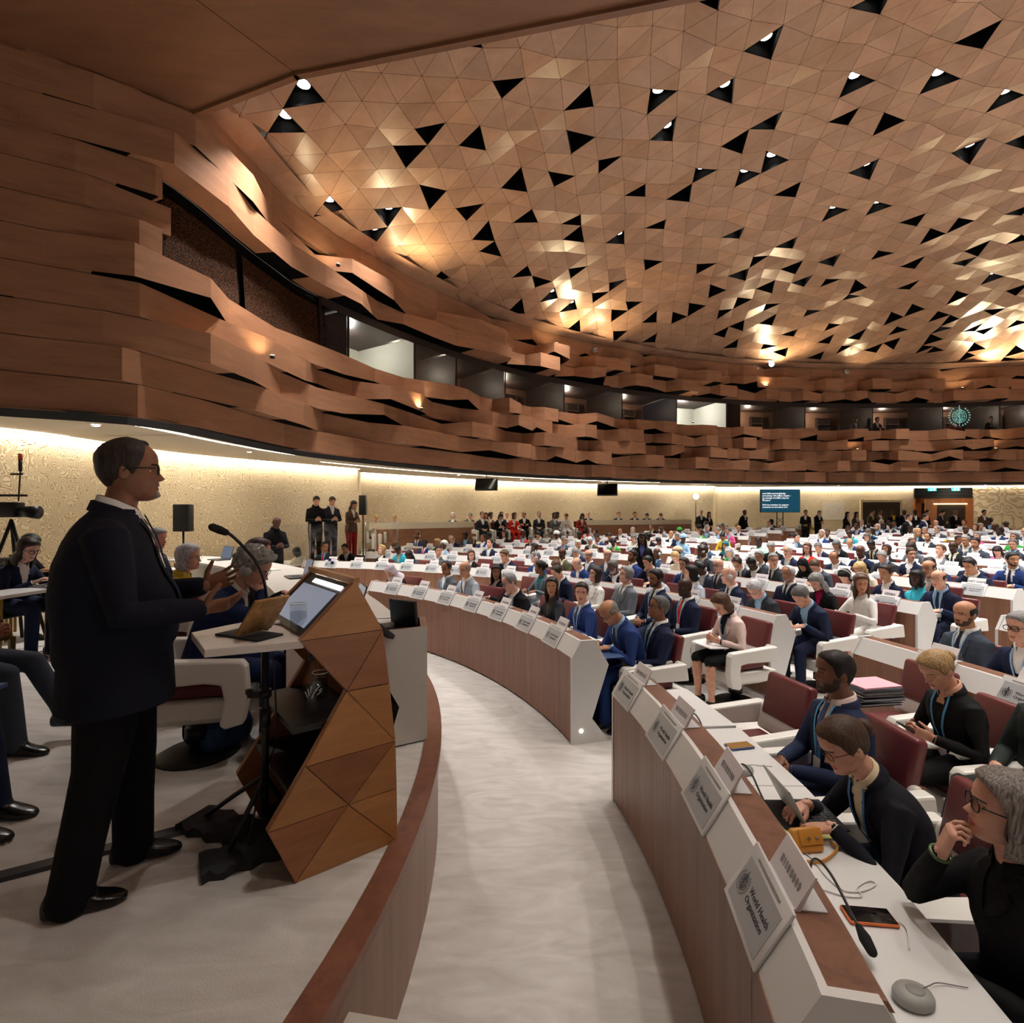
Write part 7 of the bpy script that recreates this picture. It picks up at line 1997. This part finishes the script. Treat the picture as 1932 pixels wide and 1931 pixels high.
m.box(V((c.x, c.y, zt2 + .06)) + R @ V((0, -.03, 0)), (w + .2, .12, .12), mat('cream_plain'), R)
o = m.build('door_21'); o['kind'] = 'structure'
c, w, r = wall_box(1723, 1832, 0, 0, .08, .1); y = c.y; R = Matrix.Rotation(r, 3, 'Z'); z_ = lambda v: CAMH + (965.5 - v) / 1000 * y
m = MB(); cz = V((c.x, c.y, 0))
m.box(cz + V((0, 0, (z_(921) + z_(941)) / 2)), (w, .1, z_(921) - z_(941)), mat('louvre_black', (22, 21, 22), .5), R)
for k in range(3): m.box(cz + V((0, 0, z_(938) + .17 * k)) + R @ V((.4, -.07, 0)), (w * .72, .05, .06), mat('louvre_edge', (40, 38, 38), .4), R)
o = m.build('trim_door_louvre'); o['kind'] = 'structure'
m = MB(); DW = wood('door_veneer', (176, 108, 58), (140, 82, 42), .4, (2, 2, .3), 4.0, .05)
for s, wd in ((-1, .28), (1, .34)): m.box(cz + V((0, 0, z_(941) / 2)) + R @ V((s * (w / 2 - wd / 2), -.02, 0)), (wd, .16, z_(941)), DW, R)
m.box(cz + V((0, 0, z_(945))) + R @ V((0, -.02, 0)), (w, .16, .25), DW, R)
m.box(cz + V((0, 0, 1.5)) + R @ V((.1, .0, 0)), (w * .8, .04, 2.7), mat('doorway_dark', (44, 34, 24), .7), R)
o = m.build('door_22'); o['kind'] = 'structure'
m = MB(); m.box((0, 0, 0), (.85, .05, 2.3), DW); m.cyl((.32, -.04, -.1), (.32, -.04, .25), .015, STEEL, 8)
q = cz + R @ V((-w / 2 + .7, -.2, 0)); o = m.build('door_23', loc=(q.x, q.y, .46 + 1.15), rz=r + .5); o['kind'] = 'structure'
m = MB(); m.box((0, 0, 0), (w * .6, .04, .05), mat('doorway_light', (255, 226, 160), .4, emit=5.0)); q = cz + R @ V((.25, -.12, z_(947) - .12)); o = m.build('doorway_light', loc=q, rz=r); tag(o, 'warm light strip over the open double doors', 'light')
EXG = mat('exit_green', (70, 200, 190), .4, emit=1.5)
for u, lab in ((1752, 'lit turquoise exit sign over the left leaf of the double doors'), (1796, 'lit turquoise exit sign over the right leaf of the double doors')):
    a = back_at(u); t = empty('exit_sign', (a.x, a.y - .25, z_(923.5)), r); tag(t, lab, 'exit sign', 'exit signs over the double doors')
    m = MB(); m.box((0, 0, 0), (.38, .05, .19), EXG); m.build('box', t)
    m = MB(); W_ = mat('exit_white', (240, 255, 250), .4, emit=2.2)
    for (x, z, w_, h_, rt) in ((-.06, .0, .03, .1, .3), (-.03, .055, .03, .03, 0), (-.085, -.05, .025, .07, .7), (-.03, -.05, .025, .07, -.6), (.08, 0, .06, .13, 0)): m.box((x, -.028, z), (w_, .004, h_), W_, Matrix.Rotation(rt, 3, 'Y'))
    m.build('pictogram', t)
cw = [back_at(u) for u in range(1836, 2000, 8)]; cw = [p + V((-.02, -.07, 0)) for p in cw]
wall_mesh('wall_carved', cw, .4, SOF - .02, CARVE)
# emblem glowing on the booth glass
i = wi(1812); p = WCUR[i] - WNRM[i] * .05; z = CAMH + (965.5 - 786) / 1000 * p.y
eb = MB(); emblem(eb, 20.5 * p.y / 1000, mat('emblem_teal', (120, 190, 180), .5, emit=.55), 0, True, .022)
o = eb.build('glowing_emblem'); nn = WNRM[i]; ez = V((nn.x, nn.y, 0)); ex = V((-nn.y, nn.x, 0)); M = Matrix((ex, V((0, 0, 1)), ez)).transposed().to_4x4(); M.translation = V((p.x, p.y, z)) + ez * .02; o.matrix_world = M
tag(o, 'pale turquoise globe and wreath emblem glowing on a booth window', 'emblem')
# small ceiling edge camera boxes and the bright ring lamp
for u, v, lab in ((408, 297, 'small white camera box near the canopy corner'), (1117, 661, 'small white camera box high on the ring over the tribune desk'), (1594, 702, 'small white camera box high on the ring over the caption screen')):
    i = wi(u); p = WCUR[i] + WNRM[i] * .12; z = CAMH + (965.5 - v) / 1000 * p.y; t = empty('ring_camera', (p.x, p.y, z), atan2(WNRM[i].y, WNRM[i].x)); tag(t, lab, 'camera', 'white camera boxes on the wood ring')
    m = MB(); m.rbox((0, 0, 0), (.16, .17, .15), .02, WHITE); m.build('housing', t)
    m = MB(); m.cyl((.08, .02, 0), (.086, .02, 0), .035, BLACK, 12); m.build('lens', t)
i = wi(1446); p = WCUR[i] + WNRM[i] * .4; z = CAMH + (965.5 - 687) / 1000 * p.y; t = empty('ring_floodlight', (p.x, p.y, z)); tag(t, 'dazzling round floodlight on top of the wood ring', 'floodlight')
m = MB(); m.cyl((0, .1, 0), (0, 0, 0), .13, LAMPH, 16); m.build('housing', t); m = MB(); m.cyl((0, -.005, 0), (0, -.02, 0), .12, mat('flood_lens', (255, 252, 244), .3, emit=40.0), 16); m.build('lens', t)
t = empty('camera_light', at(1313, 937, 27.2)); t.location.z = .46; tag(t, 'bright camera light on a stand before the tribune end wall', 'light')
pz = at(1313, 937, 27.2).z - .46
m = MB(); m.cyl((0, .02, pz), (0, -.05, pz), .14, mat('camera_light_lens', (255, 252, 240), .3, emit=16.0), 16); m.build('lens', t); m = MB(); m.cyl((0, .03, 0), (0, .03, pz), .02, MBK, 8); m.cyl((0, .03, 0), (0, .03, .02), .25, MBK, 12); m.build('stand', t)
# interpreters in the booths
for u, sex, jk, hk, hc, sk, lab in ((1633, 'F', 'grey', 'bob', 'dark', 'fair', 'interpreter in grey behind the booth glass over the caption screen'), (1673, 'M', 'charcoal', 'short', 'dark', 'fair', 'dark-haired interpreter in profile behind the booth glass'), (1818, 'F', 'coral', 'bob', 'blonde', 'pale', 'interpreter in pink behind the glowing emblem'), (1889, 'F', 'black', 'bun', 'black', 'fair', 'interpreter with dark hair in the booth past the emblem')):
    me, info = variant(sex, 'desk'); i = wi(u); p = WCUR[i] - WNRM[i] * .8; o = inst('person', me); o.location = (p.x, p.y, ZW0 - .52); o.rotation_euler = (0, 0, atan2(WNRM[i].y, WNRM[i].x)); dress(o, info, jacket=jk, hair_=hk, hc=hc, skin=sk, lapel=False); tag(o, lab, 'person', 'interpreters in the booths')
# ================================================================ THE NEAR DESK AND ITS PEOPLE
ZT = .737
def wt(u, v, z=ZT): return on_floor(u, v, z)
FC = lambda x, y: face_c(x, y)
def seat_hd(P, x, y, label, dr=0.0, ch=None, **kw):
    o, i = hd_person(P, (x, y, 0), FC(x, y) + dr, label, **kw)
    if ch: add_chair(x + .02, y, 0, FC(x, y) + dr, ch)
    return o, i
P = seat_pose('desk', 'F'); P.update(lean=20, bend=26, head=(4, 26, 0), v=(.38, .045), L=dict(w=(.40, .085, .80), dir=(.85, -.25, -.22), back=(-.1, .1, 1), curl=(28, 34, 36, 36), spread=6), R=dict(w=(.42, -.09, .80), dir=(.85, .25, -.22), back=(-.1, -.1, 1), curl=(28, 34, 36, 36), spread=6), lan=.3, Ltorso=.56)
seat_hd(P, 1.74, 2.27, 'brown-haired woman in glasses and black blazer typing at the near front desk', ch='white chair with maroon back under the typing woman', skin=(216, 166, 142), jacket=(24, 26, 34), shirt=(216, 200, 168), hair_='bun', hc=(74, 54, 42), glasses=True, lanyard=(70, 130, 190), trousers='black')
P = seat_pose('lap', 'F'); P.update(lean=4, bend=10, head=(-16, -8, 0), R=dict(w=(.245, -.04, 1.005), pole=(.7, -.4, -1), dir=(-.2, .25, .95), back=(.95, -.3, .1), curl=(40, 58, 66, 70)), L=dict(w=(.28, .08, .70), dir=(.8, -.5, -.1), back=(.1, .3, 1)), v=(.72, .03), Ltorso=.55)
GW, GI = seat_hd(P, 1.64, 1.66, 'grey-haired woman in glasses and black jacket, chin on hand, nearest the camera', ch='white chair with maroon back under the grey-haired woman nearest the camera', skin=(216, 168, 146), jacket=(19, 19, 22), shirt=(19, 19, 22), hair_='bob', hc=(128, 120, 116), glasses='thick', trousers=(26, 29, 38), seed=4)
for k, nm, col in ((1, 'bracelet', (86, 112, 74)), (0, 'wristwatch', (92, 74, 66))):
    M_, el_, wp_ = GI['wr'][k]; d_ = (wp_ - el_).normalized(); u_ = d_.orthogonal().normalized(); v_ = d_.cross(u_); c_ = wp_ - d_ * .006
    m = MB(); m.tube([c_ + (u_ * cos(a) + v_ * sin(a)) * .0275 for a in [2 * pi * q / 24 for q in range(25)]], .0055, mat(nm + '_band', col, .35, .4), 8, False); m.build(nm, GW)
P = seat_pose('lap', 'M'); P.update(lean=-2, bend=8, head=(-6, -3, 0), L=dict(w=(.30, .05, .67), dir=(.7, -.6, -.1), back=(.2, .3, 1), curl=(40, 44, 48, 50)), R=dict(w=(.30, -.05, .69), dir=(.7, .6, -.1), back=(.2, -.3, 1), curl=(40, 44, 48, 50)), v=(.40, .05), lan=.42, Ltorso=.575)
seat_hd(P, 1.86, 3.02, 'bearded man in navy suit with blue tie and lanyard, hands clasped at the near desk', ch='white chair with maroon back under the bearded man', skin=(122, 82, 62), jacket=(34, 44, 72), shirt=(226, 206, 200), tie=(62, 92, 152), hair_='crop', hc=(26, 22, 21), beard=(30, 24, 22), lanyard=(86, 166, 214))
P = seat_pose('phone', 'F'); P.update(head=(4, 30, 0), lean=8, bend=16, skirt=True, v=(.72, .02), lan=.3)
seat_hd(P, 2.86, 3.36, 'blonde woman in black dress reading a phone behind the bearded man', ch='white chair with maroon back under the blonde woman', skin='fair', jacket=(20, 20, 22), shirt=(214, 164, 138), hair_='bun', hc=(170, 138, 96), lanyard=(86, 160, 214), trousers=(20, 20, 22), shin='skin', lapel=False)
P = seat_pose('lap', 'M'); P.update(knl=(.42, .12, .52), footl=(.46, .12, 0), knr=(.44, -.06, .56), footr=(.5, -.14, 0))
seat_hd(P, 3.03, 2.98, 'man in dark green suit at the right photo edge behind the typing woman', ch='white chair with maroon back under the man in green', skin='fair', jacket=(42, 50, 47), trousers=(42, 50, 47), hair_='short', hc='dark')
# empty chairs of the near block
add_chair(1.74, 3.78, 0, FC(1.74, 3.78) + .1, 'empty white chair with maroon back nearest the central aisle, near front desk')
add_chair(3.02, 4.15, 0, FC(3.02, 4.15), 'empty white chair carrying a stack of folders before the QATAR desk')
# folder stack resting across the chair arms
fx, fy = 2.74, 4.05; rz = FC(3.02, 4.15)
FD = [mat('folder_navy', (34, 42, 66), .6), mat('folder_black', (28, 30, 36), .6), mat('folder_slate', (64, 76, 96), .6)]
z = .67
for k in range(6):
    th = .022; o_ = RNG.uniform(-.02, .02)
    m = MB(); m.box((o_, RNG.uniform(-.015, .015), th * .12), (.24, .34, .004), FD[k % 3]); m.box((o_, 0, th * .5), (.225, .32, th * .6), PAPER); m.box((o_, 0, th * .88), (.24, .34, .004), FD[k % 3])
    c = m.build('document_folder', loc=(fx, fy, z), rz=rz + pi / 2 + RNG.uniform(-.1, .1)); tag(c, 'dark document folder, %s from the bottom of the stack on the empty chair' % ORDN(k + 1), 'folder', 'stacked folders on the empty chair'); z += th
sheet((fx, fy, z), rz + pi / 2 + .06, .23, .33, mat('pink_card', (238, 176, 190), .6), 'pink_folder', 'pink folder topping the stack on the empty chair', 'folder', .012)
# microphones of the near desk
for k, (y, txt) in enumerate(((1.96, 'before the grey-haired woman'), (2.68, 'before the bearded man'), (3.34, 'between the blue phone and the ledge'), (3.86, 'nearest the central aisle'))):
    R = RN[0] + .33; x = CX + sqrt(R * R - (y - CY) ** 2)
    t = empty('gooseneck_microphone', (x, y, ZT - .002)); tag(t, 'black gooseneck microphone %s on the near front desk' % txt, 'microphone', 'gooseneck microphones of the near desk')
    m = MB(); m.cyl((0, 0, 0), (0, 0, .02), .022, MBK, 14); m.build('base', t)
    m = MB(); m.tube(catmull([(0, 0, .01), (-.004, -.01, .09), (-.002, -.05, .13), (.006, -.12, .12), (.0, -.22, .085), (-.005, -.29, .062)], 6), .0046, MBK, 8); m.build('gooseneck', t)
    m = MB(); m.tube([(-.004, -.28, .066), (-.006, -.31, .056), (-.008, -.345, .044)], [.011, .018, .015], mat('mic_foam'), 12); m.build('windshield', t)
def phone(p, rz, label, case, screen=(18, 18, 20), L=.155, W=.078, sc_emit=0.0):
    t = empty('phone', p, rz); tag(t, label, 'phone')
    m = MB(); m.rbox((0, 0, .006), (L, W, .012), .005, mat('phone_case_%d_%d' % (case[0], case[2]), case, .45)); m.build('case', t)
    m = MB(); m.rbox((0, 0, .0122), (L * .95, W * .92, .001), .0004, mat('phone_glass_%d' % screen[0], screen, .08, emit=sc_emit)); m.build('screen', t)
p = wt(1640, 1733); phone(p, radians(-7), 'phone in an orange case lying on the near worktop', (226, 118, 60))
p = wt(1395, 1410); phone(p, radians(12), 'phone in a blue case with lit screen before the bearded man', (70, 92, 140), (150, 112, 66), sc_emit=.1)
def puck(p, label, rz=0):
    t = empty('earphone_dial', p, rz); tag(t, label, 'control puck', 'grey earphone dials on the near worktops'); G = mat('puck_grey', (150, 150, 146), .45)
    m = MB(); m.loft([[V((.055 * r * cos(a), .044 * r * sin(a), z)) for a in [2 * pi * q / 28 for q in range(28)]] for r, z in ((.9, 0), (1, .006), (1.0, .018), (.9, .028), (.6, .034), (.1, .036))], G); m.build('body', t)
    m = MB(); m.sphere((.004, -.002, .032), .026, mat('puck_top', (132, 133, 130), .45), 20, 8, (1, .9, .3)); m.build('dial', t)
    m = MB(); m.tube(catmull([(.03, 0, .034), (.06, .01, .03), (.12, .04, .006), (.19, .02, .003)], 6), .0016, mat('thin_wire', (110, 110, 110), .5), 6); m.build('wire', t)
p = wt(1723, 1890); puck(p, 'grey earphone dial at the near end of the front desk', .1)
p = wt(1402, 1458); puck(p, 'grey earphone dial beside the second microphone before the bearded man', .2)
# tablet with keyboard, yellow pad
p = wt(1500, 1530); 
sheet((1.30, 2.38, ZT), radians(4), .27, .3, mat('yellow_pad', (222, 224, 150), .7), 'yellow_notepad', 'pale yellow notepad under the keyboard tablet', 'notepad', .006)
lt = empty('keyboard_tablet', (1.34, 2.40, ZT + .007), radians(178)); tag(lt, 'tablet with black keyboard cover under the typing hands', 'tablet')
m = MB(); m.rbox((-.03, 0, .004), (.17, .25, .007), .003, mat('keys_cover', (36, 38, 40), .75))
m.build('keyboard', lt)
m = MB()
for i in range(5):
    for j in range(12): m.box((-.085 + .025 * i, -.108 + .0196 * j, .0085), (.02, .016, .002), mat('key_caps', (58, 60, 64), .6))
m.build('keys', lt)
R = Matrix.Rotation(radians(28), 3, 'Y'); m = MB(); m.rbox(V((.06, 0, .008)) + R @ V((0, 0, .09)), (.008, .25, .18), .003, mat('tablet_grey', (164, 164, 160), .4), R); m.build('back_cover', lt)
m = MB(); m.box(V((.0545, 0, .008)) + R @ V((0, 0, .09)), (.001, .236, .166), mat('tablet_lit', (120, 130, 140), .1, emit=.4), R); m.build('screen', lt)
m = MB(); m.add([(.06, -.12, .004), (.06, .12, .004), (.155, .12, .003), (.155, -.12, .003)], [(0, 1, 2, 3)], mat('keys_cover')); m.build('stand_flap', lt)
# tan wallet with strap
p = wt(1530, 1612); w_ = empty('tan_wallet', p, radians(8)); tag(w_, 'tan leather wallet with snap buttons standing by the keyboard tablet', 'wallet')
TAN = mat('tan_leather', (196, 134, 54), .42)
R = Matrix.Rotation(radians(-24), 3, 'X'); m = MB(); m.rbox(R @ V((0, .01, .048)), (.13, .03, .092), .013, TAN, R); m.build('body', w_)
m = MB(); m.rbox(R @ V((.012, -.0085, .06)), (.1, .006, .06), .003, TAN, R); m.build('flap', w_)
for x in (-.0, .035): m = MB(); m.sphere(R @ V((x, -.014, .055)), .0055, STEEL, 10, 6); m.build('snap_button', w_)
m = MB(); m.tube(catmull([(-.06, -.05, .006), (0, -.065, .012), (.06, -.045, .02), (.11, -.01, .02), (.12, .04, .012)], 6), .009, TAN, 8, True, True, .3, (0, 0, 1)); m.build('strap', w_)
m = MB(); m.tube(catmull([(-.06, -.05, .006), (-.085, -.045, .008), (-.08, -.065, .006)], 5), .006, STEEL, 8); m.build('clasp', w_)
CBL = mat('white_cable', (228, 228, 226), .45)
floor_tube([(1470, 1604), (1500, 1601), (1530, 1618), (1560, 1655), (1592, 1680), (1625, 1682), (1652, 1670), (1640, 1662), (1618, 1675), (1625, 1692), (1590, 1690), (1545, 1676)], ZT + .003, .0026, CBL, 'charging_cable', 'looped white charging cable on the near worktop', 'cable')
floor_tube([(1682, 1738), (1700, 1742), (1712, 1756), (1716, 1790)], ZT + .004, .0026, CBL, 'charging_cable', 'white cable plugged into the orange phone', 'cable')
# papers, tablets and notes on the desks
pr = random.Random(31)
sheet(polar(RN[0] + .45, 17.2, ZT), radians(17), .22, .3, mat('blue_cover', (44, 70, 116), .5), 'blue_document', 'blue document on the worktop at the aisle end of the front row', 'document', .008)
cnt = {}
for (n, blk), st in SEATS.items():
    if n > 4 or blk == 'near': continue
    for a in st:
        if pr.random() < .55:
            p = polar(RN[n] + .47, a + pr.uniform(-.4, .4), floor_z(RN[n]) + ZT)
            cnt[(n, blk)] = cnt.get((n, blk), 0) + 1
            sheet(p, radians(a + pr.uniform(-14, 14)), .21, .295, PAPER, 'paper_sheet', 'white papers on the %s row worktop, %s pile %s' % (ROWTXT(n), ORDN(cnt[(n, blk)]), {'far': 'beyond the aisle', 'wall': 'past the far aisle'}[blk]), 'papers', pr.choice([.003, .006, .012]))
p = polar(RN[1] + .5, 43.2, floor_z(RN[1]) + ZT); laptop(p, radians(43 + 180), 'silver laptop opened before the man in navy on the second row desk', (176, 178, 180))
# phone, notebook and cards in hands
def hand_item(name, o, loc, rot, size, mt, label, cat):
    m = MB(); m.rbox((0, 0, 0), size, min(size) * .3, mt); q = m.build(name); M = Matrix.LocRotScale(V(o.location), o.rotation_euler, None) @ Matrix.Translation(loc) @ rot; q.matrix_world = M; tag(q, label, cat); return q
bl = [o for o in COL.objects if o.name.startswith('person') and o.get('label', '').startswith('blonde woman in black dress')][0]
hand_item('phone', bl, (.36, .0, .745), Matrix.Rotation(radians(-35), 4, 'Y'), (.14, .07, .009), mat('phone_black', (20, 20, 22), .3), 'black phone in the hands of the blonde woman', 'phone')
hand_item('notebook', bl, (.33, .02, .672), Matrix.Rotation(radians(-6), 4, 'Y'), (.2, .14, .014), PAPER, 'white notebook on the lap of the blonde woman', 'notebook')
pk = [o for o in COL.objects if o.name.startswith('person') and 'brown-haired woman in rose' in o.get('label', '')]
if pk: hand_item('folder', pk[0], (.33, 0, .655), Matrix.Rotation(radians(-4), 4, 'Y'), (.24, .32, .014), mat('folder_white', (236, 232, 230), .5), 'white folder on the lap of the woman in the rose jacket', 'folder')
# ================================================================ CAMERA, WORLD
cd = bpy.data.cameras.new('camera'); cam = link(bpy.data.objects.new('camera', cd))
cam.location = (0, 0, CAMH); cam.rotation_euler = (pi / 2, 0, 0)
cd.sensor_width = 36.0; cd.lens = 36.0 * 1000 / 1932; cd.clip_start = .05; cd.clip_end = 300
SC.camera = cam
w = bpy.data.worlds.new('world'); SC.world = w; w.use_nodes = True
w.node_tree.nodes['Background'].inputs[0].default_value = (.5, .42, .36, 1); w.node_tree.nodes['Background'].inputs[1].default_value = .15
SC.view_settings.view_transform = 'Standard'; SC.view_settings.look = 'None'; SC.view_settings.gamma = 1.0; SC.view_settings.exposure = 0.22
SC.view_settings.use_curve_mapping = False
try:
    SC.cycles.use_denoising = True; SC.cycles.use_light_tree = True; SC.cycles.max_bounces = 5; SC.cycles.diffuse_bounces = 3; SC.cycles.glossy_bounces = 2; SC.cycles.transmission_bounces = 3; SC.cycles.caustics_reflective = False; SC.cycles.caustics_refractive = False; SC.cycles.transparent_max_bounces = 12; SC.cycles.sample_clamp_indirect = 4.0
    SC.cycles.use_adaptive_sampling = True; SC.cycles.adaptive_threshold = .115; SC.cycles.adaptive_min_samples = 24
except Exception: pass

for m_ in bpy.data.materials:
    if m_.name != 'wall_wash':
        try: m_.cycles.emission_sampling = 'NONE'
        except Exception: pass
